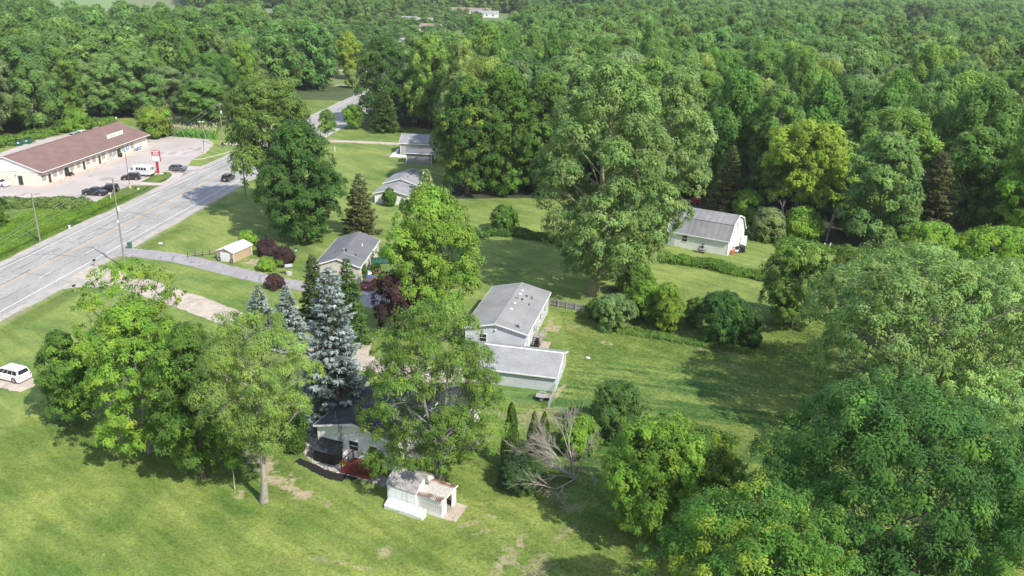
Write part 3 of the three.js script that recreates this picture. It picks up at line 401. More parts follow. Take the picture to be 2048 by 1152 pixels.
// ---------- gambrel barn ----------
{
  const L = 11.3 * K, W = 10.0 * K, he = 2.65 * K, hb = 5.15 * K, hr = 6.25 * K, zb = W * 0.29, g = thing('gambrel_barn', 'white gambrel barn with dark streaked roof in front of the woods', 'barn', V3(34.7 * K, 0, -146.6 * K), turnOf(120));
  const wl = L - 0.5, prof = [[-W / 2 + 0.25, 0], [W / 2 - 0.25, 0], [W / 2 - 0.25, he], [zb - 0.1, hb - 0.1], [0, hr - 0.12], [-zb + 0.1, hb - 0.1], [-W / 2 + 0.25, he]];
  const w = new THREE.ExtrudeGeometry(new THREE.Shape(prof.map(p => new THREE.Vector2(...p))), { depth: wl, bevelEnabled: false }); w.rotateY(-Math.PI / 2).translate(wl / 2, 0, 0); mesh('wall', w, M.whiteSide, g);
  const slab = (z0, y0, z1, y1, th, len, xoff, mat, name) => { const l = Math.hypot(z1 - z0, y1 - y0), b = box(len, th, l, 0, -th / 2, l / 2); b.rotateX(Math.atan2(y0 - y1, Math.abs(z1 - z0))); if (z1 < z0) b.rotateY(Math.PI); return b.translate(xoff, y0, z0); };
  const lower = [], upper = []; for (const s of [-1, 1]) { lower.push(slab(s * (zb + 0.12), hb - 0.06, s * W / 2, he - 0.05, 0.12, L, 0)); upper.push(slab(0, hr, s * (zb + 0.22), hb - 0.02, 0.12, L, 0)); }
  mesh('lower_roof', lower, M.rBarn, g); mesh('upper_roof', upper, M.rBarn, g);
  const tr = []; for (const sx of [-1, 1]) for (const s of [-1, 1]) { const xo = sx * (L / 2 + 0.035); tr.push(slab(s * (zb + 0.1), hb - 0.01, s * W / 2, he, 0.24, 0.06, xo), slab(0, hr + 0.05, s * (zb + 0.16), hb + 0.03, 0.24, 0.062, xo + sx * 0.003)); }
  for (const s of [-1, 1]) tr.push(box(L, 0.16, 0.1, 0, he - 0.1, s * (W / 2 + 0.03)));
  mesh('trim', tr, M.white, g);
  Object.assign(g, { wl, ww: W - 0.5 });
  const nearX = wl / 2;                                                                    // local +z faces the camera
  for (const s of [0.33, -0.33]) { const b = mesh('window_sash', box(0.95, 0.52, 0.05, -2.6, 1.95 + s, g.ww / 2 + 0.02), M.glass, g); mesh('frame', [box(1.1, 0.08, 0.07, -2.6, 1.95 + s + 0.3, g.ww / 2 + 0.03), box(1.1, 0.08, 0.07, -2.6, 1.95 + s - 0.3, g.ww / 2 + 0.035)], M.white, b); }
  for (const s of [0.32, -0.32]) mesh('loft_window', box(0.05, 0.38, 0.38, nearX + 0.02, 5.0 + s * 0.8, 0.35), M.glass, g);
  mesh('side_door', box(0.9, 2.05, 0.06, -5.0, 1.03, g.ww / 2 + 0.02), siding(0.58, 0.6, 0.6), g); mesh('corner_board', [box(0.14, he, 0.14, nearX - 0.04, he / 2, g.ww / 2 - 0.04), box(0.14, he, 0.14, nearX - 0.04, he / 2, -g.ww / 2 + 0.04)], M.white, g);
  mesh('barn_door', [box(0.08, 2.4, 1.3, nearX + 0.04, 1.25, -1.1)], M.white, g); mesh('swing_door', box(1.2, 2.0, 0.08, nearX + 0.7, 1.05, -2.9, 0.5), M.white, g);
  const lw = (x, z) => { g.updateMatrixWorld(); return g.localToWorld(V3(x, 0, z)); };
  const J = thing('junk_pile', 'pile of dark garden tools and pale scrap by the open barn door', 'junk pile', lw(nearX + 1.2, 1.3), 0.4), R = rng(3);
  const bits = (n, mat) => { const a = []; for (let i = 0; i < n; i++) a.push(box(0.15 + R() * 0.7, 0.1 + R() * 0.6, 0.12 + R() * 0.5, (R() - 0.5) * 1.8, 0.2 + R() * 0.9, (R() - 0.5) * 1.6, R() * 3, R() * 0.6)); return a; };
  mesh('dark_scrap', bits(14, 0), M.dark, J); mesh('pale_scrap', bits(7, 0), M.white, J); mesh('tool_handle', [0, 1, 2, 3].map(i => tube([V3(-0.6 + i * 0.3, 0, 0.4), V3(-0.4 + i * 0.25, 1.6, -0.2)], 0.025, 0.025, 5)), M.wood, J); for (const s of [-1, 1]) mesh('wheel', new THREE.TorusGeometry(0.26, 0.08, 6, 14).translate(s * 0.5, 0.3, 0.75), M.black, J);
  for (const [k, dx, dz] of [['left', 0.45, 3.6], ['right', 0.55, 2.9]]) { const b = thing('orange_barrel', k + ' of two rust orange barrels at the near corner of the barn', 'barrel', lw(nearX + dx, dz), 0, 'barrels by the barn'); mesh('body', new THREE.LatheGeometry([[0, 0], [0.29, 0], [0.3, 0.05], [0.28, 0.3], [0.3, 0.33], [0.28, 0.6], [0.3, 0.63], [0.29, 0.9], [0, 0.9]].map(p => new THREE.Vector2(...p)), 14), std(0.42, 0.13, 0.05), b); mesh('lid', cyl(0.25, 0.25, 0.03, 0, 0.9, 0, 14), M.grey, b); }
  const tr2 = thing('workbench', 'old wooden bench with dark machinery against the barn long wall', 'machine', lw(1.2, g.ww / 2 + 0.8), g.rotation.y);
  mesh('table', [box(1.5, 0.1, 0.9, 0, 0.85, 0), box(1.5, 0.08, 0.8, 0, 0.35, 0)], M.oldWood, tr2); for (const [x, z] of [[-0.65, -0.35], [0.65, -0.35], [-0.65, 0.35], [0.65, 0.35]]) mesh('leg', box(0.1, 0.85, 0.1, x, 0.42, z), M.oldWood, tr2); mesh('engine', [rbox(0.5, 0.4, 0.4, 0.05, 1.1, 0, 0.06), cyl(0.1, 0.1, 0.5, 0.1, 1.25, 0, 8), box(0.5, 0.14, 0.12, 0.2, 1.75, 0)], M.dark, tr2); mesh('box', box(0.5, 0.4, 0.5, -0.4, 1.1, 0), M.wood, tr2);
}
// ---------- white garden garage with tan sides ----------
{
  const g = house({ name: 'garden_garage', label: 'small garage with bright white roof, tan side and white roll door', cat: 'garage', x: -45.74 * K, z: -132.4 * K, az: 20.5, L: 5.0 * K, W: 3.4 * K, he: 1.75 * K, hr: 2.35 * K, ox: 0.12, oz: 0.12, wall: siding(0.52, 0.4, 0.27), roof: std(0.82, 0.82, 0.8, { roughness: 0.4 }), trim: std(0.75, 0.72, 0.66) });
  mesh('front_panel', box(0.05, 1.75, g.ww - 0.1, -g.wl / 2 - 0.012, 0.9, 0), std(0.33, 0.28, 0.22), g);
  const d = mesh('roll_door', box(0.06, 1.62, 2.0, -g.wl / 2 - 0.05, 0.82, 0.0), M.white, g); for (const y of [0.42, 0.82, 1.22]) mesh('door_rib', box(0.03, 0.03, 1.9, -g.wl / 2 - 0.09, y, 0), M.whiteSide, d);
  const lw = (x, z) => { g.updateMatrixWorld(); return g.localToWorld(V3(x, 0, z)); };
  for (const [k, z] of [['left', -1.2], ['right', 1.5]]) { const w = thing('wagon_wheel', 'dark wagon wheel leaning at the ' + k + ' front corner of the small white-roofed garage', 'wagon wheel', lw(-g.wl / 2 - 0.35, z), g.rotation.y, 'wagon wheels by the garden garage'); mesh('tyre', new THREE.TorusGeometry(0.32, 0.07, 8, 18).rotateY(Math.PI / 2).rotateZ(-0.2).translate(0, 0.36, 0), M.dark, w); mesh('spoke', [0, 1, 2, 3].map(i => box(0.03, 0.6, 0.03).rotateX(i * Math.PI / 4).rotateZ(-0.2).translate(0, 0.36, 0)), M.grey, w); }
  const fence = thing('split_rail_fence', 'dark split rail fence running left from the small white-roofed garage', 'fence', G(378, 514), 0), A = G(376, 515).sub(G(378, 514)), B = G(434, 508).sub(G(378, 514));
  for (let k = 0; k <= 4; k++) { const p = A.clone().lerp(B, k / 4); mesh('post', cyl(0.07, 0.06, 0.95, p.x, 0, p.z, 7), M.dark, fence); } for (let k = 0; k < 4; k++) for (const y of [0.4, 0.75]) mesh('rail', tube([A.clone().lerp(B, k / 4).setY(y), A.clone().lerp(B, (k + 0.5) / 4).setY(y - 0.03), A.clone().lerp(B, (k + 1) / 4).setY(y + 0.02)], 0.045, 0.045, 5), M.wood, fence);
}
// ---------- white house in front with dark roof ----------
let FH;
{
  const g = FH = house({ name: 'front_house', label: 'white sided house with dark blue-grey roof behind the foreground locust tree', x: -13.95 * K + 0.65, z: -76.3 * K + 0.25, az: 21, L: 9.2 * K, W: 9.1 * K, he: 3.2 * K, hr: 4.4 * K, ox: 0.35, oz: 0.35, wall: M.whiteSide, roof: M.rBlue });
  const L2 = g.wl / 2, W2 = g.ww / 2; g.updateMatrixWorld(); const lw = (x, z, y = 0) => g.localToWorld(V3(x, y, z));
  const d = window_(g, '-x', 2.2, 1.35, 0.95, 2.05, std(0.16, 0.02, 0.03), M.white, 'door', 0); mesh('door_pane', box(0.03, 0.7, 0.5, -L2 - 0.06, 1.8, 2.2), M.glass, d);
  window_(g, '-x', -0.2, 1.9, 1.1, 1.1); window_(g, '-z', -2, 1.8, 1.0, 1.1); window_(g, '-z', 2, 1.8, 1.0, 1.1);
  mesh('downspout', tube([V3(-L2 + 0.05, g.top, -W2 - 0.3), V3(-L2 + 0.02, g.top - 0.4, -W2 - 0.06), V3(-L2 + 0.02, 0.2, -W2 - 0.06), V3(-L2 - 0.25, 0.05, -W2 - 0.06)], 0.05, 0.05, 6), M.white, g);
  vent(g, -1.5, -1.6, 0.3, 0.06, M.white); vent(g, -3.6, -3.0, 0.9, 0.03, M.grey);
  const w = house({ name: 'house_wing', label: 'lower white wing with small gable window on the right of the front house', cat: 'house', x: lw(3.9, W2 + 1.75).x, z: lw(3.9, W2 + 1.75).z, az: 21, L: 10.5 * K, W: 4.3 * K, he: 2.75 * K, hr: 3.6 * K, ox: 0.3, oz: 0.3, wall: M.whiteSide, roof: M.rBlue });
  const lo = mesh('gable_window', box(0.05, 0.3, 0.4, -w.wl / 2 - 0.02, 3.0, 0), M.glass, w); mesh('frame', [box(0.06, 0.06, 0.5, -w.wl / 2 - 0.03, 3.19, 0), box(0.06, 0.06, 0.5, -w.wl / 2 - 0.03, 2.81, 0)], M.white, lo);
  for (const x of [-3, 0, 3]) window_(w, '+z', x, 1.7, 1.1, 1.1); window_(w, '-x', 0, 1.5, 1.0, 1.1);
  // black lean-to against the near wall
  const b = thing('black_shed', 'black lean-to storage shed against the near wall of the front house', 'shed', lw(-L2 - 0.95, -W2 + 1.75), g.rotation.y);
  const s = new THREE.Shape([[-0.8, 0], [0.9, 0], [0.9, 1.95], [-0.8, 1.45]].map(p => new THREE.Vector2(...p))), e = new THREE.ExtrudeGeometry(s, { depth: 2.5, bevelEnabled: false }); mesh('wall', e.translate(0, 0, -1.25), M.black, b);
  mesh('roof', box(1.95, 0.07, 2.75, -0.03, 1.76, 0, 0, 0, Math.atan(0.5 / 1.7)), std(0.03, 0.035, 0.04, { roughness: 0.55 }), b); for (const z of [-0.85, 0, 0.85]) mesh('batten', box(0.04, 1.35, 0.06, -0.82, 0.7, z), M.black, b);
  const ac = thing('meter_box', 'white utility box on the near wall right of the black shed', 'utility box', lw(-L2 - 0.25, -W2 + 3.45), g.rotation.y); mesh('body', rbox(0.45, 0.6, 0.5, 0, 0.55, 0, 0.04), M.white, ac); mesh('base', box(0.5, 0.25, 0.6, 0, 0.125, 0), M.grey, ac);
  // red deck
  const dk = thing('red_deck', 'red stained wooden deck with railing below the front house door', 'deck', lw(-L2 - 1.35, 1.5), g.rotation.y), n = 17;
  for (let k = 0; k < n; k++) mesh('plank', box(2.5, 0.04, 0.185, 0, 0.5, -1.68 + k * 0.21), M.redWood, dk);
  for (let k = 0; k < 18; k++) mesh('skirt_board', box(0.03, 0.42, 0.17, -1.26, 0.25, -1.72 + k * 0.2), M.redWood, dk);
  for (const [x, z] of [[-1.2, -1.7], [-1.2, 0], [-1.2, 1.7], [1.1, 1.7], [1.1, -1.7]]) mesh('post', box(0.1, 1.5, 0.1, x, 0.75, z), M.redWood, dk);
  mesh('handrail', [box(0.14, 0.04, 3.6, -1.2, 1.5, 0), box(2.4, 0.04, 0.14, 0, 1.5, -1.7), box(2.4, 0.04, 0.14, 0, 1.5, 1.7)], M.redWood, dk);
  for (let k = 0; k < 22; k++) mesh('baluster', box(0.04, 0.9, 0.04, -1.2, 1.0, -1.6 + k * 0.152), M.redWood, dk);
  // lattice antenna tower beside the house
  const tw = thing('antenna_tower', 'thin dark lattice antenna tower at the near wall of the front house', 'antenna tower', lw(-L2 - 0.35, -W2 + 3.0), g.rotation.y), H = 8.8, legs = [[0, 0.16], [-0.14, -0.08], [0.14, -0.08]];
  for (const [x, z] of legs) mesh('leg', tube([V3(x, 0, z), V3(x, H, z)], 0.02, 0.02, 5), M.dark, tw); const br = []; for (let y = 0.3, k = 0; y < H; y += 0.34, k++) { const a = legs[k % 3], c = legs[(k + 1) % 3], f = legs[(k + 2) % 3]; br.push(tube([V3(a[0], y, a[1]), V3(c[0], y + 0.3, c[1])], 0.012, 0.012, 4), tube([V3(c[0], y, c[1]), V3(f[0], y + 0.3, f[1])], 0.012, 0.012, 4)); } mesh('brace', br, M.dark, tw);
  mesh('antenna', [tube([V3(0, H, 0), V3(0, H + 1.2, 0)], 0.02, 0.02, 5), ...[0.2, 0.5, 0.8].map(y => tube([V3(-0.6, H + y, 0), V3(0.6, H + y, 0)], 0.012, 0.012, 4)), tube([V3(0, H + 0.5, -0.8), V3(0, H + 0.5, 0.8)], 0.015, 0.015, 4)], M.metal, tw);
  const mulch = std(0.012, 0.011, 0.011, { roughness: 1 }), R = rng(4);
  struct('mulch_bed', polySlab(ribbonPts(px([[594, 921], [616, 930], [640, 943], [668, 953], [690, 956]]), [0.8, 1.3], 0.2, R), 0.09, 0.08), mulch, 'long black mulch bed curving in front of the stone path');
  struct('mulch_bed', polySlab(px([[642, 874], [634, 887], [635, 899], [648, 912], [668, 921], [688, 925], [692, 915], [690, 900], [652, 888]]), 0.09, 0.08), mulch, 'black mulch bed around the black shed');
  struct('mulch_bed', polySlab(px([[692, 952], [712, 950], [718, 957], [702, 962]]), 0.07, 0.06), mulch, 'tiny black mulch patch at the end of the stone path');
  const pathPts = px([[652, 850], [631, 870], [620, 889], [623, 907], [642, 925], [672, 937], [700, 944], [728, 951], [754, 959], [778, 969]]);
  struct('stone_path', polySlab(ribbonPts(pathPts, 1.45, 0.15, R), 0.03, 0.02), std(0.62, 0.6, 0.6, { roughness: 1, map: rep(gravelTex, 2) }), 'curved path bedded with small grey stones around the black shed');
  const cv = new THREE.CatmullRomCurve3(pathPts), im = new THREE.InstancedMesh(new THREE.DodecahedronGeometry(0.09, 0), std(0.42, 0.4, 0.385, { roughness: 1 }), 1500), m4 = new THREE.Matrix4(), q = new THREE.Quaternion(), col = new THREE.Color();
  for (let i = 0; i < 1500; i++) { const t = R(), p = cv.getPoint(t), tn = cv.getTangent(t), off = (R() - 0.5) * 1.4, k = 0.6 + R() * 0.9; q.setFromEuler(new THREE.Euler(R() * 6, R() * 6, R() * 6)); m4.compose(V3(p.x - tn.z * off, 0.045, p.z + tn.x * off), q, V3(k, k * 0.6, k)); im.setMatrixAt(i, m4); const c = 0.6 + R() * 0.7; im.setColorAt(i, col.setRGB(c, c * 0.98, c * 0.95)); }
  im.name = 'path_gravel'; im.userData.kind = 'stuff'; im.userData.label = 'loose grey stones covering the curved path'; scene.add(shade(im));
}
// ---------- foreground sheds ----------
{
  const paint = (() => { const a = makeNoise(131, 16), b = makeNoise(132, 5); return colorTex(256, 256, (u, v, o) => { const st = sm(0.6, 0.8, a(u * 16, v * 4) * 0.5 + b(u * 5, v * 5) * 0.5); o[0] = mix(0.82, 0.55, st); o[1] = mix(0.82, 0.54, st); o[2] = mix(0.81, 0.49, st); }); })();
  const rust = (() => { const a = makeNoise(135, 6), b = makeNoise(136, 40); return colorTex(512, 512, (u, v, o) => { const e = Math.max(sm(0.6, 0.92, v), 0.9 * sm(0.34, 0.08, v)), st = 0.5 + 0.5 * Math.sin(u * 110), k = sm(0.42, 0.66, e * (0.45 + 0.55 * st) + 0.5 * (a(u * 6, v * 6) - 0.45) + 0.2 * (b(u * 40, v * 40) - 0.5)), w = 0.8 + 0.4 * (b(u * 40, v * 40) - 0.5); o[0] = mix(0.62, 0.2, k) * w; o[1] = mix(0.57, 0.1, k) * w; o[2] = mix(0.53, 0.075, k) * w; }, false); })();
  const g1 = (() => { const a = makeNoise(141, 8), b = makeNoise(142, 48); return colorTex(512, 512, (u, v, o) => { const k = a(u * 8, v * 8) * 0.6 + b(u * 48, v * 48) * 0.4, t = sm(0.25, 0.7, k); o[0] = mix(0.24, 0.42, t); o[1] = mix(0.225, 0.39, t); o[2] = mix(0.22, 0.37, t); }); })();
  const wallM = new THREE.MeshStandardMaterial({ map: rep(paint, 3), roughness: 0.6 });
  const g = thing('curved_roof_shed', 'old white shed with arched weathered grey roof in the foreground lawn', 'shed', V3(-8.75 * K, 0, -66.15 * K), turnOf(116)), L = 3.25 * K, W = 3.3 * K, he = 2.0 * K, hr = 2.86 * K;
  const prof = [[W / 2, he], [W * 0.36, he + (hr - he) * 0.55], [W * 0.16, hr - 0.06], [-W * 0.1, hr], [-W * 0.33, he + (hr - he) * 0.6], [-W / 2, he]];
  const sh = new THREE.Shape([[-W / 2 + 0.1, 0], [W / 2 - 0.1, 0], ...prof.map(([z, y]) => [z * 0.94, y - 0.07])].map(p => new THREE.Vector2(...p))), wg = new THREE.ExtrudeGeometry(sh, { depth: L - 0.2, bevelEnabled: false }); wg.rotateY(-Math.PI / 2).translate((L - 0.2) / 2, 0, 0); mesh('wall', wg, wallM, g);
  const rmat = new THREE.MeshStandardMaterial({ map: rep(g1, 4), roughness: 0.95 });
  for (let i = 0; i < prof.length - 1; i++) { const [z0, y0] = prof[i], [z1, y1] = prof[i + 1], a = V3(-L / 2, y0, z0), b = V3(L / 2, y0, z0), c = V3(L / 2, y1, z1), d = V3(-L / 2, y1, z1), dn = V3(0, -0.05, 0); mesh('roof_panel', [quad(a, b, c, d), quad(d.clone().add(dn), c.clone().add(dn), b.clone().add(dn), a.clone().add(dn)), quad(a.clone().add(dn), b.clone().add(dn), b, a), quad(d, c, c.clone().add(dn), d.clone().add(dn)), quad(b, b.clone().add(dn), c.clone().add(dn), c), quad(a.clone().add(dn), a, d, d.clone().add(dn))], rmat, g); }
  for (let k = 0; k < 7; k++) mesh('clapboard', box(L - 0.3, 0.25, 0.03, 0, 0.18 + k * 0.265, W / 2 - 0.09, 0, -0.06), wallM, g);
  // long low bench box in front
  g.updateMatrixWorld(); const lw = (x, z) => g.localToWorld(V3(x, 0, z));
  const bx = thing('bench_box', 'long low white slope-topped box along the front of the arched-roof shed', 'box', lw(0.75, W / 2 + 0.42), g.rotation.y), bl = 4.3, s2 = new THREE.Shape([[-0.38, 0], [0.42, 0], [0.46, 0.34], [-0.38, 0.8]].map(p => new THREE.Vector2(...p))), be = new THREE.ExtrudeGeometry(s2, { depth: bl, bevelEnabled: false }); be.rotateY(-Math.PI / 2).translate(bl / 2, 0, 0); mesh('body', be, wallM, bx); mesh('lid', box(bl + 0.06, 0.04, 0.98, 0, 0.595, 0.03, 0, Math.atan(0.46 / 0.84)), new THREE.MeshStandardMaterial({ map: rep(paint, 4), color: new THREE.Color().setRGB(0.82, 0.86, 0.88), roughness: 0.5 }), bx);
  // lean-to with rusty corrugated roof
  const h = thing('rusty_roof_shed', 'small white board shed with rusty corrugated roof and open dark doorway', 'shed', V3(-6.35 * K, 0, -65.0 * K), turnOf(116)), l = 2.75 * K, w = 2.75 * K, y0 = 1.78 * K, y1 = 2.02 * K;
  for (let k = 0; k < 15; k++) mesh('wall_board', box(l / 15 - 0.012, y0 - 0.05, 0.05, -l / 2 + (k + 0.5) * l / 15, (y0 - 0.05) / 2, w / 2 - 0.1), wallM, h);
  mesh('wall', [box(l - 0.1, y0 - 0.05, 0.05, 0, (y0 - 0.05) / 2, -w / 2 + 0.1), box(0.06, y0 - 0.05, w - 0.3, -l / 2 + 0.12, (y0 - 0.05) / 2, 0)], wallM, h);
  mesh('door_wall', [box(0.06, y0 - 0.05, 0.95, l / 2 - 0.1, (y0 - 0.05) / 2, w / 2 - 0.6), box(0.06, y0 - 0.05, 0.8, l / 2 - 0.1, (y0 - 0.05) / 2, -w / 2 + 0.5), box(0.06, 0.32, 1.3, l / 2 - 0.1, y0 - 0.16, -0.1)], wallM, h);
  mesh('inner_panel', box(0.05, 1.5, 1.1, -0.2, 0.76, -0.3), std(0.16, 0.03, 0.025), h); mesh('floor', box(l - 0.2, 0.06, w - 0.3, 0, 0.03, 0), std(0.35, 0.3, 0.26), h);
  const cor = new THREE.PlaneGeometry(l + 0.2, w + 0.2, 120, 2); cor.rotateX(-Math.PI / 2); const cp = cor.attributes.position; for (let i = 0; i < cp.count; i++) { const x = cp.getX(i), z = cp.getZ(i); cp.setY(i, y0 + (y1 - y0) * (1 - Math.abs(z) / (w / 2 + 0.1)) + 0.018 * Math.sin(x * 2 * Math.PI / 0.16) + 0.02); } cor.computeVertexNormals();
  mesh('corrugated_roof', cor, new THREE.MeshStandardMaterial({ map: rust, roughness: 0.8, side: THREE.DoubleSide }), h);
  const rs = []; for (const s of [-1, 1]) rs.push(box(0.05, 0.12, w + 0.15, s * (l / 2 + 0.06), y0 + 0.05, 0)); mesh('trim', rs, wallM, h);
  struct('shed_slab', polySlab([V3(l / 2 - 0.05, 0, -w / 2), V3(l / 2 + 1.2, 0, -w / 2), V3(l / 2 + 1.5, 0, w / 2 - 0.2), V3(l / 2 - 0.05, 0, w / 2)].map(p => { h.updateMatrixWorld(); return h.localToWorld(p); }), 0.05, 0.04), std(0.95, 0.92, 0.78, { map: rep(lotTex, 3) }), 'worn concrete slab at the open end of the rusty-roofed shed');
}
// ---------- far houses beyond the woods ----------
{
  const far = (label, pxx, pyy, h, az, L, W, he, hr, wall, roof) => { const p = G(pxx, pyy, h); const g = house({ name: 'distant_house', label, x: p.x, z: p.z, az, L, W, he, hr, wall, roof }); for (const x of [-0.28, 0.05, 0.3]) { window_(g, '+z', x * g.wl, he * 0.55, 1.6, 1.4, M.glass, M.white, 'window', 0); window_(g, '-z', x * g.wl, he * 0.55, 1.6, 1.4, M.glass, M.white, 'window', 0); } window_(g, '-x', 0, he * 0.55, 1.4, 1.4, M.glass, M.white, 'window', 0); return g; };
  far('white-roofed far house seen just above the tall ivy-covered tree', 812, 78, 5, 25, 13, 10, 3.4, 6, M.whiteSide, M.rGarage);
  far('pale far house with arched porch in the gap right of the round dark tree', 862, 52, 4, 100, 17, 10, 3.6, 6, M.cream, M.rTan);
  far('far house with pale blue-white roof left of the round dark tree', 812, 35, 4, 95, 20, 9, 3.4, 5.2, M.tanSide, M.rGarage);
  far('far house with pinkish roof behind the leaning bare branches', 848, 37, 4, 95, 16, 9, 3.2, 5, M.greySide, M.rLight);
  far('long tan-roofed far building at the top centre of the view', 940, 21, 4, 92, 46, 14, 4.2, 7, M.cream, M.rTan);
  far('white-roofed far building right of the long tan-roofed one', 972, 26, 4, 92, 26, 14, 4, 6.5, M.whiteSide, M.rGarage);
  far('steep-gabled far house at the very top left of the tan-roofed building', 911, 8, 6, 10, 20, 14, 5, 11, M.whiteSide, M.rDark);
  far('white far house beside the distant end of the road', 1026, 5, 6, 10, 22, 16, 6, 10, M.whiteSide, M.rLight);
}
// ---------- vehicles: forward is local +x ----------
const tyreM = std(0.018, 0.018, 0.019, { roughness: 0.9 }), rimM = std(0.5, 0.5, 0.52, { roughness: 0.35, metalness: 0.7 }), lampM = std(0.8, 0.8, 0.78, { roughness: 0.2 }), tailM = std(0.35, 0.02, 0.02, { roughness: 0.3 }), carGlass = std(0.015, 0.018, 0.022, { roughness: 0.08 });
const paintM = (r, g, b) => new THREE.MeshPhysicalMaterial({ color: new THREE.Color().setRGB(r, g, b), roughness: 0.4, clearcoat: 0.8, clearcoatRoughness: 0.08 });
function frustum(x0, x1, X0, X1, w0, w1, y0, y1) {                       // cabin: base rectangle x0..x1 (half-width w0) to roof rectangle X0..X1 (half-width w1)
  const b = [V3(x0, y0, -w0), V3(x1, y0, -w0), V3(x1, y0, w0), V3(x0, y0, w0)], t = [V3(X0, y1, -w1), V3(X1, y1, -w1), V3(X1, y1, w1), V3(X0, y1, w1)];
  return [quad(t[3], t[2], t[1], t[0]), quad(b[3], b[2], t[2], t[3]), quad(b[2], b[1], t[1], t[2]), quad(b[1], b[0], t[0], t[1]), quad(b[0], b[3], t[3], t[0])];
}
function wheelAt(parent, x, z, r, w) {
  const s = Math.sign(z), tg = new THREE.CylinderGeometry(r, r, w, 20).rotateX(Math.PI / 2).translate(x, r, z), t = mesh('wheel', tg, tyreM, parent), sp = [new THREE.CylinderGeometry(r * 0.64, r * 0.64, 0.03, 18).rotateX(Math.PI / 2).translate(x, r, z + s * (w / 2 + 0.005))];
  for (let k = 0; k < 5; k++) sp.push(box(r * 0.16, r * 1.1, 0.03).rotateZ(k * Math.PI / 5).translate(x, r, z + s * (w / 2 + 0.022))); mesh('rim', sp, rimM, t);
}
function car(name, label, cat, pos, az, o) {
  const { L = 4.3, W = 1.8, H = 1.65, hood = 0.98, belt = 1.02, rear = 0.95, cab = [-2.0, 1.0, -1.75, 0.35], r = 0.34, paint, wb = 0.6, win = 3, rack = false, bed = false } = o;
  const g = thing(name, label, cat, pos, turnOf(az)), h = L / 2, wx = L * wb / 2, s = new THREE.Shape(), y0 = 0.26, ra = r + 0.07;
  s.moveTo(-h + 0.08, y0); s.lineTo(-wx - ra, y0); s.absarc(-wx, r, ra, Math.PI + 0.25, -0.25, true); s.lineTo(wx - ra, y0); s.absarc(wx, r, ra, Math.PI + 0.25, -0.25, true); s.lineTo(h - 0.08, y0);
  s.quadraticCurveTo(h + 0.02, y0 + 0.2, h - 0.03, hood - 0.28); s.quadraticCurveTo(h - 0.12, hood - 0.08, h - 0.35, hood - 0.05); s.lineTo(cab[1], hood + 0.03); s.lineTo(cab[1] - 0.25, belt); s.lineTo(cab[0] + 0.1, belt); s.lineTo(-h + 0.1, bed ? belt : rear); s.quadraticCurveTo(-h - 0.03, rear - 0.2, -h + 0.02, 0.5); s.lineTo(-h + 0.08, y0);
  const bv = 0.07, e = new THREE.ExtrudeGeometry(s, { depth: W - 2 * bv, bevelEnabled: true, bevelThickness: bv, bevelSize: bv * 0.6, bevelSegments: 2, curveSegments: 8 }); e.translate(0, 0, -(W - 2 * bv) / 2);
  const wt = W / 2 * 0.76, wbm = W / 2 - 0.06, y1 = H - 0.04; mesh('body', [e, ...frustum(cab[0], cab[1], cab[2], cab[3], wbm, wt, belt - 0.02, y1), rbox(cab[3] - cab[2] + 0.02, 0.09, wt * 2 + 0.02, (cab[2] + cab[3]) / 2, y1, 0, 0.04)], paint, g);
  // glass: panes lie just proud of the cabin faces
  const pane = (a, b, t0, t1, side) => { const at = (u, v) => V3(mix(mix(cab[0], cab[1], u), mix(cab[2], cab[3], u), v), mix(belt, y1, v), side * (mix(wbm, wt, v) + 0.012)); const q = [at(a, t0), at(b, t0), at(b, t1), at(a, t1)]; return side > 0 ? quad(...q) : quad(q[1], q[0], q[3], q[2]); };
  for (const side of [-1, 1]) for (let k = 0; k < win; k++) mesh('side_window', pane(0.05 + k * 0.9 / win + 0.012, 0.05 + (k + 1) * 0.9 / win - 0.012, 0.12, 0.86, side), carGlass, g);
  const end = (xb, xt, n) => { const at = (z, v) => V3(mix(xb, xt, v) + n * 0.012, mix(belt, y1, v), z * mix(wbm, wt, v)); return n > 0 ? quad(at(0.9, 0.1), at(-0.9, 0.1), at(-0.9, 0.9), at(0.9, 0.9)) : quad(at(-0.86, 0.18), at(0.86, 0.18), at(0.86, 0.86), at(-0.86, 0.86)); };
  mesh('windscreen', end(cab[1], cab[3], 1), carGlass, g); mesh('rear_window', end(cab[0], cab[2], -1), carGlass, g);
  for (const x of [-wx, wx]) for (const z of [-1, 1]) wheelAt(g, x, z * (W / 2 - 0.1), r, 0.22);
  for (const z of [-1, 1]) { mesh('headlight', rbox(0.16, 0.14, 0.36, h - 0.1, hood - 0.26, z * (W / 2 - 0.26), 0.04), lampM, g); mesh('taillight', rbox(0.1, 0.3, 0.16, -h + 0.02, rear - 0.16, z * (W / 2 - 0.14), 0.03), tailM, g); mesh('mirror', rbox(0.12, 0.14, 0.2, cab[1] - 0.35, belt + 0.08, z * (W / 2 + 0.1), 0.03), paint, g); }
  mesh('bumper', [rbox(0.12, 0.2, W - 0.1, h - 0.02, 0.42, 0, 0.05), rbox(0.12, 0.2, W - 0.1, -h + 0.02, 0.42, 0, 0.05)], o.bumper || paint, g); mesh('number_plate', box(0.02, 0.13, 0.4, -h - 0.045, 0.62, 0), M.white, g);
  if (rack) for (const z of [-1, 1]) mesh('roof_rail', tube([V3(cab[2] + 0.1, y1 + 0.03, z * (wt - 0.08)), V3(cab[2] + 0.3, y1 + 0.11, z * (wt - 0.08)), V3(cab[3] - 0.3, y1 + 0.11, z * (wt - 0.08)), V3(cab[3] - 0.1, y1 + 0.03, z * (wt - 0.08))], 0.02, 0.02, 5), M.grey, g);
  return g;
}
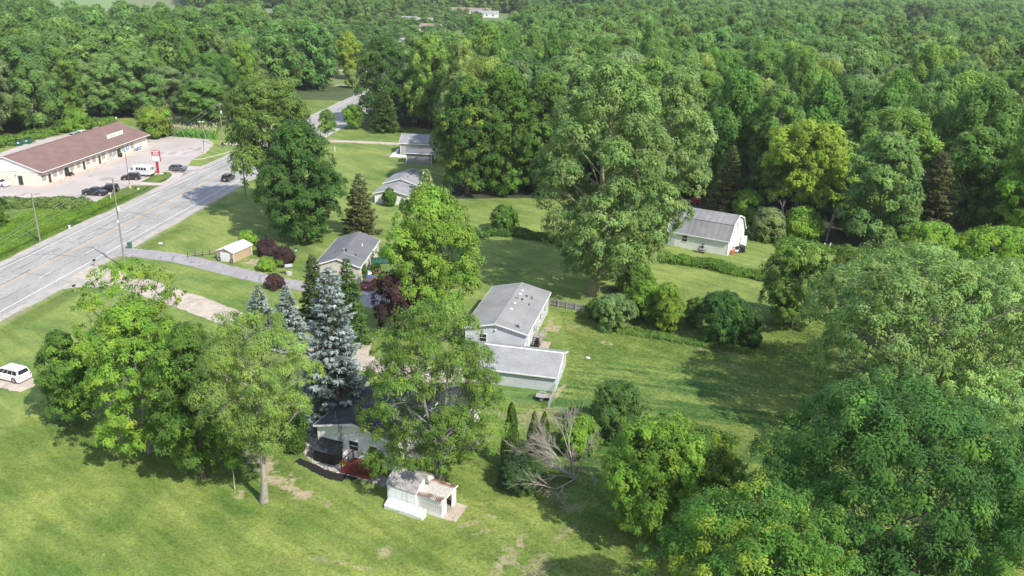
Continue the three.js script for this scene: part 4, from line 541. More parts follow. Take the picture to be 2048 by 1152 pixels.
const BLACKP = paintM(0.012, 0.012, 0.014), WHITEP = paintM(0.78, 0.78, 0.77), GREYP = paintM(0.1, 0.105, 0.12), REDP = paintM(0.3, 0.015, 0.015), SILVERP = paintM(0.45, 0.47, 0.5);
car('suv', 'black SUV driving away on the road', 'car', road(36.5, 1.1, 0.024), 6.4, { paint: BLACKP, L: 4.1, rack: true });
car('hatchback', 'grey hatchback leaving the parking lot by the red sign island', 'car', G(356, 341).setY(0.02), 97, { paint: GREYP, L: 4.0, H: 1.5, belt: 0.95, hood: 0.92, rear: 0.9, cab: [-1.95, 1.15, -1.35, 0.3] });
car('suv', 'black SUV parked beside the white bus', 'car', G(263, 359).setY(0.02), -101, { paint: BLACKP, L: 4.3, rack: true });
car('suv', 'black SUV parked behind the black pickup truck', 'car', G(218, 383).setY(0.02), -96, { paint: BLACKP, L: 4.2, H: 1.75, cab: [-2.05, 0.95, -1.9, 0.35] });
{ const p = car('pickup_truck', 'black pickup truck parked at the corner of the lot near the grass', 'truck', G(191, 390).setY(0.02), 94, { paint: BLACKP, L: 5.1, W: 1.9, H: 1.78, belt: 1.1, hood: 1.08, rear: 1.08, cab: [-0.75, 1.35, -0.55, 0.6], r: 0.38, wb: 0.64, win: 2, bed: true }); mesh('bed', [box(1.6, 0.02, 1.6, -1.65, 1.12, 0)], M.dark, p); for (const z of [-1, 1]) mesh('bed_rail', rbox(1.75, 0.08, 0.12, -1.65, 1.14, z * 0.84, 0.03), BLACKP, p); mesh('tonneau', rbox(1.68, 0.06, 1.6, -1.65, 1.16, 0, 0.02), M.black, p); }
car('suv', 'white SUV parked at the left end wall of the store building', 'car', G(1, 372).setY(0.02), 104, { paint: WHITEP, L: 4.4, rack: true });
car('minivan', 'white minivan parked on the gravel pull-in at the left', 'car', G(24, 757).setY(0.02), -70, { paint: WHITEP, L: 4.75, W: 1.9, H: 1.76, hood: 1.0, belt: 1.05, rear: 1.0, cab: [-2.3, 1.55, -2.0, 0.55], win: 4, rack: true, r: 0.36 });
car('pickup_truck', 'red vehicle seen from behind at the end of the paved drive', 'truck', G(742, 574).setY(0.03), 14, { paint: REDP, L: 4.2, W: 1.75, H: 1.6, cab: [-1.95, 1.0, -1.7, 0.35] });
car('car', 'silver car parked behind the store roof ridge', 'car', G(150, 265, 1.5).setY(0.02), 6, { paint: SILVERP, L: 4.4, H: 1.6 });
car('car', 'white car parked behind the store roof ridge', 'car', G(165, 260.5, 1.5).setY(0.02), 6, { paint: WHITEP, L: 4.4, H: 1.6 });
{ // shuttle bus
  const g = thing('shuttle_bus', 'white shuttle bus parked in the lot beside the red sign', 'bus', G(284, 351).setY(0.02), turnOf(-82)), L = 5.9, W = 2.15, H = 2.65;
  mesh('body', [rbox(4.5, 2.1, W, -0.65, 1.5, 0, 0.14), rbox(1.5, 0.85, 1.9, 2.2, 0.95, 0, 0.16), ...frustum(1.4, 2.45, 1.4, 1.75, 0.93, 0.85, 1.3, 2.2), rbox(1.0, 0.5, 2.0, 1.35, 2.3, 0, 0.14)], WHITEP, g);
  for (const s of [-1, 1]) { for (let k = 0; k < 4; k++) mesh('side_window', box(0.52, 0.62, 0.03, -1.6 + k * 0.68, 1.9, s * (W / 2 + 0.008)), carGlass, g); mesh('cab_window', box(0.6, 0.5, 0.03, 1.62, 1.7, s * 0.925), carGlass, g); mesh('mirror', rbox(0.1, 0.3, 0.22, 1.95, 1.65, s * 1.15, 0.03), M.dark, g); mesh('headlight', rbox(0.08, 0.16, 0.3, 2.93, 0.98, s * 0.68, 0.03), lampM, g); mesh('taillight', rbox(0.05, 0.25, 0.12, -2.9, 1.1, s * 0.92, 0.02), tailM, g); mesh('stripe', box(3.9, 0.06, 0.02, -0.7, 1.35, s * (W / 2 + 0.006)), M.grey, g); }
  mesh('windscreen', quad(V3(2.2, 1.4, 0.85), V3(2.2, 1.4, -0.85), V3(1.86, 2.1, -0.78), V3(1.86, 2.1, 0.78)), carGlass, g); for (const z of [-0.65, 0, 0.65]) mesh('rear_window', box(0.03, 0.8, z ? 0.22 : 0.42, -2.905, 1.9, z), carGlass, g); mesh('rear_door', box(0.02, 1.7, 0.95, -2.902, 1.4, 0), WHITEP, g); mesh('bumper', [box(0.15, 0.2, 2.0, 2.95, 0.55, 0), box(0.15, 0.2, 2.0, -2.95, 0.55, 0)], M.dark, g);
  for (const x of [-1.7, 2.05]) for (const z of [-1, 1]) wheelAt(g, x, z * 0.92, 0.4, 0.26);
}
// ---------- poles, lamps, wires ----------
const poleM = new THREE.MeshStandardMaterial({ color: new THREE.Color().setRGB(0.34, 0.31, 0.28), map: rep(barkTexPole(), 0.6, 2), roughness: 1 });
function barkTexPole() { const a = makeNoise(161, 16); return colorTex(64, 256, (u, v, o) => { o[0] = o[1] = o[2] = 0.75 + 0.5 * (a(u * 16, v * 2) - 0.5); }); }
const cans = std(0.62, 0.63, 0.62, { roughness: 0.5 });
function utilityPole(label, p, h, o = {}) {
  const t = thing('utility_pole', label, 'utility pole', p, o.turn ?? -ROAD_AZ); mesh('post', tube([V3(0, -0.1, 0), V3(0, h * 0.5, 0), V3(o.lean || 0, h, 0)], 0.16, 0.1, 9), poleM, t);
  if (o.arm) { mesh('crossarm', [box(2.3, 0.1, 0.12, 0, h - 0.5, 0.14), box(1.0, 0.04, 0.04, -0.5, h - 0.85, 0.14, 0, 0, 0.6), box(1.0, 0.04, 0.04, 0.5, h - 0.85, 0.14, 0, 0, -0.6)], poleM, t); for (const x of [-1.05, -0.45, 0.45, 1.05]) mesh('insulator', cyl(0.05, 0.04, 0.2, x, h - 0.45, 0.14, 8), cans, t); }
  if (o.can) { const c = mesh('transformer', [cyl(0.24, 0.24, 0.75, 0.34, o.can, 0.1, 14), cyl(0.2, 0.24, 0.08, 0.34, o.can - 0.08, 0.1, 14)], cans, t); mesh('bushing', [cyl(0.04, 0.03, 0.2, 0.27, o.can + 0.75, 0.1, 6), cyl(0.04, 0.03, 0.2, 0.42, o.can + 0.75, 0.1, 6)], M.grey, c); }
  if (o.box) mesh('meter_box', rbox(0.3, 0.5, 0.25, 0, o.box, 0.24, 0.03), cans, t);
  return t;
}
const p1 = G(251, 537), h1 = riseTo(p1, 358);
utilityPole('tall wooden utility pole at the mouth of the paved drive', p1, h1, { can: h1 - 5.4, box: h1 - 7.2, arm: false }); 
const arm1 = scene.children[scene.children.length - 1]; mesh('crossarm', box(1.5, 0.08, 0.1, -0.6, h1 - 0.7, 0.12), poleM, arm1); for (const x of [-1.2, -0.3]) mesh('insulator', cyl(0.05, 0.04, 0.2, x, h1 - 0.66, 0.12, 8), cans, arm1);
const p2 = G(80, 482); utilityPole('plain wooden pole in the rough grass left of the road', p2, riseTo(p2, 387));
const p3 = G(447, 296), h3 = riseTo(p3, 205); utilityPole('wooden utility pole with crossarm and pale transformers beyond the parking lot', p3, h3, { arm: true, can: h3 - 3.0 });
const p4 = G(492, 400), h4p = riseTo(p4, 312); utilityPole('thin wooden pole at the road edge under the dark roadside maple', p4, h4p);
const p5 = G(733, 173), h5 = riseTo(p5, 132); utilityPole('distant wooden pole on the lawn by the road bend', p5, h5);
const p6 = G(707, 178); utilityPole('short distant pole beside the drooping tree', p6, 8);
function lotLight(label, p, h, turn) {
  const t = thing('lot_light', label, 'lamp post', p, turn); mesh('concrete_base', cyl(0.3, 0.3, 0.75, 0, 0, 0, 12), std(0.55, 0.5, 0.36), t); mesh('post', tube([V3(0, 0.7, 0), V3(0, h, 0)], 0.08, 0.055, 8), std(0.12, 0.1, 0.09), t);
  for (const s of [-1, 1]) { const b = mesh('lamp_head', rbox(0.55, 0.35, 0.4, s * 0.4, h - 0.05, 0, 0.06), M.grey, t); mesh('lens', box(0.4, 0.28, 0.03, s * 0.4, h - 0.06, 0.21), cans, b); }
}
lotLight('brown lamp post with twin floodlights standing in front of the store windows', G(260, 376), riseTo(G(260, 376), 302), 0.3);
lotLight('lamp post at the grass strip of the far lot entrance', G(409, 307), riseTo(G(409, 307), 243), 0.3);
const wireM = std(0.4, 0.41, 0.42, { roughness: 0.4 }), wireD = std(0.08, 0.08, 0.085);
function wire(label, a, b, sag, m = wireM, r = 0.015) { const pts = []; for (let i = 0; i <= 14; i++) { const t = i / 14, p = a.clone().lerp(b, t); p.y -= sag * 4 * t * (1 - t); pts.push(p.sub(a)); } const t = mesh('overhead_wire', tube(pts, r, r, 4), m); t.position.copy(a); tag(t, label, 'wire'); }
const W3 = (k, y) => p3.clone().addScaledVector(RN, k).setY(y);
const ext = (a, b, k) => a.clone().lerp(b, k);
wire('upper pale overhead wire crossing above the parked pickup', W3(-1, h3 - 0.3), ext(W3(-1, h3 - 0.3), G(0, 476, 8.5), 1.12), 0.5);
wire('middle pale overhead wire crossing above the parked pickup', W3(0.4, h3 - 0.3), ext(W3(0.4, h3 - 0.3), G(0, 482, 8.3), 1.12), 0.5);
wire('lowest pale overhead wire crossing above the parked pickup', W3(0.1, h3 - 3.4), ext(W3(0.1, h3 - 3.4), G(0, 494, 6.5), 1.12), 0.4);
wire('dark overhead line from the tall pole to the thin roadside pole', p1.clone().setY(h1 - 4.2), p4.clone().setY(h4p - 0.3), 0.8, wireD, 0.018);
wire('dark service line from the tall pole over the paved drive to the dark-roofed house', p1.clone().setY(h1 - 4.6), G(650, 512, 3.6), 1.2, wireD, 0.015);
wire('dark line from the tall pole across the road to the plain pole', p1.clone().setY(h1 - 0.8), p2.clone().setY(7.6), 0.7, wireD, 0.015);
wire('dark line from the thin roadside pole on to the distant road', p4.clone().setY(h4p - 0.3), road(170, 11, 11), 1.2, wireD, 0.02);
// ---------- the red sign ----------
{
  const t = thing('pylon_sign', 'tall red and white LIQUOR sign on a red post at the grass island', 'sign', G(316.5, 347.5), -0.12), red = std(0.42, 0.03, 0.05, { roughness: 0.45 });
  mesh('footing', rbox(2.6, 0.1, 1.0, 0, 0.05, 0, 0.03), std(0.6, 0.57, 0.48), t); mesh('post', rbox(0.55, 3.3, 0.35, 0, 1.6, 0, 0.03), red, t); for (const y of [0.9, 1.65]) mesh('post_band', box(0.58, 0.05, 0.38, 0, y, 0), std(0.55, 0.2, 0.2), t);
  mesh('cabinet', rbox(2.1, 2.75, 0.36, 0, 4.4, 0, 0.04), red, t);
  const cv = document.createElement('canvas'); cv.width = 512; cv.height = 660; const c = cv.getContext('2d'); c.fillStyle = '#b02a3c'; c.fillRect(0, 0, 512, 660); c.fillStyle = '#f3dfe0'; c.fillRect(8, 6, 496, 46); c.fillStyle = '#fff'; c.font = 'bold 112px sans-serif'; c.textAlign = 'center'; c.textBaseline = 'middle'; c.fillText('LIQUOR', 262, 180, 450);
  const R = rng(6), bars = (x0, x1, y, hh, col) => { c.fillStyle = col; for (let x = x0; x < x1;) { const w = 10 + R() * 22; c.fillRect(x, y, w, hh); x += w + 5 + R() * 8; } }; bars(130, 400, 84, 34, '#f6e6e6'); bars(40, 470, 262, 40, '#f0d5d7');
  c.fillStyle = '#f5f3ef'; c.fillRect(10, 330, 492, 322); bars(50, 190, 380, 26, '#9a9794'); bars(230, 460, 384, 26, '#8d8b88'); bars(90, 190, 462, 44, '#55524f'); bars(250, 470, 470, 40, '#4c4a48'); bars(60, 180, 570, 26, '#8a8785'); bars(300, 470, 580, 26, '#86837f');
  const tx = new THREE.CanvasTexture(cv); tx.colorSpace = THREE.SRGBColorSpace; const fm = new THREE.MeshStandardMaterial({ map: tx, roughness: 0.5 });
  mesh('sign_face', new THREE.PlaneGeometry(1.98, 2.6).translate(0, 4.4, 0.184), fm, t); mesh('sign_face', new THREE.PlaneGeometry(1.98, 2.6).rotateY(Math.PI).translate(0, 4.4, -0.184), fm, t);
}
// ---------- small roadside things ----------
{
  const mb = (label, p, turn) => { const t = thing('mailbox', label, 'mailbox', p, turn); mesh('post', box(0.1, 1.05, 0.1, 0, 0.52, 0), M.oldWood, t); const s = new THREE.Shape(); s.moveTo(-0.13, 0); s.lineTo(0.13, 0); s.lineTo(0.13, 0.15); s.absarc(0, 0.15, 0.13, 0, Math.PI, false); s.lineTo(-0.13, 0); mesh('box', new THREE.ExtrudeGeometry(s, { depth: 0.55, bevelEnabled: false }).translate(0, 1.05, -0.27), M.black, t); mesh('flag', box(0.02, 0.2, 0.08, 0.15, 1.3, 0.1), std(0.5, 0.05, 0.04), t); };
  mb('black mailbox on the grass island right of the red sign', G(331.5, 356), 1.2); mb('black mailbox at the road edge by the gravel apron', G(190, 533), -0.2); mb('dark mailbox at the road edge near the near-row maples', G(150, 585), -0.2);
  const bx = thing('utility_cabinet', 'green utility cabinet at the road edge by the paved drive', 'utility cabinet', G(260, 497), 0.1); mesh('body', rbox(0.7, 1.15, 0.5, 0, 0.62, 0, 0.04), std(0.05, 0.13, 0.1, { roughness: 0.5 }), bx); mesh('lid', rbox(0.78, 0.1, 0.58, 0, 1.22, 0, 0.03), std(0.09, 0.2, 0.16), bx); mesh('base', box(0.8, 0.1, 0.6, 0, 0.05, 0), M.grey, bx); mesh('door_seam', box(0.02, 0.9, 0.01, 0, 0.62, 0.252), M.dark, bx);
  const hy = thing('fire_hydrant', 'white and black hydrant on the left grass verge of the road', 'hydrant', G(139, 456)); mesh('barrel', [cyl(0.22, 0.18, 0.18, 0, 0, 0, 12), cyl(0.15, 0.14, 0.55, 0, 0.15, 0, 12)], M.white, hy); mesh('cap', new THREE.SphereGeometry(0.17, 12, 8).translate(0, 0.74, 0), M.black, hy); mesh('nozzle', [new THREE.CylinderGeometry(0.08, 0.08, 0.5, 10).rotateZ(Math.PI / 2).translate(0, 0.5, 0), new THREE.CylinderGeometry(0.1, 0.1, 0.2, 10).rotateX(Math.PI / 2).translate(0, 0.5, 0.14)], M.white, hy); mesh('marker_rod', tube([V3(-0.2, 0, 0), V3(-0.2, 1.3, 0)], 0.02, 0.02, 5), M.black, hy);
  const mk = thing('marker_post', 'slim white marker post on the grass below the black pickup', 'marker post', G(222, 398)); mesh('post', rbox(0.14, 1.25, 0.06, 0, 0.6, 0, 0.02), M.white, mk); mesh('cap', rbox(0.16, 0.12, 0.08, 0, 1.24, 0, 0.02), std(0.5, 0.4, 0.1), mk);
  const m2 = thing('marker_post', 'slim white marker post on the lawn beside the straight drive', 'marker post', G(670, 303)); mesh('post', rbox(0.16, 1.5, 0.08, 0, 0.75, 0, 0.02), M.white, m2); mesh('cap', rbox(0.18, 0.1, 0.1, 0, 1.5, 0, 0.02), cans, m2);
  const fl = thing('ground_floodlight', 'small pale floodlight on the grass below the brown lamp post', 'floodlight', G(275, 379), 0.5); mesh('base', box(0.5, 0.3, 0.4, 0.15, 0.15, 0), std(0.6, 0.55, 0.4), fl); mesh('lamp', rbox(0.4, 0.35, 0.3, -0.3, 0.4, 0, 0.05), M.dark, fl);
  const sl = thing('access_cover', 'small pale round cover lying on the roadside lawn', 'cover', G(321, 487)); mesh('lid', cyl(0.4, 0.38, 0.12, 0, 0, 0, 16), cans, sl); mesh('knob', cyl(0.05, 0.05, 0.05, 0, 0.12, 0, 8), M.grey, sl);
  const s3 = thing('access_cover', 'small pale round cover lying on the striped lawn', 'cover', G(1176, 716)); mesh('lid', cyl(0.32, 0.3, 0.1, 0, 0, 0, 16), cans, s3); mesh('knob', cyl(0.05, 0.05, 0.05, 0, 0.1, 0, 8), M.grey, s3);
  const dump = (label, p, turn) => { const t = thing('dumpster', label, 'dumpster', p, turn), gm = std(0.02, 0.11, 0.085, { roughness: 0.5 }), s = new THREE.Shape([[-0.85, 0.15], [0.85, 0.15], [1.0, 1.35], [-1.0, 1.6]].map(q => new THREE.Vector2(...q))), e = new THREE.ExtrudeGeometry(s, { depth: 1.9, bevelEnabled: false }).rotateY(Math.PI / 2).translate(-0.95, 0, 0); mesh('body', e, gm, t); for (const x of [-0.48, 0.48]) mesh('lid', box(0.92, 0.05, 2.05, x, 1.53, 0, 0, -0.0), M.black, t); for (const x of [-0.98, 0.98]) mesh('fork_pocket', box(0.12, 0.18, 1.2, x, 0.8, 0), gm, t); mesh('decal', box(0.5, 0.3, 0.02, 0.2, 0.9, 0.98), M.white, t); };
  dump('green dumpster with black lid behind the store, left of the pair', G(38, 291), 0.2); dump('green dumpster with black lid behind the store, right of the pair', G(55, 287), 0.1);
}
// ---------- garden things ----------
{
  const w = thing('wishing_well', 'small stone wishing well with a little roof beside the paved drive', 'wishing well', G(578, 549), 0.4); mesh('stone_ring', cyl(0.55, 0.5, 0.55, 0, 0, 0, 14), std(0.42, 0.42, 0.42, { roughness: 1 }), w); for (const s of [-1, 1]) mesh('post', box(0.08, 1.3, 0.08, s * 0.4, 0.95, 0), M.wood, w); for (const s of [-1, 1]) mesh('roof', box(1.2, 0.05, 0.65, 0, 1.68, s * 0.24, 0, s * 0.6), std(0.35, 0.36, 0.4), w); mesh('crank', tube([V3(-0.5, 1.2, 0), V3(0.55, 1.2, 0)], 0.04, 0.04, 6), M.dark, w);
  const f = (label, p, h, top) => { const t = thing('bird_feeder', label, 'bird feeder', p); mesh('pole', tube([V3(0, 0, 0), V3(0, h, 0)], 0.03, 0.03, 6), M.dark, t); mesh('house', rbox(0.3, 0.4, 0.3, 0, h, 0, 0.04), top, t); mesh('roof', new THREE.ConeGeometry(0.3, 0.22, 8).translate(0, h + 0.3, 0), M.black, t); };
  f('white-topped bird feeder pole on the lawn near the dark-roofed house', G(592, 509), 0.9, M.white); f('black bird feeder pole in the shade beyond the first purple shrub', G(533, 485), 0.9, M.black);
  const wp = thing('white_post', 'short white post between the two purple shrubs', 'post', G(554, 506)); mesh('shaft', cyl(0.11, 0.1, 0.95, 0, 0, 0, 10), M.white, wp); mesh('cap', new THREE.SphereGeometry(0.12, 10, 6).translate(0, 0.97, 0), M.white, wp);
  // weathered board fence
  const a = G(1099, 611), b = G(1186, 627), dir = b.clone().sub(a), len = dir.length(), fc = thing('board_fence', 'weathered grey board fence at the far corner of the middle home', 'fence', a, -Math.atan2(dir.z, dir.x)), R = rng(31);
  const oldM = [std(0.3, 0.28, 0.26, { roughness: 1 }), std(0.36, 0.34, 0.32, { roughness: 1 }), std(0.25, 0.235, 0.22, { roughness: 1 })]; const nb = Math.floor(len / 0.16); for (let i = 0; i < nb; i++) mesh('board', box(0.145, 1.05 + R() * 0.06, 0.025, 0.08 + i * 0.16, 0.58, (R() - 0.5) * 0.01), oldM[Math.floor(R() * 3)], fc);
  for (let i = 0; i <= 5; i++) mesh('post', box(0.11, 1.3, 0.11, len * i / 5, 0.65, 0.08), oldM[1], fc); for (const y of [0.3, 0.9]) mesh('rail', box(len, 0.09, 0.045, len / 2, y, 0.04), oldM[0], fc);
  // chain link fence and gate
  const link = (name, label, A, B, h, n) => { const d = B.clone().sub(A), l = d.length(), t = thing(name, label, 'fence', A, -Math.atan2(d.z, d.x)), steel = std(0.5, 0.51, 0.52, { roughness: 0.5, metalness: 0.5 }); for (let i = 0; i <= n; i++) mesh('post', cyl(0.03, 0.03, h + 0.05, l * i / n, 0, 0, 7), steel, t); mesh('top_rail', tube([V3(0, h, 0), V3(l, h, 0)], 0.024, 0.024, 6), steel, t); const ws = []; for (let x = -h; x < l; x += 0.13) for (const s of [1, -1]) { let x0 = x, y0 = 0, x1 = x + h, y1 = h; if (x0 < 0) { y0 = -x0; x0 = 0; } if (x1 > l) { y1 -= x1 - l; x1 = l; } if (y1 - y0 > 0.05) ws.push(s > 0 ? tube([V3(x0, y0, 0), V3(x1, y1, 0)], 0.0045, 0.0045, 3) : tube([V3(l - x0, y0, 0.006), V3(l - x1, y1, 0.006)], 0.0045, 0.0045, 3)); } const m = mesh('wire_mesh', ws, steel, t); m.userData.kind = 'stuff'; };
  link('chain_link_gate', 'open chain link gate leaf at the near corner of the garage', G(1096, 823), G(1111, 783), 1.1, 1); link('chain_link_fence', 'low chain link fence running right from the garage gate', G(1108, 830), G(1192, 850), 1.1, 3);
  // utility trailer
  const tr = thing('utility_trailer', 'small utility trailer with one pale wheel parked at the garage wall', 'trailer', G(1087, 799), turnOf(98)); mesh('frame', [box(2.0, 0.08, 0.07, 0, 0.48, 0.5), box(2.0, 0.08, 0.07, 0, 0.48, -0.5), box(0.07, 0.08, 1.0, 0.95, 0.48, 0), box(0.07, 0.08, 1.0, -0.95, 0.48, 0)], M.dark, tr); mesh('deck', box(1.9, 0.04, 1.0, 0, 0.54, 0), M.oldWood, tr); mesh('drawbar', [tube([V3(-0.95, 0.48, 0.4), V3(-1.9, 0.42, 0)], 0.035, 0.035, 5), tube([V3(-0.95, 0.48, -0.4), V3(-1.9, 0.42, 0)], 0.035, 0.035, 5)], M.dark, tr); for (const z of [-0.68, 0.68]) wheelAt(tr, -0.2, z, 0.3, 0.2); mesh('fender', [box(0.8, 0.04, 0.3, -0.2, 0.66, 0.68), box(0.8, 0.04, 0.3, -0.2, 0.66, -0.68)], M.grey, tr);
  // things by the dark-roofed house
  const J = thing('teal_canopy', 'teal cloth canopy standing under the bright maple beside the dark-roofed house', 'canopy', G(760, 545), 0.2), teal = std(0.02, 0.085, 0.07); for (const [x, z] of [[-1.4, -1.2], [1.4, -1.2], [-1.4, 1.2], [1.4, 1.2]]) mesh('pole', cyl(0.03, 0.03, 2.2, x, 0, z, 6), M.metal, J); mesh('cloth', [quad(V3(-1.5, 2.2, 1.3), V3(1.5, 2.2, 1.3), V3(0.3, 2.8, 0), V3(-0.3, 2.8, 0)), quad(V3(1.5, 2.2, 1.3), V3(1.5, 2.2, -1.3), V3(0.3, 2.8, 0), V3(0.29, 2.8, 0)), quad(V3(1.5, 2.2, -1.3), V3(-1.5, 2.2, -1.3), V3(-0.3, 2.8, 0), V3(0.3, 2.8, 0)), quad(V3(-1.5, 2.2, -1.3), V3(-1.5, 2.2, 1.3), V3(-0.3, 2.8, 0), V3(-0.29, 2.8, 0)), box(3.0, 0.3, 0.02, 0, 2.1, 1.31)], Object.assign(teal, { side: THREE.DoubleSide }), J);
  const bt = thing('tub', 'white covered tub with dark drum beside the dark-roofed house wall', 'tub', G(733, 553), 0.2); mesh('shell', new THREE.LatheGeometry([[0, 0.05], [0.75, 0.05], [0.85, 0.6], [0.95, 0.62], [0.9, 0.72], [0, 0.8]].map(q => new THREE.Vector2(...q)), 18), M.white, bt); mesh('cover', cyl(0.85, 0.8, 0.08, 0, 0.72, 0, 18), cans, bt);
  const dr = thing('drum', 'dark round drum between the white tub and the stacked boxes', 'drum', G(744, 551)); mesh('body', new THREE.LatheGeometry([[0, 0], [0.4, 0], [0.42, 0.3], [0.4, 0.32], [0.42, 0.6], [0.4, 0.8], [0, 0.8]].map(q => new THREE.Vector2(...q)), 14), M.dark, dr); mesh('lid', cyl(0.36, 0.36, 0.04, 0, 0.8, 0, 14), M.grey, dr);
  const st = thing('stacked_boxes', 'stack of rusty brown shelving and boxes by the dark-roofed house', 'shelving', G(752, 546), 0.1); for (let k = 0; k < 4; k++) mesh('shelf', box(1.5, 0.06, 0.8, 0, 0.2 + k * 0.45, 0), std(0.25, 0.12, 0.09), st); for (const [x, z] of [[-0.7, -0.35], [0.7, -0.35], [-0.7, 0.35], [0.7, 0.35]]) mesh('upright', box(0.07, 1.7, 0.07, x, 0.85, z), std(0.4, 0.38, 0.36), st); for (let k = 0; k < 3; k++) mesh('box', box(0.5, 0.32, 0.5, -0.4 + k * 0.4, 0.4 + k * 0.45, 0.05), std(0.45, 0.25, 0.15), st);
  const bl = thing('blue_tarp', 'blue tarp bundle in front of the red vehicle', 'tarp', G(741, 562)); { const s = new THREE.SphereGeometry(0.7, 14, 10), q = s.attributes.position; for (let i = 0; i < q.count; i++) { const k = 0.75 + 0.5 * n2(q.getX(i) * 3 + 9, q.getZ(i) * 3 + q.getY(i)); q.setXYZ(i, q.getX(i) * k * 1.2, Math.max(0, q.getY(i) * k * 0.8 + 0.4), q.getZ(i) * k); } s.computeVertexNormals(); mesh('cloth', s, std(0.03, 0.08, 0.3), bl); mesh('rope', new THREE.TorusGeometry(0.72, 0.02, 5, 18).rotateX(0.3).translate(0, 0.5, 0), M.white, bl); }
  const tb = thing('white_table', 'white table by the dark hedge beyond the middle home lawn', 'table', G(1016, 468), 0.2); mesh('tabletop', rbox(2.0, 0.08, 0.9, 0, 0.75, 0, 0.03), M.white, tb); for (const [x, z] of [[-0.9, -0.35], [0.9, -0.35], [-0.9, 0.35], [0.9, 0.35]]) mesh('leg', box(0.07, 0.72, 0.07, x, 0.36, z), M.white, tb);
  const gl = thing('fire_pit', 'dark metal box standing behind the white table', 'box', G(1022, 462), 0.2); mesh('body', box(1.1, 0.5, 0.6, 0, 0.55, 0), M.black, gl); for (const s of [-1, 1]) mesh('leg', box(0.06, 0.35, 0.5, s * 0.45, 0.17, 0), M.dark, gl);
  const sw = thing('white_posts', 'pair of leaning white boards with a cross bar at the wood edge', 'frame', G(1653, 500), 0.1); for (const s of [-1, 1]) mesh('board', box(0.22, 1.5, 0.08, s * 0.55, 0.72, 0, 0, 0.12, s * -0.08), M.white, sw); mesh('bar', box(1.1, 0.08, 0.08, 0, 0.5, 0.05), M.oldWood, sw);
  const rt = thing('garden_cart', 'red garden cart half hidden in the shade behind the barn roof', 'cart', G(1392, 408), 0.3), rd = std(0.3, 0.03, 0.03); mesh('tub', rbox(2.0, 0.9, 1.3, 0, 0.8, 0, 0.1), rd, rt); for (const x of [-0.7, 0.7]) for (const z of [-0.65, 0.65]) wheelAt(rt, x, z, 0.32, 0.16); mesh('load', rbox(1.2, 0.5, 0.9, 0.5, 1.4, 0, 0.15), std(0.45, 0.3, 0.22), rt); mesh('handle', tube([V3(-1.0, 0.6, 0), V3(-2.6, 0.25, 0.2)], 0.05, 0.05, 6), M.white, rt);
  const st2 = thing('stone_pile', 'pale stones lying between the hedge shrubs', 'stones', G(1282, 628)), RR = rng(17); for (let i = 0; i < 6; i++) mesh('stone', new THREE.DodecahedronGeometry(0.22 + RR() * 0.2, 0).scale(1.3, 0.7, 1).rotateY(RR() * 3).translate((RR() - 0.5) * 2.2, 0.14, (RR() - 0.5) * 0.9), std(0.5, 0.46, 0.4, { roughness: 1 }), st2);
}
{ // far lattice tower
  const t = thing('transmission_tower', 'grey lattice transmission tower in the far field', 'transmission tower', G(442, 12)), H = 42, g = [], q = (s, y) => s * (4.2 * (1 - y / H) + 0.7); for (const a of [-1, 1]) for (const b of [-1, 1]) mesh('leg', tube([V3(q(a, 0), 0, q(b, 0)), V3(q(a, H), H, q(b, H))], 0.22, 0.15, 4), M.metal, t); for (let y = 0; y < H - 4; y += 5) for (const s of [-1, 1]) g.push(tube([V3(q(-1, y), y, q(s, y)), V3(q(1, y + 5), y + 5, q(s, y + 5))], 0.11, 0.11, 3), tube([V3(q(1, y), y, q(s, y)), V3(q(-1, y + 5), y + 5, q(s, y + 5))], 0.11, 0.11, 3), tube([V3(q(s, y), y, q(-1, y)), V3(q(s, y + 5), y + 5, q(1, y + 5))], 0.11, 0.11, 3)); mesh('brace', g, M.metal, t); for (const y of [26, 32, 38]) mesh('arm', tube([V3(-7, y, 0), V3(0, y + 1.2, 0), V3(7, y, 0)], 0.2, 0.2, 4), M.metal, t);
}
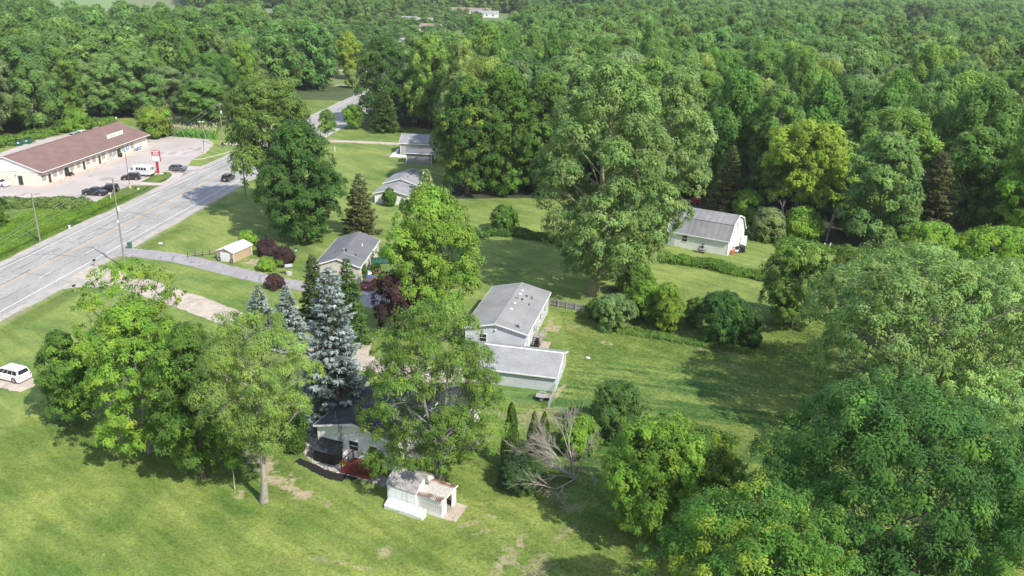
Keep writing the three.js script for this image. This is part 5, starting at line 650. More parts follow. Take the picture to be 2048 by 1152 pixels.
// ---------- tree builders ----------
class Foliage {                                                          // many small leaves gathered into one geometry: folded ones of two triangles, or plain ones of one
  constructor(cap, fold = false) { this.fold = fold; this.cap = cap; this.n = 0; const s = this.s = fold ? 12 : 9; this.p = new Float32Array(cap * s); this.q = new Float32Array(cap * s); this.c = new Float32Array(cap * s); }
  leaf(x, y, z, nx, ny, nz, ax, ay, az, len, wid, sx, sy, sz, r, g, b) {   // position, leaf normal, axis, size, shading normal, colour
    if (this.n >= this.cap) return;
    let d = ax * nx + ay * ny + az * nz; ax -= d * nx; ay -= d * ny; az -= d * nz; let l = Math.hypot(ax, ay, az) || 1; ax /= l; ay /= l; az /= l;
    const bx = ny * az - nz * ay, by = nz * ax - nx * az, bz = nx * ay - ny * ax, S = this.s, k = this.n * S, p = this.p, h = wid * 0.5, f = wid * 0.12, m = len * 0.45;
    if (!this.fold) { const w = h * 1.15, u = len * 0.15, e = len * 1.05; p[k] = x + bx * w + ax * u; p[k + 1] = y + by * w + ay * u; p[k + 2] = z + bz * w + az * u; p[k + 3] = x + ax * e; p[k + 4] = y + ay * e; p[k + 5] = z + az * e; p[k + 6] = x - bx * w; p[k + 7] = y - by * w; p[k + 8] = z - bz * w; } else {
    p[k] = x; p[k + 1] = y; p[k + 2] = z;
    p[k + 3] = x + ax * m + bx * h + nx * f; p[k + 4] = y + ay * m + by * h + ny * f; p[k + 5] = z + az * m + bz * h + nz * f;
    p[k + 6] = x + ax * len; p[k + 7] = y + ay * len; p[k + 8] = z + az * len;
    p[k + 9] = x + ax * m - bx * h + nx * f; p[k + 10] = y + ay * m - by * h + ny * f; p[k + 11] = z + az * m - bz * h + nz * f; }
    // keep the shading normal on the leaf's outer side
    d = sx * nx + sy * ny + sz * nz; l = Math.hypot(sx, sy, sz) || 1; sx /= l; sy /= l; sz /= l;
    const q = this.q, c = this.c; for (let i = 0; i < S; i += 3) { q[k + i] = sx; q[k + i + 1] = sy; q[k + i + 2] = sz; c[k + i] = r; c[k + i + 1] = g; c[k + i + 2] = b; }
    this.n++;
  }
  geometry() {
    const n = this.n, S = this.s, t = this.fold ? 6 : 3, vn = this.fold ? 4 : 3, g = new THREE.BufferGeometry(), I = new Uint32Array(n * t), p = this.p, q = this.q;
    for (let i = 0; i < n; i++) {                                         // wind each leaf so that its front is the side its normal points to
      const k = i * S, v = i * vn, j = i * t, c = k + S - 3, d = this.fold ? k + 6 : k + 3, ux = p[c] - p[k], uy = p[c + 1] - p[k + 1], uz = p[c + 2] - p[k + 2], vx = p[d] - p[k], vy = p[d + 1] - p[k + 1], vz = p[d + 2] - p[k + 2];
      const flip = (uy * vz - uz * vy) * q[k] + (uz * vx - ux * vz) * q[k + 1] + (ux * vy - uy * vx) * q[k + 2] < 0;
      if (this.fold) { I[j] = v; I[j + 3] = v; if (flip) { I[j + 1] = v + 2; I[j + 2] = v + 3; I[j + 4] = v + 1; I[j + 5] = v + 2; } else { I[j + 1] = v + 3; I[j + 2] = v + 2; I[j + 4] = v + 2; I[j + 5] = v + 1; } }
      else { I[j] = v; I[j + 1] = flip ? v + 1 : v + 2; I[j + 2] = flip ? v + 2 : v + 1; }
    }
    g.setAttribute('position', new THREE.BufferAttribute(p.slice(0, n * S), 3)); g.setAttribute('normal', new THREE.BufferAttribute(q.slice(0, n * S), 3)); g.setAttribute('color', new THREE.BufferAttribute(this.c.slice(0, n * S), 3)); g.setIndex(new THREE.BufferAttribute(I, 1));
    this.p = this.q = this.c = null; return g;
  }
}
const leafMat = (r = 1, g = 1, b = 1, t = 0.45) => new THREE.MeshPhysicalMaterial({ color: new THREE.Color().setRGB(r * 2.0, g * 2.1, b * 1.5), vertexColors: true, roughness: 0.95, transmission: t, thickness: 0, specularIntensity: 0.25, side: THREE.DoubleSide });
const LEAF = leafMat(), SILVER = leafMat(0.56, 0.55, 0.74, 0.3);
const barkTex = colorTex(128, 256, (() => { const a = makeNoise(151, 16), b = makeNoise(152, 8); return (u, v, o) => { const k = 0.7 + 0.6 * (a(u * 16, v * 8) * 0.6 + b(u * 8, v * 8) * 0.4); o[0] = o[1] = o[2] = k * 0.85; }; })());
const bark = (r, g, b) => new THREE.MeshStandardMaterial({ color: new THREE.Color().setRGB(r, g, b), map: rep(barkTex, 1, 2), roughness: 1 });
const BARK = { brown: bark(0.17, 0.13, 0.1), grey: bark(0.27, 0.245, 0.22), pale: bark(0.4, 0.36, 0.3), dark: bark(0.09, 0.075, 0.06), olive: bark(0.3, 0.28, 0.16) };
const ENV = {
  round: t => Math.sqrt(Math.max(0, 1 - Math.pow(2 * t - 1, 2) * 0.96)),
  oval: t => Math.pow(Math.sin(Math.PI * Math.min(1, t * 0.94 + 0.05)), 0.7) * (1.08 - 0.3 * t),
  vase: t => (0.38 + 0.62 * sm(0, 0.6, t)) * Math.sqrt(Math.max(0, 1 - Math.pow(Math.max(0, t - 0.55) / 0.47, 2))),
  broad: t => Math.sqrt(Math.max(0, 1 - Math.pow(Math.max(0, t - 0.3) / 0.72, 2))) * (0.6 + 0.4 * sm(0, 0.25, t)),
  cone: t => (1 - t) * 0.95 + 0.06,
};
// a broadleaf tree: trunk, limbs and a crown of leaf clumps on overlapping lobes
function leafyGeometry(o) {
  const R = rng(o.seed), { h, r, cb = 0.25, env = 'round', lobes = 18, clumps: clumps0 = 420, leaves = 36, leaf = 0.17, cr = 0.62, near = false, tuft = 0.92, col, tip = col, tipP = 0.15, lobeSize = 0.42, droop = 0.2, lean = [0, 0], squash = 0.85, spread = 0.7, trunkR = h * 0.016, twigs = 1, stems = 1, aspect = 0.62, fill = 0.12, bias = 0.25 } = o;
  const clumps = Math.round(clumps0 * (near ? 1.2 : 1.5)), LS = leaf * (near ? 1.18 : 1.42), NL = Math.round(leaves * (near ? 2.1 : 1.35)), E = ENV[env], y0 = h * cb, ch = h - y0, F = new Foliage(Math.ceil(clumps * NL * 1.02)), L = [];
  const gR = () => (R() + R() + R()) / 1.5 - 1;
  for (let i = 0; i < lobes; i++) {
    const t = (i + 0.3 + R() * 0.5) / lobes, e = E(t), a = i * 2.39996 + R() * 0.7, rl = r * lobeSize * 1.12 * (0.75 + R() * 0.5) * (0.66 + 0.34 * e), rad = Math.max(0, e * r - rl * 0.8) * (0.75 + 0.3 * R()) * (t > 0.93 ? 0.4 : 1);
    const y = y0 + t * ch; L.push({ x: Math.cos(a) * rad + lean[0] * t * h, y: Math.min(y, h - rl * squash * 0.9), z: Math.sin(a) * rad + lean[1] * t * h, r: rl, c: [], tone: 0.82 + R() * 0.36 });
  }
  for (const [x, y, z, q] of o.extra || []) L.push({ x, y, z, r: q, c: [], tone: 0.9 + R() * 0.2, thin: 0.45 });
  let wsum = 0; for (const l of L) { l.w = l.r * l.r; wsum += l.w; }
  let made = 0, tries = 0;
  while (made < clumps && tries++ < clumps * 14) {
    let k = R() * wsum, l = L[0]; for (const q of L) { k -= q.w; if (k <= 0) { l = q; break; } }
    let dx = gR(), dy = gR() + bias, dz = gR(); const dl = Math.hypot(dx, dy, dz) || 1; dx /= dl; dy /= dl; dz /= dl;
    if (dy < -0.55 && R() < 0.7) continue;
    const s = R() < fill ? 0.35 + R() * 0.4 : 0.78 + R() * 0.26, x = l.x + dx * l.r * s, y = l.y + dy * l.r * s * squash, z = l.z + dz * l.r * s;
    if (y < y0 * 0.7 || y < 0.25) continue;
    let hid = false; for (const q of L) if (q !== l) { const m = Math.hypot(x - q.x, (y - q.y) / squash, z - q.z); if (m < q.r * 0.68) { hid = true; break; } }
    if (hid && R() < 0.85) continue;
    made++; l.c.push(V3(x, y, z));
    const cc = cr * (0.65 + R() * 0.7), isTip = R() < tipP, base = isTip ? tip : col, tone = l.tone * (0.86 + R() * 0.28), warm = (R() - 0.5) * 0.16;
    const ox = dx, oy = dy * 0.8 + 0.25, oz = dz;
    for (let j = 0; j < NL; j++) {
      let ex = gR() + ox * 0.5, ey = gR() + 0.35, ez = gR() + oz * 0.5; const el = Math.hypot(ex, ey, ez) || 1; ex /= el; ey /= el; ez /= el;
      const rr = cc * (0.45 + 0.6 * R()), lx = x + ex * rr, ly = y + ey * rr * tuft - droop * cc * R(), lz = z + ez * rr;
      let nx = ex * 0.6 + ox * 0.3 + gR() * 0.55, ny = ey * 0.55 + 0.3 + gR() * 0.5, nz = ez * 0.6 + oz * 0.3 + gR() * 0.55; const nl = Math.hypot(nx, ny, nz) || 1; nx /= nl; ny /= nl; nz /= nl;
      const v = tone * (0.78 + 0.44 * R()), ls = LS * (0.65 + 0.7 * R());
      F.leaf(lx, ly, lz, nx, ny, nz, ex + gR() * 0.6, ey - droop - 0.2 + gR() * 0.4, ez + gR() * 0.6, ls, ls * aspect, nx * 0.55 + ex * 0.35 + ox * 0.3, ny * 0.55 + ey * 0.35 + oy * 0.3, nz * 0.55 + ez * 0.35 + oz * 0.3, base[0] * v * (1 + warm), base[1] * v, base[2] * v * (1 - warm));
    }
  }
  // wood
  const wood = [], trunks = [];
  for (let s = 0; s < stems; s++) {
    const a = s / stems * 6.283 + R(), sp = stems > 1 ? 0.12 * h : 0, pts = [], n = 7, topY = h * (stems > 1 ? 0.72 : 0.82);
    for (let i = 0; i <= n; i++) { const t = i / n, w = stems > 1 ? Math.pow(t, 1.2) : 0; pts.push(V3(Math.cos(a) * sp * w + lean[0] * t * h * 0.9 + (i ? (R() - 0.5) * 0.025 * h : 0), t * topY - (i ? 0 : 0.15), Math.sin(a) * sp * w + lean[1] * t * h * 0.9 + (i ? (R() - 0.5) * 0.025 * h : 0))); }
    const c = new THREE.CatmullRomCurve3(pts); trunks.push(c); const P2 = c.getPoints(12); wood.push(tube(P2, P2.map((_, i) => trunkR / Math.sqrt(stems) * (i === 0 ? 1.55 : i === 1 ? 1.1 : 1 - 0.85 * i / 12)), 0, 8));
  }
  const limbs = [];
  for (const l of L) {
    const c = trunks[Math.floor(R() * trunks.length)], hd = Math.hypot(l.x, l.z), sy = Math.max(h * cb * 0.75, Math.min(h * 0.72, l.y - hd * spread - l.r * 0.2)), t = Math.min(0.97, sy / (h * (stems > 1 ? 0.72 : 0.82))), a = c.getPoint(t), b = V3(l.x, l.y - l.r * 0.1, l.z), m = a.clone().lerp(b, 0.5); m.y += hd * 0.06; m.x += (R() - 0.5) * hd * 0.15; m.z += (R() - 0.5) * hd * 0.15;
    const lr = Math.max(0.03, trunkR * 0.34 * (1 - 0.6 * t)) * (l.thin || 1), pts = new THREE.CatmullRomCurve3([a, m, b]).getPoints(5); limbs.push(tube(pts, lr, lr * 0.4, 5));
    const nt = Math.min(l.c.length, Math.round(twigs * 7)); for (let i = 0; i < nt; i++) { const e = l.c[Math.floor(R() * l.c.length)], f = pts[3 + Math.floor(R() * 3)], g = f.clone().lerp(e, 0.5); g.y += 0.1; limbs.push(tube([f, g, e], lr * 0.32, 0.012 + lr * 0.06, 3)); }
  }
  return { crown: F.geometry(), trunk: mergeGeometries(wood), branches: limbs.length ? mergeGeometries(limbs) : null };
}
// a conifer: whorls of drooping boughs carrying flat sprays
function coniferGeometry(o) {
  const R = rng(o.seed), { h, r, cb = 0.06, gap = 0.5, boughs = 8, spray = 0.42, col, tip = col, droop = 0.25, rise = 0.12, dense = 1, pow = 0.9, ragged = 0.32, bare = 0.05 } = o, F = new Foliage(90000), wood = [];
  wood.push(tube([V3(0, -0.1, 0), V3(0.03, h * 0.5, 0), V3(0, h * 0.98, 0)], h * 0.016, 0.02, 7));
  const gR = () => R() * 2 - 1; let w = 0;
  for (let y = h * cb; y < h - 0.12; y += gap * (0.75 + 0.5 * R()) * (0.5 + 0.5 * (1 - y / h))) {
    const t = (y - h * cb) / (h * (1 - cb)), nb = Math.max(4, Math.round(boughs * (0.55 + 0.45 * (1 - t)))); w += 0.7;
    for (let k = 0; k < nb; k++) {
      if (R() < bare) continue;
      const a = k / nb * 6.283 + w + gR() * 0.25, len = Math.max(0.18, r * Math.pow(1 - t, pow) * (1 - ragged * R())), ca = Math.cos(a), sa = Math.sin(a), tone = 0.75 + 0.5 * R();
      const at = s => [ca * len * s, y - droop * len * s + (droop + rise) * len * s * s * 0.75, sa * len * s];
      const b0 = at(0.02), b1 = at(0.5), b2 = at(0.95); wood.push(tube([V3(...b0), V3(...b1), V3(...b2)], 0.03 + 0.012 * len, 0.008, 3));
      const n = Math.max(5, Math.round(len * 10 * dense));
      for (let i = 0; i < n; i++) {
        const s = 0.12 + 0.88 * Math.sqrt((i + R()) / n), p = at(s), side = R() < 0.5 ? -1 : 1, w2 = len * 0.28 * (1.15 - s) * R() + 0.05, px_ = p[0] - sa * side * w2, pz_ = p[2] + ca * side * w2, py_ = p[1] + gR() * 0.07;
        for (let j = 0; j < 3; j++) {
          const ang = a + side * (0.35 + 0.7 * R()) + gR() * 0.3, up = 0.1 + gR() * 0.35, ax = Math.cos(ang), az = Math.sin(ang), sp = spray * 1.35 * (0.6 + 0.7 * R()) * (0.6 + 0.4 * (1 - t));
          let nx = gR() * 0.55 + ca * 0.15, ny = 0.85 + gR() * 0.3, nz = gR() * 0.55 + sa * 0.15; const nl = Math.hypot(nx, ny, nz); nx /= nl; ny /= nl; nz /= nl;
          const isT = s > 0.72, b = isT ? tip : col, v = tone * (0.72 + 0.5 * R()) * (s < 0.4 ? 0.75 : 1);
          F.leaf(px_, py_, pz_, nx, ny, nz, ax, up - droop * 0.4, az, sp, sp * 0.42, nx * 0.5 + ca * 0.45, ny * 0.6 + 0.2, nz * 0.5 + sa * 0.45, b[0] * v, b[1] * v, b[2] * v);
        }
      }
    }
  }
  return { crown: F.geometry(), trunk: mergeGeometries(wood), branches: null };
}
// arborvitae: a dense upright column of fine sprays
function columnGeometry(o) {
  const seed0 = o.seed % 97, R = rng(o.seed), { h, r, col, tip = col, n = 9000, leaf = 0.2, pow = 0.6 } = o, F = new Foliage(n), gR = () => R() * 2 - 1;
  for (let i = 0; i < n; i++) {
    const t = Math.pow(R(), 0.8), a = R() * 6.283, lump = 0.68 + 0.5 * n1(a * 2.2 + 9 + seed0, t * h * 1.3) , rr = r * Math.pow(Math.sin(Math.min(1, (1 - t) * 1.02 + 0.015) * Math.PI * 0.5), pow) * Math.min(1, 0.55 + t * 3) * lump * (0.86 + 0.16 * R()), ca = Math.cos(a), sa = Math.sin(a), v = 0.5 + 0.8 * R() * lump, b = R() < 0.25 ? tip : col;
    let nx = ca + gR() * 0.5, ny = 0.35 + gR() * 0.4, nz = sa + gR() * 0.5; const nl = Math.hypot(nx, ny, nz); nx /= nl; ny /= nl; nz /= nl;
    F.leaf(ca * rr, t * h, sa * rr, nx, ny, nz, gR() * 0.3, 1, gR() * 0.3, leaf * (0.7 + 0.7 * R()), leaf * 0.5, nx, ny, nz, b[0] * v, b[1] * v, b[2] * v);
  }
  return { crown: F.geometry(), trunk: tube([V3(0, -0.1, 0), V3(0, h * 0.7, 0)], 0.09, 0.02, 6), branches: null };
}
// leafless limbs that fork again and again
function bareGeometry(o) {
  const R = rng(o.seed), out = [], { len, rad, dir = V3(0, 1, 0), fork = 3, depth = 5, curl = 0.5, shrink = 0.68, sideways = 0 } = o;
  const grow = (p, d, l, r, k) => {
    const mid = p.clone().addScaledVector(d, l * 0.5), end = p.clone().addScaledVector(d, l); mid.x += (R() - 0.5) * l * 0.16; mid.z += (R() - 0.5) * l * 0.16; mid.y += (R() - 0.5) * l * 0.1; if (end.y < 0.15) end.y = 0.15;
    out.push(tube([p, mid, end], r, r * 0.62, k > 2 ? 6 : 3)); if (k <= 0) return;
    const n = fork + (R() < 0.4 ? 1 : 0); for (let i = 0; i < n; i++) { const q = i === 0 ? end : p.clone().lerp(end, 0.35 + 0.65 * R()), e = V3(d.x + (R() - 0.5) * 2 * curl, d.y + (R() - 0.5) * 2 * curl + 0.06 - sideways, d.z + (R() - 0.5) * 2 * curl).normalize(); grow(q, e, l * shrink * (0.75 + 0.5 * R()), Math.max(0.008, r * 0.58), k - 1); }
  };
  for (const d of Array.isArray(dir) ? dir : [dir]) grow(V3(0, 0, 0), d.clone().normalize(), len * (0.8 + 0.4 * R()), rad, depth);
  return mergeGeometries(out);
}
function plantTree(name, label, cat, geo, pos, o = {}) {
  const t = thing(name, label, cat, pos, o.turn || 0, o.group);
  if (geo.trunk) mesh('trunk', geo.trunk, o.bark || BARK.brown, t);
  if (geo.branches) mesh('branch', geo.branches, o.bark || BARK.brown, t).userData.kind = 'stuff';
  mesh('crown', geo.crown, o.mat || LEAF, t); return t;
}
// place by the pixel of the trunk base and the pixel row of the top; width in pixels of the photograph
function survey(bx, by, ty, wpx) { const p = G(bx, by), d = p.clone().sub(camera.position).dot(FWD); return { p, h: riseTo(p, ty), r: wpx / 2 * d / FOCAL * 0.93 }; }
const C = { maple: [0.062, 0.115, 0.026], mapleDark: [0.04, 0.085, 0.024], light: [0.115, 0.195, 0.034], yellow: [0.155, 0.21, 0.036], pale: [0.13, 0.185, 0.06], grey: [0.115, 0.15, 0.066], mid: [0.075, 0.13, 0.03], fresh: [0.1, 0.17, 0.03], blue: [0.34, 0.4, 0.385], blueD: [0.13, 0.165, 0.155], spruce: [0.035, 0.062, 0.026], purple: [0.038, 0.02, 0.027], purpleL: [0.055, 0.03, 0.04], cedar: [0.1, 0.11, 0.035], brownP: [0.088, 0.098, 0.042], arbor: [0.04, 0.075, 0.018] };
const T = [];
function leafy(name, label, bx, by, ty, w, o, cat = 'tree') { const s = survey(bx, by, ty, w), extra = (o.sprays || []).map(([x, y, hh, q]) => { const v = G(x, y, hh).sub(s.p); return [v.x, v.y, v.z, q]; }), geo = leafyGeometry({ extra, seed: bx * 7 + by, h: s.h, r: s.r, near: s.p.length() < 88 && s.r > 2.5, ...o }); const t = plantTree(name, label, cat, geo, s.p, { bark: o.bark, mat: o.mat, group: o.group }); T.push({ x: s.p.x, z: s.p.z, r: s.r, h: s.h }); return t; }
function conifer(name, label, bx, by, ty, w, o) { const s = survey(bx, by, ty, w), geo = coniferGeometry({ seed: bx * 7 + by, h: s.h, r: s.r, ...o }); T.push({ x: s.p.x, z: s.p.z, r: s.r, h: s.h }); return plantTree(name, label, 'tree', geo, s.p, { bark: o.bark, mat: o.mat }); }
function column(name, label, bx, by, ty, w, o = {}) { const s = survey(bx, by, ty, w), geo = columnGeometry({ seed: bx * 7 + by, h: s.h, r: s.r, col: C.arbor, tip: C.fresh, ...o }); return plantTree(name, label, 'shrub', geo, s.p, {}); }
const shrub = (name, label, bx, by, ty, w, o) => leafy(name, label, bx, by, ty, w, { cb: 0.02, env: 'broad', lobes: 12, clumps: 150, leaves: 30, leaf: 0.15, cr: 0.42, trunkR: 0.05, stems: 3, lobeSize: 0.5, ...o }, 'shrub');

// ---------- foreground and middle trees ----------
leafy('broadleaf_tree', 'small dark green tree beside the white minivan, leftmost of the near row', 148, 846, 670, 118, { cb: 0.1, env: 'oval', col: C.maple, tip: C.fresh, clumps: 360, leaves: 40, leaf: 0.2, cr: 0.6, lobes: 14 });
leafy('maple_tree', 'tall thin-topped maple with bare grey limbs showing, nearest the road in the near row', 300, 850, 528, 235, { cb: 0.32, env: 'vase', col: C.light, tip: C.yellow, tipP: 0.3, clumps: 230, leaves: 24, leaf: 0.18, cr: 0.5, lobes: 30, lobeSize: 0.24, twigs: 2.2, bark: BARK.grey, stems: 3, fill: 0.05 });
leafy('maple_tree', 'broad yellow-green maple in the near row, left of the pale-trunked tree', 300, 905, 610, 300, { cb: 0.1, env: 'oval', col: C.light, tip: C.yellow, tipP: 0.25, clumps: 640, leaves: 36, leaf: 0.19, cr: 0.6, lobes: 36, lobeSize: 0.28, twigs: 1.6, bark: BARK.grey, fill: 0.08 });
leafy('maple_tree', 'darker green maple at the right end of the near row, beside the pale-trunked tree', 408, 955, 655, 205, { cb: 0.08, env: 'oval', col: C.mid, tip: C.light, tipP: 0.12, clumps: 520, leaves: 38, leaf: 0.2, cr: 0.6, lobes: 28, lobeSize: 0.32, bark: BARK.brown });
leafy('locust_tree', 'pale feathery tree with long bare trunk standing alone on the near lawn', 528, 1003, 634, 262, { cb: 0.3, env: 'vase', col: C.pale, tip: [0.16, 0.22, 0.06], tipP: 0.3, clumps: 620, leaves: 34, leaf: 0.17, cr: 0.6, lobes: 34, lobeSize: 0.27, aspect: 0.42, droop: 0.6, bark: BARK.pale, twigs: 2, trunkR: 0.33, fill: 0.05, squash: 0.7, sprays: [[462, 835, 6, 1.3], [600, 815, 7, 1.1]] });
leafy('locust_tree', 'big open-crowned tree hiding the front house and leaning over the old sheds', 880, 958, 618, 318, { cb: 0.2, env: 'broad', col: [0.085, 0.14, 0.034], tip: [0.12, 0.18, 0.045], tipP: 0.25, clumps: 760, leaves: 34, leaf: 0.18, cr: 0.6, lobes: 40, lobeSize: 0.235, aspect: 0.5, droop: 0.5, bark: BARK.grey, twigs: 1.4, trunkR: 0.42, stems: 2, squash: 0.75, lean: [-0.06, 0.0], fill: 0.05, sprays: [[742, 850, 6, 1.6], [752, 925, 3, 1.6], [778, 870, 5, 1.5], [800, 905, 3.4, 1.3], [850, 930, 3, 1.1], [935, 905, 4, 1.3], [985, 800, 6, 1.5]] });
leafy('sapling', 'thin pale sapling on the lawn left of the pale-trunked tree', 470, 979, 850, 70, { cb: 0.45, env: 'oval', col: C.mid, tip: C.light, clumps: 60, leaves: 26, leaf: 0.18, lobes: 8, cr: 0.4, bark: BARK.pale, trunkR: 0.07 });
leafy('maple_tree', 'bright yellow-green maple behind the dark-roofed house', 862, 652, 382, 225, { cb: 0.1, env: 'oval', col: [0.115, 0.19, 0.036], tip: [0.14, 0.2, 0.04], tipP: 0.25, clumps: 560, leaves: 36, leaf: 0.25, cr: 0.8, lobes: 24, bark: BARK.grey, fill: 0.08 });
leafy('plum_tree', 'round dark purple-leaved tree between the bright maple and the big blue spruce', 796, 668, 548, 112, { cb: 0.08, env: 'round', col: C.purple, tip: C.purpleL, tipP: 0.25, clumps: 260, leaves: 36, leaf: 0.2, cr: 0.55, lobes: 16, bark: BARK.grey });
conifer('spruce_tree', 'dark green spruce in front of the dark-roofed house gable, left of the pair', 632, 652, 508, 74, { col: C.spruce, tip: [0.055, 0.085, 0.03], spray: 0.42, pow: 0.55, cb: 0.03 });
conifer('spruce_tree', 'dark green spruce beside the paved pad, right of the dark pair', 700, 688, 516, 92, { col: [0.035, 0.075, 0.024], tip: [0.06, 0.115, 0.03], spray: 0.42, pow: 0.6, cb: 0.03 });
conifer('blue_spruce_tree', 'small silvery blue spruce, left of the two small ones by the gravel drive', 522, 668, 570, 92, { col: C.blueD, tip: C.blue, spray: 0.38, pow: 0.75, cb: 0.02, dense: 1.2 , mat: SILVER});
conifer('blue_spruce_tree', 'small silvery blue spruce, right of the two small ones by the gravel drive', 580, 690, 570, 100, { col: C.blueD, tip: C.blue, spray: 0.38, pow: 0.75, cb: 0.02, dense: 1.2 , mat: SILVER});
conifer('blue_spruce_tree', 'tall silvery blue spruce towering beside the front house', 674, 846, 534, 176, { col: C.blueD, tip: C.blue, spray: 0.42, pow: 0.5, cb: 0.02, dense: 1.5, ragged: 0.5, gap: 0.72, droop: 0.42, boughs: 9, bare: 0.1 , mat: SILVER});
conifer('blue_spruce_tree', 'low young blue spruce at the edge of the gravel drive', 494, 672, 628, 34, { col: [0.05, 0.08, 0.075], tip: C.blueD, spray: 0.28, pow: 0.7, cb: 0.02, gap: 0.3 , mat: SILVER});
column('arborvitae', 'tall dense green arborvitae column left of the front house', 592, 902, 752, 62, { n: 14000 });
shrub('round_shrub', 'round green shrub at the left corner of the front house', 646, 846, 800, 44, { col: C.mid, tip: C.fresh });
shrub('round_shrub', 'small round green shrub behind the left corner of the front house', 672, 815, 775, 40, { col: C.mapleDark, tip: C.mid });
leafy('maple_tree', 'big dark green maple beside the road, lower of the two tall roadside trees', 608, 480, 246, 190, { cb: 0.03, env: 'oval', col: C.mapleDark, tip: C.maple, clumps: 640, leaves: 36, leaf: 0.3, cr: 0.95, lobes: 26, lobeSize: 0.36 });
leafy('cottonwood_tree', 'tall ragged green tree behind the dark roadside maple, overhanging the road', 556, 430, 160, 188, { cb: 0.3, env: 'broad', col: [0.075, 0.115, 0.036], tip: [0.11, 0.16, 0.05], clumps: 760, leaves: 34, leaf: 0.3, cr: 1.0, lobes: 30, lobeSize: 0.33, bark: BARK.grey, lean: [-0.03, 0], trunkR: 0.5 });
conifer('pine_tree', 'olive brown pine between the dark roadside maple and the white house', 722, 468, 345, 90, { col: [0.07, 0.085, 0.035], tip: C.brownP, spray: 0.5, pow: 0.6, cb: 0.05, ragged: 0.45, droop: 0.1, gap: 0.7 });
leafy('cottonwood_tree', 'huge pale green cottonwood with thick grey trunk behind the middle home', 1184, 588, 122, 325, { cb: 0.1, env: 'oval', col: [0.1, 0.155, 0.058], tip: [0.14, 0.2, 0.085], tipP: 0.35, clumps: 1050, leaves: 34, leaf: 0.27, cr: 0.95, lobes: 52, lobeSize: 0.2, bark: BARK.olive, trunkR: 0.8, lean: [0.03, 0], twigs: 1.2, fill: 0.06, stems: 1 });
leafy('cottonwood_tree', 'tall pale green cottonwood leaning right beside the huge one, left of the barn', 1272, 562, 140, 225, { cb: 0.14, env: 'oval', col: [0.115, 0.168, 0.068], tip: [0.155, 0.21, 0.095], tipP: 0.3, clumps: 760, leaves: 34, leaf: 0.27, cr: 0.9, lobes: 32, lobeSize: 0.3, bark: BARK.pale, trunkR: 0.4, lean: [0.13, -0.02], fill: 0.06 });
leafy('maple_tree', 'dense dark maple with spreading skirt at the left edge of the right wood', 934, 388, 160, 158, { cb: 0.06, env: 'oval', col: C.mapleDark, tip: [0.11, 0.15, 0.03], tipP: 0.25, clumps: 560, leaves: 34, leaf: 0.34, cr: 1.1, lobes: 24 });
leafy('maple_tree', 'dense green maple right of the spreading dark one at the wood edge', 1008, 386, 138, 150, { cb: 0.05, env: 'oval', col: C.maple, tip: C.fresh, clumps: 560, leaves: 34, leaf: 0.34, cr: 1.1, lobes: 24 });
leafy('maple_tree', 'dark tree filling the wood edge behind the huge cottonwood', 1085, 388, 150, 150, { cb: 0.05, env: 'oval', col: C.maple, tip: C.mid, clumps: 420, leaves: 32, leaf: 0.36, cr: 1.1, lobes: 22 });
leafy('ivy_covered_tree', 'tall dark ivy-covered tree beside the bend of the road', 765, 250, 78, 112, { cb: 0.05, env: 'broad', col: C.mapleDark, tip: C.mid, clumps: 420, leaves: 30, leaf: 0.42, cr: 1.3, lobes: 26, lobeSize: 0.36 });
conifer('cedar_tree', 'dense dark cedar with ivy at the foot of the tall tree by the road bend', 770, 263, 178, 74, { col: [0.045, 0.085, 0.026], tip: C.mid, spray: 0.6, pow: 0.5, cb: 0.02, gap: 0.7 });
leafy('broadleaf_tree', 'small bright round tree on the grass beside the road bend', 707, 258, 212, 44, { cb: 0.22, env: 'round', col: C.fresh, tip: C.light, clumps: 130, leaves: 28, leaf: 0.36, cr: 0.7, lobes: 10 });
leafy('sapling', 'thin tall sapling at the roadside left of the small round tree', 657, 288, 222, 40, { cb: 0.35, env: 'oval', col: C.mid, tip: C.pale, clumps: 60, leaves: 24, leaf: 0.34, cr: 0.7, lobes: 8, trunkR: 0.1 });
leafy('broadleaf_tree', 'golden green tree at the far side of the road before the bend', 700, 158, 66, 64, { cb: 0.1, env: 'oval', col: [0.15, 0.19, 0.034], tip: C.yellow, clumps: 240, leaves: 28, leaf: 0.5, cr: 1.3, lobes: 14 });
leafy('willow_tree', 'small drooping pale tree by the distant side drive', 704, 176, 140, 26, { cb: 0.25, env: 'broad', col: C.pale, clumps: 70, leaves: 24, leaf: 0.5, cr: 0.9, lobes: 8, droop: 0.8 });
// shrubs of the hedge line right of the middle home
shrub('round_shrub', 'large round grey-green shrub at the right end of the wooden fence', 1228, 656, 594, 84, { col: [0.1, 0.155, 0.07], tip: [0.14, 0.2, 0.09], clumps: 260, leaf: 0.2, cr: 0.5, env: 'round' });
shrub('hedge_shrub', 'bright green shrub behind the large round grey-green one', 1290, 640, 568, 80, { col: C.fresh, tip: C.light, clumps: 220, leaf: 0.2, cr: 0.55 });
shrub('hedge_shrub', 'upright yellow-green shrub in the hedge right of the large round one', 1330, 660, 570, 66, { col: [0.11, 0.17, 0.03], tip: C.yellow, clumps: 210, leaf: 0.2, cr: 0.5, env: 'oval' });
shrub('hedge_shrub', 'slim dark shrub between the yellow-green hedge shrub and the dark thicket', 1388, 650, 598, 42, { col: C.maple, clumps: 90, leaf: 0.2 });
shrub('dark_shrub', 'broad dark green spiky shrub in the hedge line across the striped lawn', 1440, 682, 590, 105, { col: [0.035, 0.085, 0.025], tip: C.maple, clumps: 280, leaf: 0.22, cr: 0.6 });
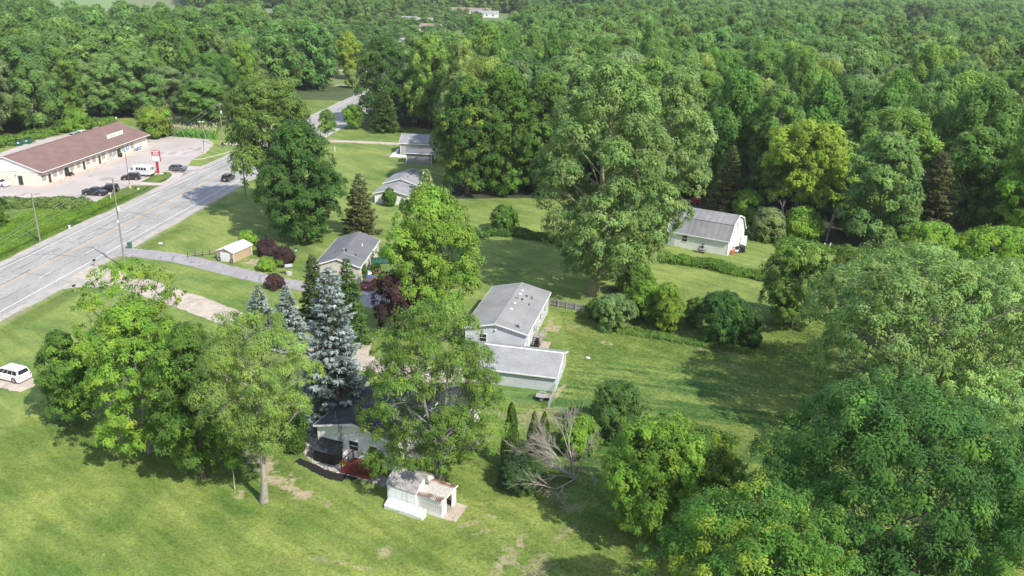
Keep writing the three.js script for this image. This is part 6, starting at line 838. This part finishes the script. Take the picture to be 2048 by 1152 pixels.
shrub('dark_shrub', 'dark shrub at the right end of the hedge line, beside the spiky one', 1492, 690, 618, 62, { col: [0.03, 0.065, 0.02], tip: C.mapleDark, clumps: 160, leaf: 0.22, cr: 0.55 });
shrub('low_shrub', 'low green shrub tucked left of the large round grey-green one', 1192, 636, 602, 44, { col: C.mid, clumps: 90, leaf: 0.2 });
shrub('low_shrub', 'low leafy growth around the foot of the leaning cottonwood', 1272, 596, 528, 70, { col: C.mid, tip: C.pale, clumps: 170, leaf: 0.22, cr: 0.6 });
shrub('low_shrub', 'green shrub at the left of the barn end wall', 1262, 520, 470, 70, { col: C.fresh, tip: C.mid, clumps: 170, leaf: 0.26, cr: 0.65 });
shrub('low_shrub', 'small dark tree by the white table beyond the middle home', 1008, 462, 415, 56, { col: C.maple, tip: C.mid, clumps: 120, leaf: 0.28, cr: 0.6 });
leafy('broadleaf_tree', 'mid green bushy tree at the right end of the barn lawn', 1582, 655, 490, 150, { cb: 0.06, env: 'round', col: C.mid, tip: C.pale, tipP: 0.3, clumps: 420, leaves: 34, leaf: 0.25, cr: 0.7, lobes: 20 });
leafy('broadleaf_tree', 'olive green small tree behind the bushy tree, near the wood edge', 1690, 590, 500, 90, { cb: 0.04, env: 'round', col: [0.09, 0.13, 0.03], tip: C.light, clumps: 200, leaves: 32, leaf: 0.26, cr: 0.7, lobes: 14 });
leafy('broadleaf_tree', 'yellow-green spiky tree, left one of the bright pair before the dark wood', 1830, 620, 452, 160, { cb: 0.08, env: 'broad', col: C.light, tip: C.yellow, tipP: 0.3, clumps: 420, leaves: 32, leaf: 0.26, cr: 0.75, lobes: 22, bark: BARK.dark });
leafy('broadleaf_tree', 'yellow-green tree with dark stems, right one of the bright pair before the dark wood', 1965, 640, 462, 190, { cb: 0.25, env: 'broad', col: C.light, tip: C.yellow, tipP: 0.25, clumps: 420, leaves: 30, leaf: 0.26, cr: 0.75, lobes: 22, bark: BARK.dark, twigs: 2 });
leafy('elm_tree', 'huge pale green tree with bare twisting limbs filling the right side', 1832, 860, 526, 560, { cb: 0.26, env: 'broad', col: [0.12, 0.185, 0.066], tip: [0.175, 0.24, 0.105], tipP: 0.35, clumps: 1700, leaves: 34, leaf: 0.2, cr: 0.75, lobes: 46, lobeSize: 0.27, bark: BARK.grey, trunkR: 0.6, twigs: 2, stems: 3, fill: 0.06, droop: 0.35 });
leafy('maple_tree', 'great dark green maple filling the lower right corner', 1760, 1250, 822, 690, { cb: 0.06, env: 'broad', col: [0.043, 0.1, 0.028], tip: [0.085, 0.16, 0.036], tipP: 0.14, clumps: 1150, leaves: 54, leaf: 0.2, cr: 0.95, lobes: 56, lobeSize: 0.24, bark: BARK.dark });
leafy('maple_tree', 'green maple with yellow young tips at the bottom edge', 1480, 1420, 1036, 560, { cb: 0.1, env: 'broad', col: [0.066, 0.14, 0.03], tip: [0.15, 0.2, 0.035], tipP: 0.2, clumps: 900, leaves: 54, leaf: 0.165, cr: 0.72, lobes: 46, lobeSize: 0.25, bark: BARK.dark });
leafy('boxelder_tree', 'bright yellow-green tree in front of the great dark maple', 1308, 1072, 852, 250, { cb: 0.14, env: 'broad', col: [0.088, 0.16, 0.028], tip: [0.13, 0.2, 0.036], tipP: 0.3, clumps: 640, leaves: 36, leaf: 0.2, cr: 0.58, lobes: 26, lobeSize: 0.32, bark: BARK.dark });
leafy('broadleaf_tree', 'low olive green tree squeezed between the yellow-green tree and the great dark maple', 1408, 1010, 868, 150, { cb: 0.1, env: 'round', col: [0.075, 0.13, 0.028], tip: [0.14, 0.16, 0.03], clumps: 320, leaves: 34, leaf: 0.2, cr: 0.58, lobes: 16, bark: BARK.dark });
leafy('broadleaf_tree', 'bright bushy tree at the far right edge below the pale giant', 2035, 1090, 830, 180, { cb: 0.1, env: 'oval', col: C.fresh, tip: C.yellow, tipP: 0.25, clumps: 420, leaves: 34, leaf: 0.2, cr: 0.6, lobes: 18 });
column('arborvitae', 'dark slender arborvitae at the edge of the foreground lawn, leftmost of three', 1020, 935, 808, 44);
column('arborvitae', 'slender arborvitae behind the bare grey branches, middle of three', 1066, 905, 826, 30, { n: 6000 });
column('arborvitae', 'slender arborvitae behind the bare grey branches, rightmost of three', 1086, 910, 826, 32, { n: 6000 });
shrub('dark_shrub', 'dark spreading yew below the bare grey branches', 1040, 972, 920, 95, { col: [0.03, 0.06, 0.028], tip: C.mapleDark, clumps: 220, leaf: 0.16 });
shrub('low_shrub', 'yellow-green leafy shrub behind the bare grey branches', 1160, 905, 838, 80, { col: C.light, tip: C.fresh, clumps: 150, leaf: 0.18 });
shrub('dark_shrub', 'dark green bushy shrub with bare twigs at the corner of the striped lawn', 1232, 872, 772, 118, { col: [0.055, 0.1, 0.032], tip: C.mid, clumps: 300, leaf: 0.17, cr: 0.5 });
{ // bare grey branches
  const b = thing('dead_tree', 'leafless grey tree leaning left over the foreground lawn', 'tree', G(1150, 958)); mesh('trunk', bareGeometry({ seed: 4, len: 3.1, rad: 0.085, dir: [V3(-0.75, 0.55, -0.15), V3(-0.8, 0.35, 0.35), V3(-0.35, 0.75, 0.4), V3(-0.5, 0.2, 0.75), V3(-0.2, 0.9, -0.2), V3(-0.9, 0.7, 0.1), V3(0.1, 0.8, 0.5), V3(-0.6, 0.9, 0.2)], depth: 5, fork: 3, curl: 0.4, shrink: 0.64 }), bark(0.5, 0.45, 0.38), b);
  const c = thing('bare_shrub', 'leafless grey twiggy shrub before the dark bushy one', 'shrub', G(1222, 876)); mesh('branch', bareGeometry({ seed: 9, len: 1.5, rad: 0.06, dir: [V3(-0.5, 0.8, 0.2), V3(0.4, 0.8, 0.3), V3(0.1, 0.9, 0.4), V3(0.7, 0.6, 0.1)], depth: 4, fork: 3, curl: 0.4, shrink: 0.66 }), bark(0.34, 0.29, 0.24), c);
  const d = thing('brush_pile', 'brown pile of cut branches on the lawn beside the leaning cottonwood', 'brush pile', G(1240, 580)), R = rng(21), tw = []; for (let i = 0; i < 160; i++) { const a = R() * 6.28, x = (R() - 0.5) * 3.2, z = (R() - 0.5) * 1.8, y = R() * 1.1 * Math.max(0.1, 1 - Math.abs(x) / 1.8), l = 0.5 + R() * 1.1; tw.push(tube([V3(x, y, z), V3(x + Math.cos(a) * l, y + (R() - 0.3) * 0.4, z + Math.sin(a) * l)], 0.03, 0.012, 4)); } const bp = mesh('branch', tw, bark(0.19, 0.12, 0.11), d); bp.userData.kind = 'stuff';
}
// purple and green garden shrubs by the small white-roofed garage
shrub('purple_shrub', 'dark purple shrub nearest the small white-roofed garage', 534, 510, 482, 40, { col: C.purple, tip: C.purpleL, clumps: 120, leaf: 0.24 });
shrub('purple_shrub', 'dark purple shrub right of the first, beside the white post', 566, 528, 498, 44, { col: C.purple, tip: C.purpleL, clumps: 120, leaf: 0.24 });
shrub('purple_shrub', 'purple shrub standing alone at the lower edge of the paved drive', 549, 576, 552, 34, { col: C.purpleL, tip: C.purple, clumps: 70, leaf: 0.22 });
shrub('low_shrub', 'bright green shrub behind the small white-roofed garage', 496, 494, 466, 36, { col: C.light, tip: C.fresh, clumps: 110, leaf: 0.24 });
shrub('low_shrub', 'bright green mound below the second purple shrub', 534, 540, 518, 32, { col: C.light, tip: C.yellow, clumps: 110, leaf: 0.24 });
shrub('low_shrub', 'tiny low green bush between the purple shrub and the bright mound', 556, 533, 520, 22, { col: C.mid, clumps: 40, leaf: 0.22 });
shrub('low_shrub', 'green shrub at the near corner of the dark-roofed house', 718, 556, 528, 30, { col: C.mapleDark, clumps: 70, leaf: 0.24 });
leafy('broadleaf_tree', 'small green tree in front of the white house wing', 780, 412, 380, 20, { cb: 0.15, env: 'round', col: C.maple, clumps: 80, leaves: 28, leaf: 0.3, lobes: 9, cr: 0.6 });
leafy('broadleaf_tree', 'blossoming greyish tree at the right of the white house', 850, 404, 345, 28, { cb: 0.1, env: 'oval', col: [0.12, 0.16, 0.08], tip: [0.5, 0.46, 0.46], tipP: 0.12, clumps: 130, leaves: 28, leaf: 0.3, lobes: 12, cr: 0.7 });
// wood-edge characters
leafy('broadleaf_tree', 'golden green spreading tree with several grey stems at the wood edge behind the barn', 1592, 452, 248, 192, { cb: 0.3, env: 'broad', col: [0.15, 0.2, 0.034], tip: C.yellow, tipP: 0.25, clumps: 460, leaves: 34, leaf: 0.36, cr: 0.95, lobes: 24, lobeSize: 0.32, stems: 4, bark: BARK.grey, trunkR: 0.35 });
conifer('cedar_tree', 'slender olive cedar just behind the barn', 1452, 428, 290, 100, { col: [0.08, 0.09, 0.03], tip: C.cedar, spray: 0.55, pow: 0.7, ragged: 0.5, gap: 0.85, droop: 0.1 });
conifer('pine_tree', 'brownish drooping conifer in front of the dark right wood', 1850, 492, 300, 150, { col: [0.07, 0.07, 0.03], tip: C.brownP, spray: 0.6, pow: 0.65, ragged: 0.4, gap: 0.8, droop: 0.45, rise: 0 });
shrub('low_shrub', 'yellow-green shrub under the golden wood-edge tree', 1602, 478, 420, 80, { col: C.light, tip: C.yellow, clumps: 170, leaf: 0.32, cr: 0.8 });
shrub('low_shrub', 'greyish shrub at the right corner of the barn', 1532, 478, 422, 72, { col: C.grey, tip: [0.12, 0.14, 0.08], clumps: 150, leaf: 0.3, cr: 0.75 });
shrub('low_shrub', 'round green shrub behind the barn ridge', 1492, 440, 384, 60, { col: C.fresh, tip: C.mid, clumps: 150, leaf: 0.32, cr: 0.8 });
shrub('low_shrub', 'bright large-leaved bush at the foot of the right wood', 1700, 470, 424, 36, { col: [0.12, 0.2, 0.04], clumps: 90, leaf: 0.4, cr: 0.7 });
leafy('broadleaf_tree', 'light green tall tree at the right edge beside the dark wood', 2030, 520, 205, 150, { cb: 0.08, env: 'oval', col: C.fresh, tip: C.light, clumps: 460, leaves: 32, leaf: 0.36, cr: 1.0, lobes: 24 });
leafy('broadleaf_tree', 'yellow-green bush-like tree at the far end of the store building', 312, 274, 218, 70, { cb: 0.05, env: 'round', col: [0.11, 0.145, 0.03], tip: C.light, clumps: 200, leaves: 30, leaf: 0.45, cr: 1.1, lobes: 14 });
shrub('low_shrub', 'bright green shrub behind the store roof ridge', 155, 262, 222, 56, { col: C.fresh, tip: C.light, clumps: 120, leaf: 0.45, cr: 1.0 });
shrub('dark_shrub', 'dark green bush at the left picture edge by the parking lot', -6, 452, 388, 46, { col: C.maple, tip: C.mid, clumps: 120, leaf: 0.3, cr: 0.7 });
// ---------- hedges, reeds ----------
function hedge(name, label, pts, w, h, col, tip, n, leaf, seed, cat = 'hedge') {
  const c = new THREE.CatmullRomCurve3(px(pts)), R = rng(seed), F = new Foliage(n * 22), gR = () => R() * 2 - 1, o = c.getPoint(0);
  for (let i = 0; i < n; i++) { const t = R(), p = c.getPoint(t), tn = c.getTangent(t), off = gR() * w * 0.5, hh = h * (0.55 + 0.75 * n1(t * 14 + seed, 3)) * Math.sqrt(Math.max(0.05, 1 - (off / (w * 0.55)) ** 2)), y = R() < 0.7 ? hh : hh * R(), b = R() < 0.25 ? tip : col, tone = 0.75 + 0.5 * R(), x = p.x - tn.z * off - o.x, z = p.z + tn.x * off - o.z, ox = -tn.z * off / w, oz = tn.x * off / w;
    for (let j = 0; j < 22; j++) { let ex = gR(), ey = gR() + 0.4, ez = gR(); const el = Math.hypot(ex, ey, ez); ex /= el; ey /= el; ez /= el; let nx = ex * 0.6 + gR() * 0.5 + ox, ny = 0.6 + gR() * 0.4, nz = ez * 0.6 + gR() * 0.5 + oz; const nl = Math.hypot(nx, ny, nz); nx /= nl; ny /= nl; nz /= nl; const v = tone * (0.8 + 0.4 * R()), s = leaf * (0.7 + 0.6 * R()), yy = Math.max(0.02, y + ey * 0.3); F.leaf(x + ex * 0.4, yy, z + ez * 0.4, nx, ny, nz, ex, ey - 0.2, ez, s, s * 0.6, nx, ny + 0.2, nz, b[0] * v, b[1] * v, b[2] * v); } }
  const g = thing(name, label, cat, o); const m = mesh('foliage', F.geometry(), LEAF, g); m.userData.kind = 'stuff'; return g;
}
hedge('vine_hedge', 'long low tangle of vines along the fence line below the barn', [[1318, 522], [1360, 526], [1410, 533], [1460, 545], [1515, 556], [1560, 566]], 2.8, 1.5, C.mid, C.fresh, 700, 0.26, 3);
hedge('vine_hedge', 'dark overgrown fence line beyond the middle home lawn', [[950, 474], [1000, 470], [1050, 474], [1085, 480], [1110, 486]], 2.6, 1.5, C.mapleDark, C.mid, 420, 0.26, 4);
hedge('weed_strip', 'tall weeds along the shaded foot of the hedge line', [[1240, 664], [1320, 676], [1400, 690], [1500, 706]], 1.6, 0.6, C.mid, C.pale, 420, 0.2, 5);
hedge('weed_strip', 'tall weeds along the wood edge behind the barn lawn', [[1490, 470], [1560, 488], [1640, 500], [1740, 514], [1840, 524]], 4, 1.4, C.maple, C.fresh, 500, 0.34, 6);
hedge('weed_strip', 'scrubby weeds on the bank below the parking lot', [[-60, 412], [20, 412], [80, 410], [130, 412], [175, 412]], 6, 1.5, [0.09, 0.13, 0.045], C.pale, 600, 0.3, 7);
hedge('weed_strip', 'green scrub along the wood behind the store building', [[-60, 300], [30, 286], [90, 268], [150, 256], [230, 246]], 8, 2.4, C.mid, C.fresh, 700, 0.45, 8);
hedge('undergrowth', 'leafy undergrowth below the great dark maple in the lower right corner', [[1560, 1175], [1700, 1165], [1850, 1140], [1960, 1120], [2080, 1060]], 7, 3, C.mid, C.fresh, 900, 0.26, 9, 'undergrowth');
hedge('undergrowth', 'shaded undergrowth between the yellow-green tree and the great dark maple', [[1400, 1040], [1480, 1010], [1580, 960], [1660, 900]], 4, 2, C.maple, C.mid, 420, 0.24, 10, 'undergrowth');
{ // reeds
  const poly = px([[316, 270], [330, 254], [360, 250], [430, 250], [438, 262], [432, 280], [330, 272]]), R = rng(14), n = 5200, g = new THREE.BufferGeometry(), xs = poly.map(p => p.x), zs = poly.map(p => p.z), x0 = Math.min(...xs), x1 = Math.max(...xs), z0 = Math.min(...zs), z1 = Math.max(...zs);
  g.setAttribute('position', new THREE.Float32BufferAttribute([-0.1, 0, 0, 0.1, 0, 0, 0.14, 1.4, 0.1, -0.05, 1.4, 0.1, 0.25, 2.4, 0.5], 3)); g.setIndex([0, 1, 2, 0, 2, 3, 3, 2, 4]); g.computeVertexNormals();
  const p = new THREE.InstancedMesh(g, leafMat(0.13, 0.22, 0.075), n); p.material.vertexColors = false; const q = new THREE.InstancedMesh(new THREE.ConeGeometry(0.09, 0.7, 4).translate(0, 2.7, 0), std(0.4, 0.33, 0.24, { roughness: 1 }), n >> 3), m = new THREE.Matrix4(), e = new THREE.Quaternion(), col = new THREE.Color(); let k = 0;
  while (k < n) { const x = x0 + R() * (x1 - x0), z = z0 + R() * (z1 - z0); if (!inPoly(poly, x, z)) continue; e.setFromEuler(new THREE.Euler((R() - 0.5) * 0.3, R() * 6.28, (R() - 0.5) * 0.3)); const s = 0.75 + R() * 0.5; m.compose(V3(x, 0, z), e, V3(1.6, s, 1.6)); p.setMatrixAt(k, m); p.setColorAt(k, col.setRGB(0.7 + R() * 0.6, 0.75 + R() * 0.5, 0.7 + R() * 0.5)); if ((k & 7) === 0) q.setMatrixAt(k >> 3, m); k++; }
  p.name = 'reeds'; p.userData.kind = 'stuff'; p.userData.label = 'tall green reeds at the back edge of the parking lot'; q.name = 'reed_plumes'; q.userData.kind = 'stuff'; q.userData.label = 'tan reed plumes above the green reeds'; scene.add(shade(p), shade(q));
}
// ---------- the woods ----------
const tints = [leafMat(0.62, 0.76, 0.7), leafMat(0.82, 0.94, 0.85), leafMat(1.0, 1.0, 1.0), leafMat(1.3, 1.18, 1.05), leafMat(1.2, 1.1, 1.5), leafMat(0.88, 0.88, 1.15), leafMat(1.35, 1.2, 0.9)];
const tintWord = ['deep green', 'mid green', 'green', 'light green', 'pale greyish green', 'cool grey-green', 'golden green'];
const kinds = [['round', 'round-topped'], ['oval', 'tall oval'], ['broad', 'broad-crowned'], ['vase', 'flat-topped']];
const wcol = [0.075, 0.138, 0.038], wtip = [0.112, 0.18, 0.052];
const protos = [];
const styles = [
  { kind: 0 }, { kind: 2 }, { kind: 1, tuft: 1.5, droop: -0.5, lobeSize: 0.24 }, { kind: 2, tuft: 1.6, droop: -0.6, lobeSize: 0.22, lobes: 34 }, { kind: 0, lobeSize: 0.22, lobes: 40, cr: 0.95 }, { kind: 3, tuft: 1.3, droop: -0.3 },
  { kind: 0, aspect: 0.4, droop: 0.6, lobeSize: 0.24, lobes: 32, clumps: 340, pale: 1 }, { kind: 1, r: 4.6, h: 27, lobeSize: 0.36, tuft: 1.3 }, { kind: 2, r: 8.2, lobeSize: 0.24, lobes: 40, clumps: 560 }, { kind: 1, r: 6, lobeSize: 0.26, clumps: 300, twigs: 1.2, pale: 1, cr: 0.9 }, { kind: 0, r: 8, h: 26, lobeSize: 0.26, lobes: 36, clumps: 520, tuft: 1.2 },
];
styles.forEach((o, i) => { const p = o.pale ? [0.1, 0.15, 0.06] : wcol; protos.push({ kind: o.kind, geo: leafyGeometry({ seed: 900 + i * 3, h: 24, r: 6.6, cb: 0.1, env: kinds[o.kind][0], lobes: 28, lobeSize: 0.3, squash: 1.05, clumps: 420, leaves: 34, leaf: 0.36, cr: 1.12, tipP: 0.25, twigs: 0.35, fill: 0.04, trunkR: 0.28, ...o, col: p, tip: o.pale ? [0.14, 0.19, 0.08] : wtip }) }); });

{
  const R = rng(2024), cand = [], cell = new Map(), ck = (x, z) => Math.floor(x / 12) + ',' + Math.floor(z / 12);
  const free = (x, z, d) => { const cx = Math.floor(x / 12), cz = Math.floor(z / 12); for (let i = -1; i <= 1; i++) for (let j = -1; j <= 1; j++) for (const q of cell.get((cx + i) + ',' + (cz + j)) || []) if (Math.hypot(q[0] - x, q[1] - z) < d) return false; return true; };
  const put = (x, z) => { const k = ck(x, z); if (!cell.has(k)) cell.set(k, []); cell.get(k).push([x, z]); };
  for (const t of T) put(t.x, t.z);
  const gaps = [px([[636, 180], [750, 172], [750, 120], [655, 128]]), px([[1785, 110], [1880, 105], [1865, 38], [1795, 36]])], clear = [];
  for (const o of scene.children) if (o.userData.category === 'house' && o.position.z < -450) clear.push([o.position.x, o.position.z]);
  for (let i = 0; i < 60000; i++) {
    // samples thin out with distance from the camera
    const d = 140 + 900 * Math.pow(R(), 1.35), a = (R() - 0.5) * 1.26, x = Math.sin(a) * d, z = -Math.cos(a) * d; let s = 9.2 + d * 0.0025;
    const L = inPoly(WOOD_L, x, z), Rr = inPoly(WOOD_R, x, z); if (!L && !Rr) continue;
    if (!free(x, z, s * (0.85 + 0.3 * R()))) continue; if (gaps.some(g => inPoly(g, x, z))) continue;
    let hs = 1, skip = false; const ro = roadOff(x, z);
    if (Math.abs(ro) < 13) continue;
    const village = d > 430 && ro > -120 && ro < 8 && d < 1100; if (village) { hs = 0.4; if (R() < 0.3) continue; }
    if (d > 720 && ro > 0 && ro < 90) hs = 0.5;
    for (const [hx, hz] of clear) { const dd = Math.hypot(hx - x, hz - z); if (dd < 13) { skip = true; break; } const hd = Math.hypot(hx, hz), along = (x * hx + z * hz) / hd, lat = Math.abs(x * hz - z * hx) / hd; if (along < hd && along > hd - 140 && lat < 15) { if (along > hd - 60) { skip = R() < 0.75; hs = 0.28; } else hs = Math.min(hs, 0.38); } }
    if (skip) continue; if (L && a < -0.25 && a > -0.5 && d > 640) continue; if (L && a < -0.25 && a > -0.5 && d > 500) hs *= 0.9;
    put(x, z); const [qx, , qz] = P(V3(x, 14, z)); if (qx < -160 || qx > 2200) continue;
    cand.push({ x, z, d, L, hs: hs * (0.7 + R() * 0.5), ws: Math.min(1, 0.25 + hs * 0.85), seed: R(), seed2: R(), edge: false });
  }
  cand.sort((a, b) => a.d - b.d);
  const near = cand.slice(0, 250), rest = cand.slice(250), first = new Map();
  const place = c => { const tn = n2(c.x * 0.03 + 5, c.z * 0.03), ti = c.seed < 0.045 ? 6 : Math.min(5, Math.floor((tn * 0.75 + c.seed2 * 0.5) * 5.2)), pi = Math.floor(c.seed * 9973) % protos.length; return [pi, Math.max(0, ti)]; };
  for (const c of near) {
    const [pi, ti] = place(c), pr = protos[pi], key = pi + '/' + ti, nth = ['first', 'second', 'third', 'fourth', 'fifth', 'sixth', 'seventh', 'eighth', 'ninth', 'tenth', 'eleventh', 'twelfth', 'thirteenth', 'fourteenth', 'fifteenth'], qx = P(V3(c.x, 12, c.z))[0], row = nth[Math.max(0, Math.min(14, Math.floor((c.d - (c.L ? 225 : 175)) / 9)))], where = c.L ? (qx < 40 ? 'at the left edge' : qx < 110 ? 'behind the dumpsters' : qx < 180 ? 'behind the left part of the store' : qx < 250 ? 'behind the store ridge' : qx < 330 ? 'behind the right end of the store' : qx < 420 ? 'behind the reeds' : qx < 480 ? 'behind the pole with transformers' : qx < 600 ? 'behind the ragged roadside tree' : 'left of the road bend') : (qx < 830 ? 'beside the road bend' : qx < 900 ? 'behind the grey house' : qx < 985 ? 'behind the spreading dark maple' : qx < 1060 ? 'left of the huge cottonwood' : qx < 1150 ? 'behind the left side of the cottonwood' : qx < 1250 ? 'behind the huge cottonwood' : qx < 1350 ? 'behind the leaning cottonwood' : qx < 1430 ? 'above the barn roof' : qx < 1500 ? 'behind the olive cedar' : qx < 1580 ? 'left of the golden tree' : qx < 1680 ? 'behind the golden tree' : qx < 1780 ? 'right of the golden tree' : qx < 1900 ? 'behind the brownish conifer' : qx < 1990 ? 'right of the brownish conifer' : 'at the right edge'), side = c.L ? 'left wood beyond the store' : c.d < 210 ? 'front of the right wood' : 'depths of the right wood', lab = tintWord[ti] + ' ' + kinds[pr.kind][1] + ' tree, ' + row + ' row back, ' + where, grp = tintWord[ti] + ' ' + kinds[pr.kind][1] + ' trees in the ' + side;
    const s = c.hs * (c.L ? 0.88 : 1), w = (0.8 + 0.2 * s) * (0.75 + 0.5 * c.seed2) * c.ws;
    let o; if (!first.has(key)) { o = plantTree('woodland_tree', lab, 'tree', pr.geo, V3(c.x, 0, c.z), { mat: tints[ti], bark: c.seed2 < 0.3 ? BARK.grey : BARK.brown, group: grp }); first.set(key, o); } else o = dup(first.get(key), V3(c.x, 0, c.z), 0, lab, grp);
    o.rotation.y = c.seed * 40; o.scale.set(w, s, w);
  }
  // the far wood that reads as one mass
  const far = new THREE.Group(); far.name = 'far_woodland'; far.userData.kind = 'stuff'; far.userData.label = 'unbroken far woodland of mixed greens reaching to the horizon'; scene.add(far);
  const fp = [0, 1, 2].map(i => leafyGeometry({ seed: 950 + i, h: 22, r: 7, cb: 0.1, env: ['round', 'broad', 'round'][i], lobes: 16, lobeSize: 0.4, clumps: 130, leaves: 20, leaf: 0.75, cr: 1.6, col: wcol, tip: wtip, tipP: 0.25, twigs: 0, fill: 0.02 }).crown);
  for (let i = 0; i < 30000; i++) { // beyond the sampled wood
    const d = 1000 + 2600 * Math.pow(R(), 1.5), a = (R() - 0.5) * 1.3, x = Math.sin(a) * d, z = -Math.cos(a) * d, ro = roadOff(x, z); if (Math.abs(ro) < 16 || rest.length > 26000) continue;
    if (a < -0.24 && a > -0.5 && d < (a > -0.36 ? 1010 : 1330)) continue; rest.push({ x, z, d, hs: 0.9 + R() * 0.3, seed: R(), seed2: R() });
  }
  const use = [[], [], []]; rest.forEach((c, i) => use[i % 3].push(c)); const m = new THREE.Matrix4(), q = new THREE.Quaternion(), up = V3(0, 1, 0), col = new THREE.Color();
  use.forEach((list, k) => { const im = shade(new THREE.InstancedMesh(fp[k], tints[2], list.length)); im.name = 'foliage'; im.userData.kind = 'stuff'; list.forEach((c, i) => { const tn = n2(c.x * 0.02, c.z * 0.02), b = 0.7 + 0.5 * c.seed2 + 0.25 * (tn - 0.5), w = (0.85 + 0.4 * c.seed) * (c.ws || 1); q.setFromAxisAngle(up, c.seed * 30); m.compose(V3(c.x, 0, c.z), q, V3(w, c.hs, w)); im.setMatrixAt(i, m); const y = c.seed < 0.06 ? 1.3 : 0.88 + 0.25 * tn; im.setColorAt(i, col.setRGB(b * y, b, b * (0.8 + 0.5 * c.seed2))); }); far.add(im); });
  
}

// ---------- grass standing in the mown field ----------
{
  const R = rng(77), g = new THREE.BufferGeometry(), v = []; for (let i = 0; i < 5; i++) { const a = i * 1.257, c = Math.cos(a), s = Math.sin(a), w = 0.02; v.push(c * 0.03 - s * w, 0, s * 0.03 + c * w, c * 0.03 + s * w, 0, s * 0.03 - c * w, c * 0.11, 0.1, s * 0.11); } g.setAttribute('position', new THREE.Float32BufferAttribute(v, 3)); g.computeVertexNormals();
  const gm = new THREE.MeshStandardMaterial({ roughness: 1, side: THREE.DoubleSide });
  const put = (n, x0, x1, z0, z1, name, label, hard) => { const im = new THREE.InstancedMesh(g, gm, n), m = new THREE.Matrix4(), q = new THREE.Quaternion(), up = V3(0, 1, 0), c = new THREE.Color(), o = [0, 0, 0]; let k = 0;
  while (k < n) { const z = mix(z0, z1, R()), x = mix(x0, x1, R()); if (hard.some(h => inPoly(h, x, z)) || roadOff(x, z) < 7) continue; const d = n3(x * 0.7, z * 0.7); if (R() > 0.35 + d) continue; groundColor(x, z, o, false); const b = 0.75 + 0.6 * R(), s = 0.6 + 0.9 * R(); if (o[0] > o[1] * 1.05) continue; q.setFromAxisAngle(up, R() * 6.28); m.compose(V3(x, 0, z), q, V3(s, s * (0.5 + 0.7 * R()), s)); im.setMatrixAt(k, m); im.setColorAt(k, c.setRGB(o[0] * b * 1.1, o[1] * b * 1.1, o[2] * b)); k++; }
  im.name = name; im.userData.kind = 'stuff'; im.userData.label = label; im.receiveShadow = true; scene.add(im); };
  put(150000, -56, 34, -42, -92, 'grass', 'short tufted grass of the foreground field', [px([[560, 860], [780, 860], [930, 1000], [930, 1050], [760, 1040], [580, 930]])]);
  put(70000, 4, 48, -80, -122, 'lawn_grass', 'short mown grass of the striped lawn right of the middle home', [px([[930, 560], [1110, 580], [1140, 700], [1115, 800], [950, 790]])]);
  { const m = new THREE.Matrix4(), q = new THREE.Quaternion(), up = V3(0, 1, 0), c = new THREE.Color(), o = [0, 0, 0], n2_ = 34000, jm = new THREE.InstancedMesh(g, gm, n2_); let j = 0; while (j < n2_) { const p = road(-75 + 112 * R(), -12.3 - 14 * R()); if (inPoly(LOT, p.x, p.z) || inPoly(LOT, p.x + 1, p.z + 1) || roadS(p.x, p.z) > 18) continue; groundColor(p.x, p.z, o, false); const b = 0.7 + 0.8 * R(), s = 1.2 + 1.5 * R(); q.setFromAxisAngle(up, R() * 6.28); m.compose(p, q, V3(s, s * (0.7 + 0.8 * R()), s)); jm.setMatrixAt(j, m); jm.setColorAt(j, c.setRGB(o[0] * b * 1.15, o[1] * b * 1.4, o[2] * b)); j++; } jm.name = 'rough_grass'; jm.userData.kind = 'stuff'; jm.userData.label = 'rough tall grass on the bank left of the road'; jm.receiveShadow = true; scene.add(jm); }
}

{ // standing dead trees
  const mk = (label, bx, by, h, seed) => { const t = thing('dead_tree', label, 'tree', G(bx, by)); mesh('trunk', bareGeometry({ seed, len: h * 0.36, rad: 0.2, dir: V3(0.04, 1, 0.02), depth: 4, fork: 3, curl: 0.38, shrink: 0.62 }), BARK.pale, t); };
  mk('bare grey dead tree at the edge of the left wood, behind the dumpsters', 72, 268, 19, 3); mk('bare grey dead tree standing left of the pole with transformers', 404, 246, 17, 5); mk('bare grey dead trunk at the foot of the golden tree, left side', 1560, 468, 11, 7); mk('bare grey dead trunk right of the golden tree', 1652, 482, 12, 9); mk('thin bare dead trunk left of the brownish conifer', 1756, 486, 13, 12);
}
renderer.render(scene, camera);
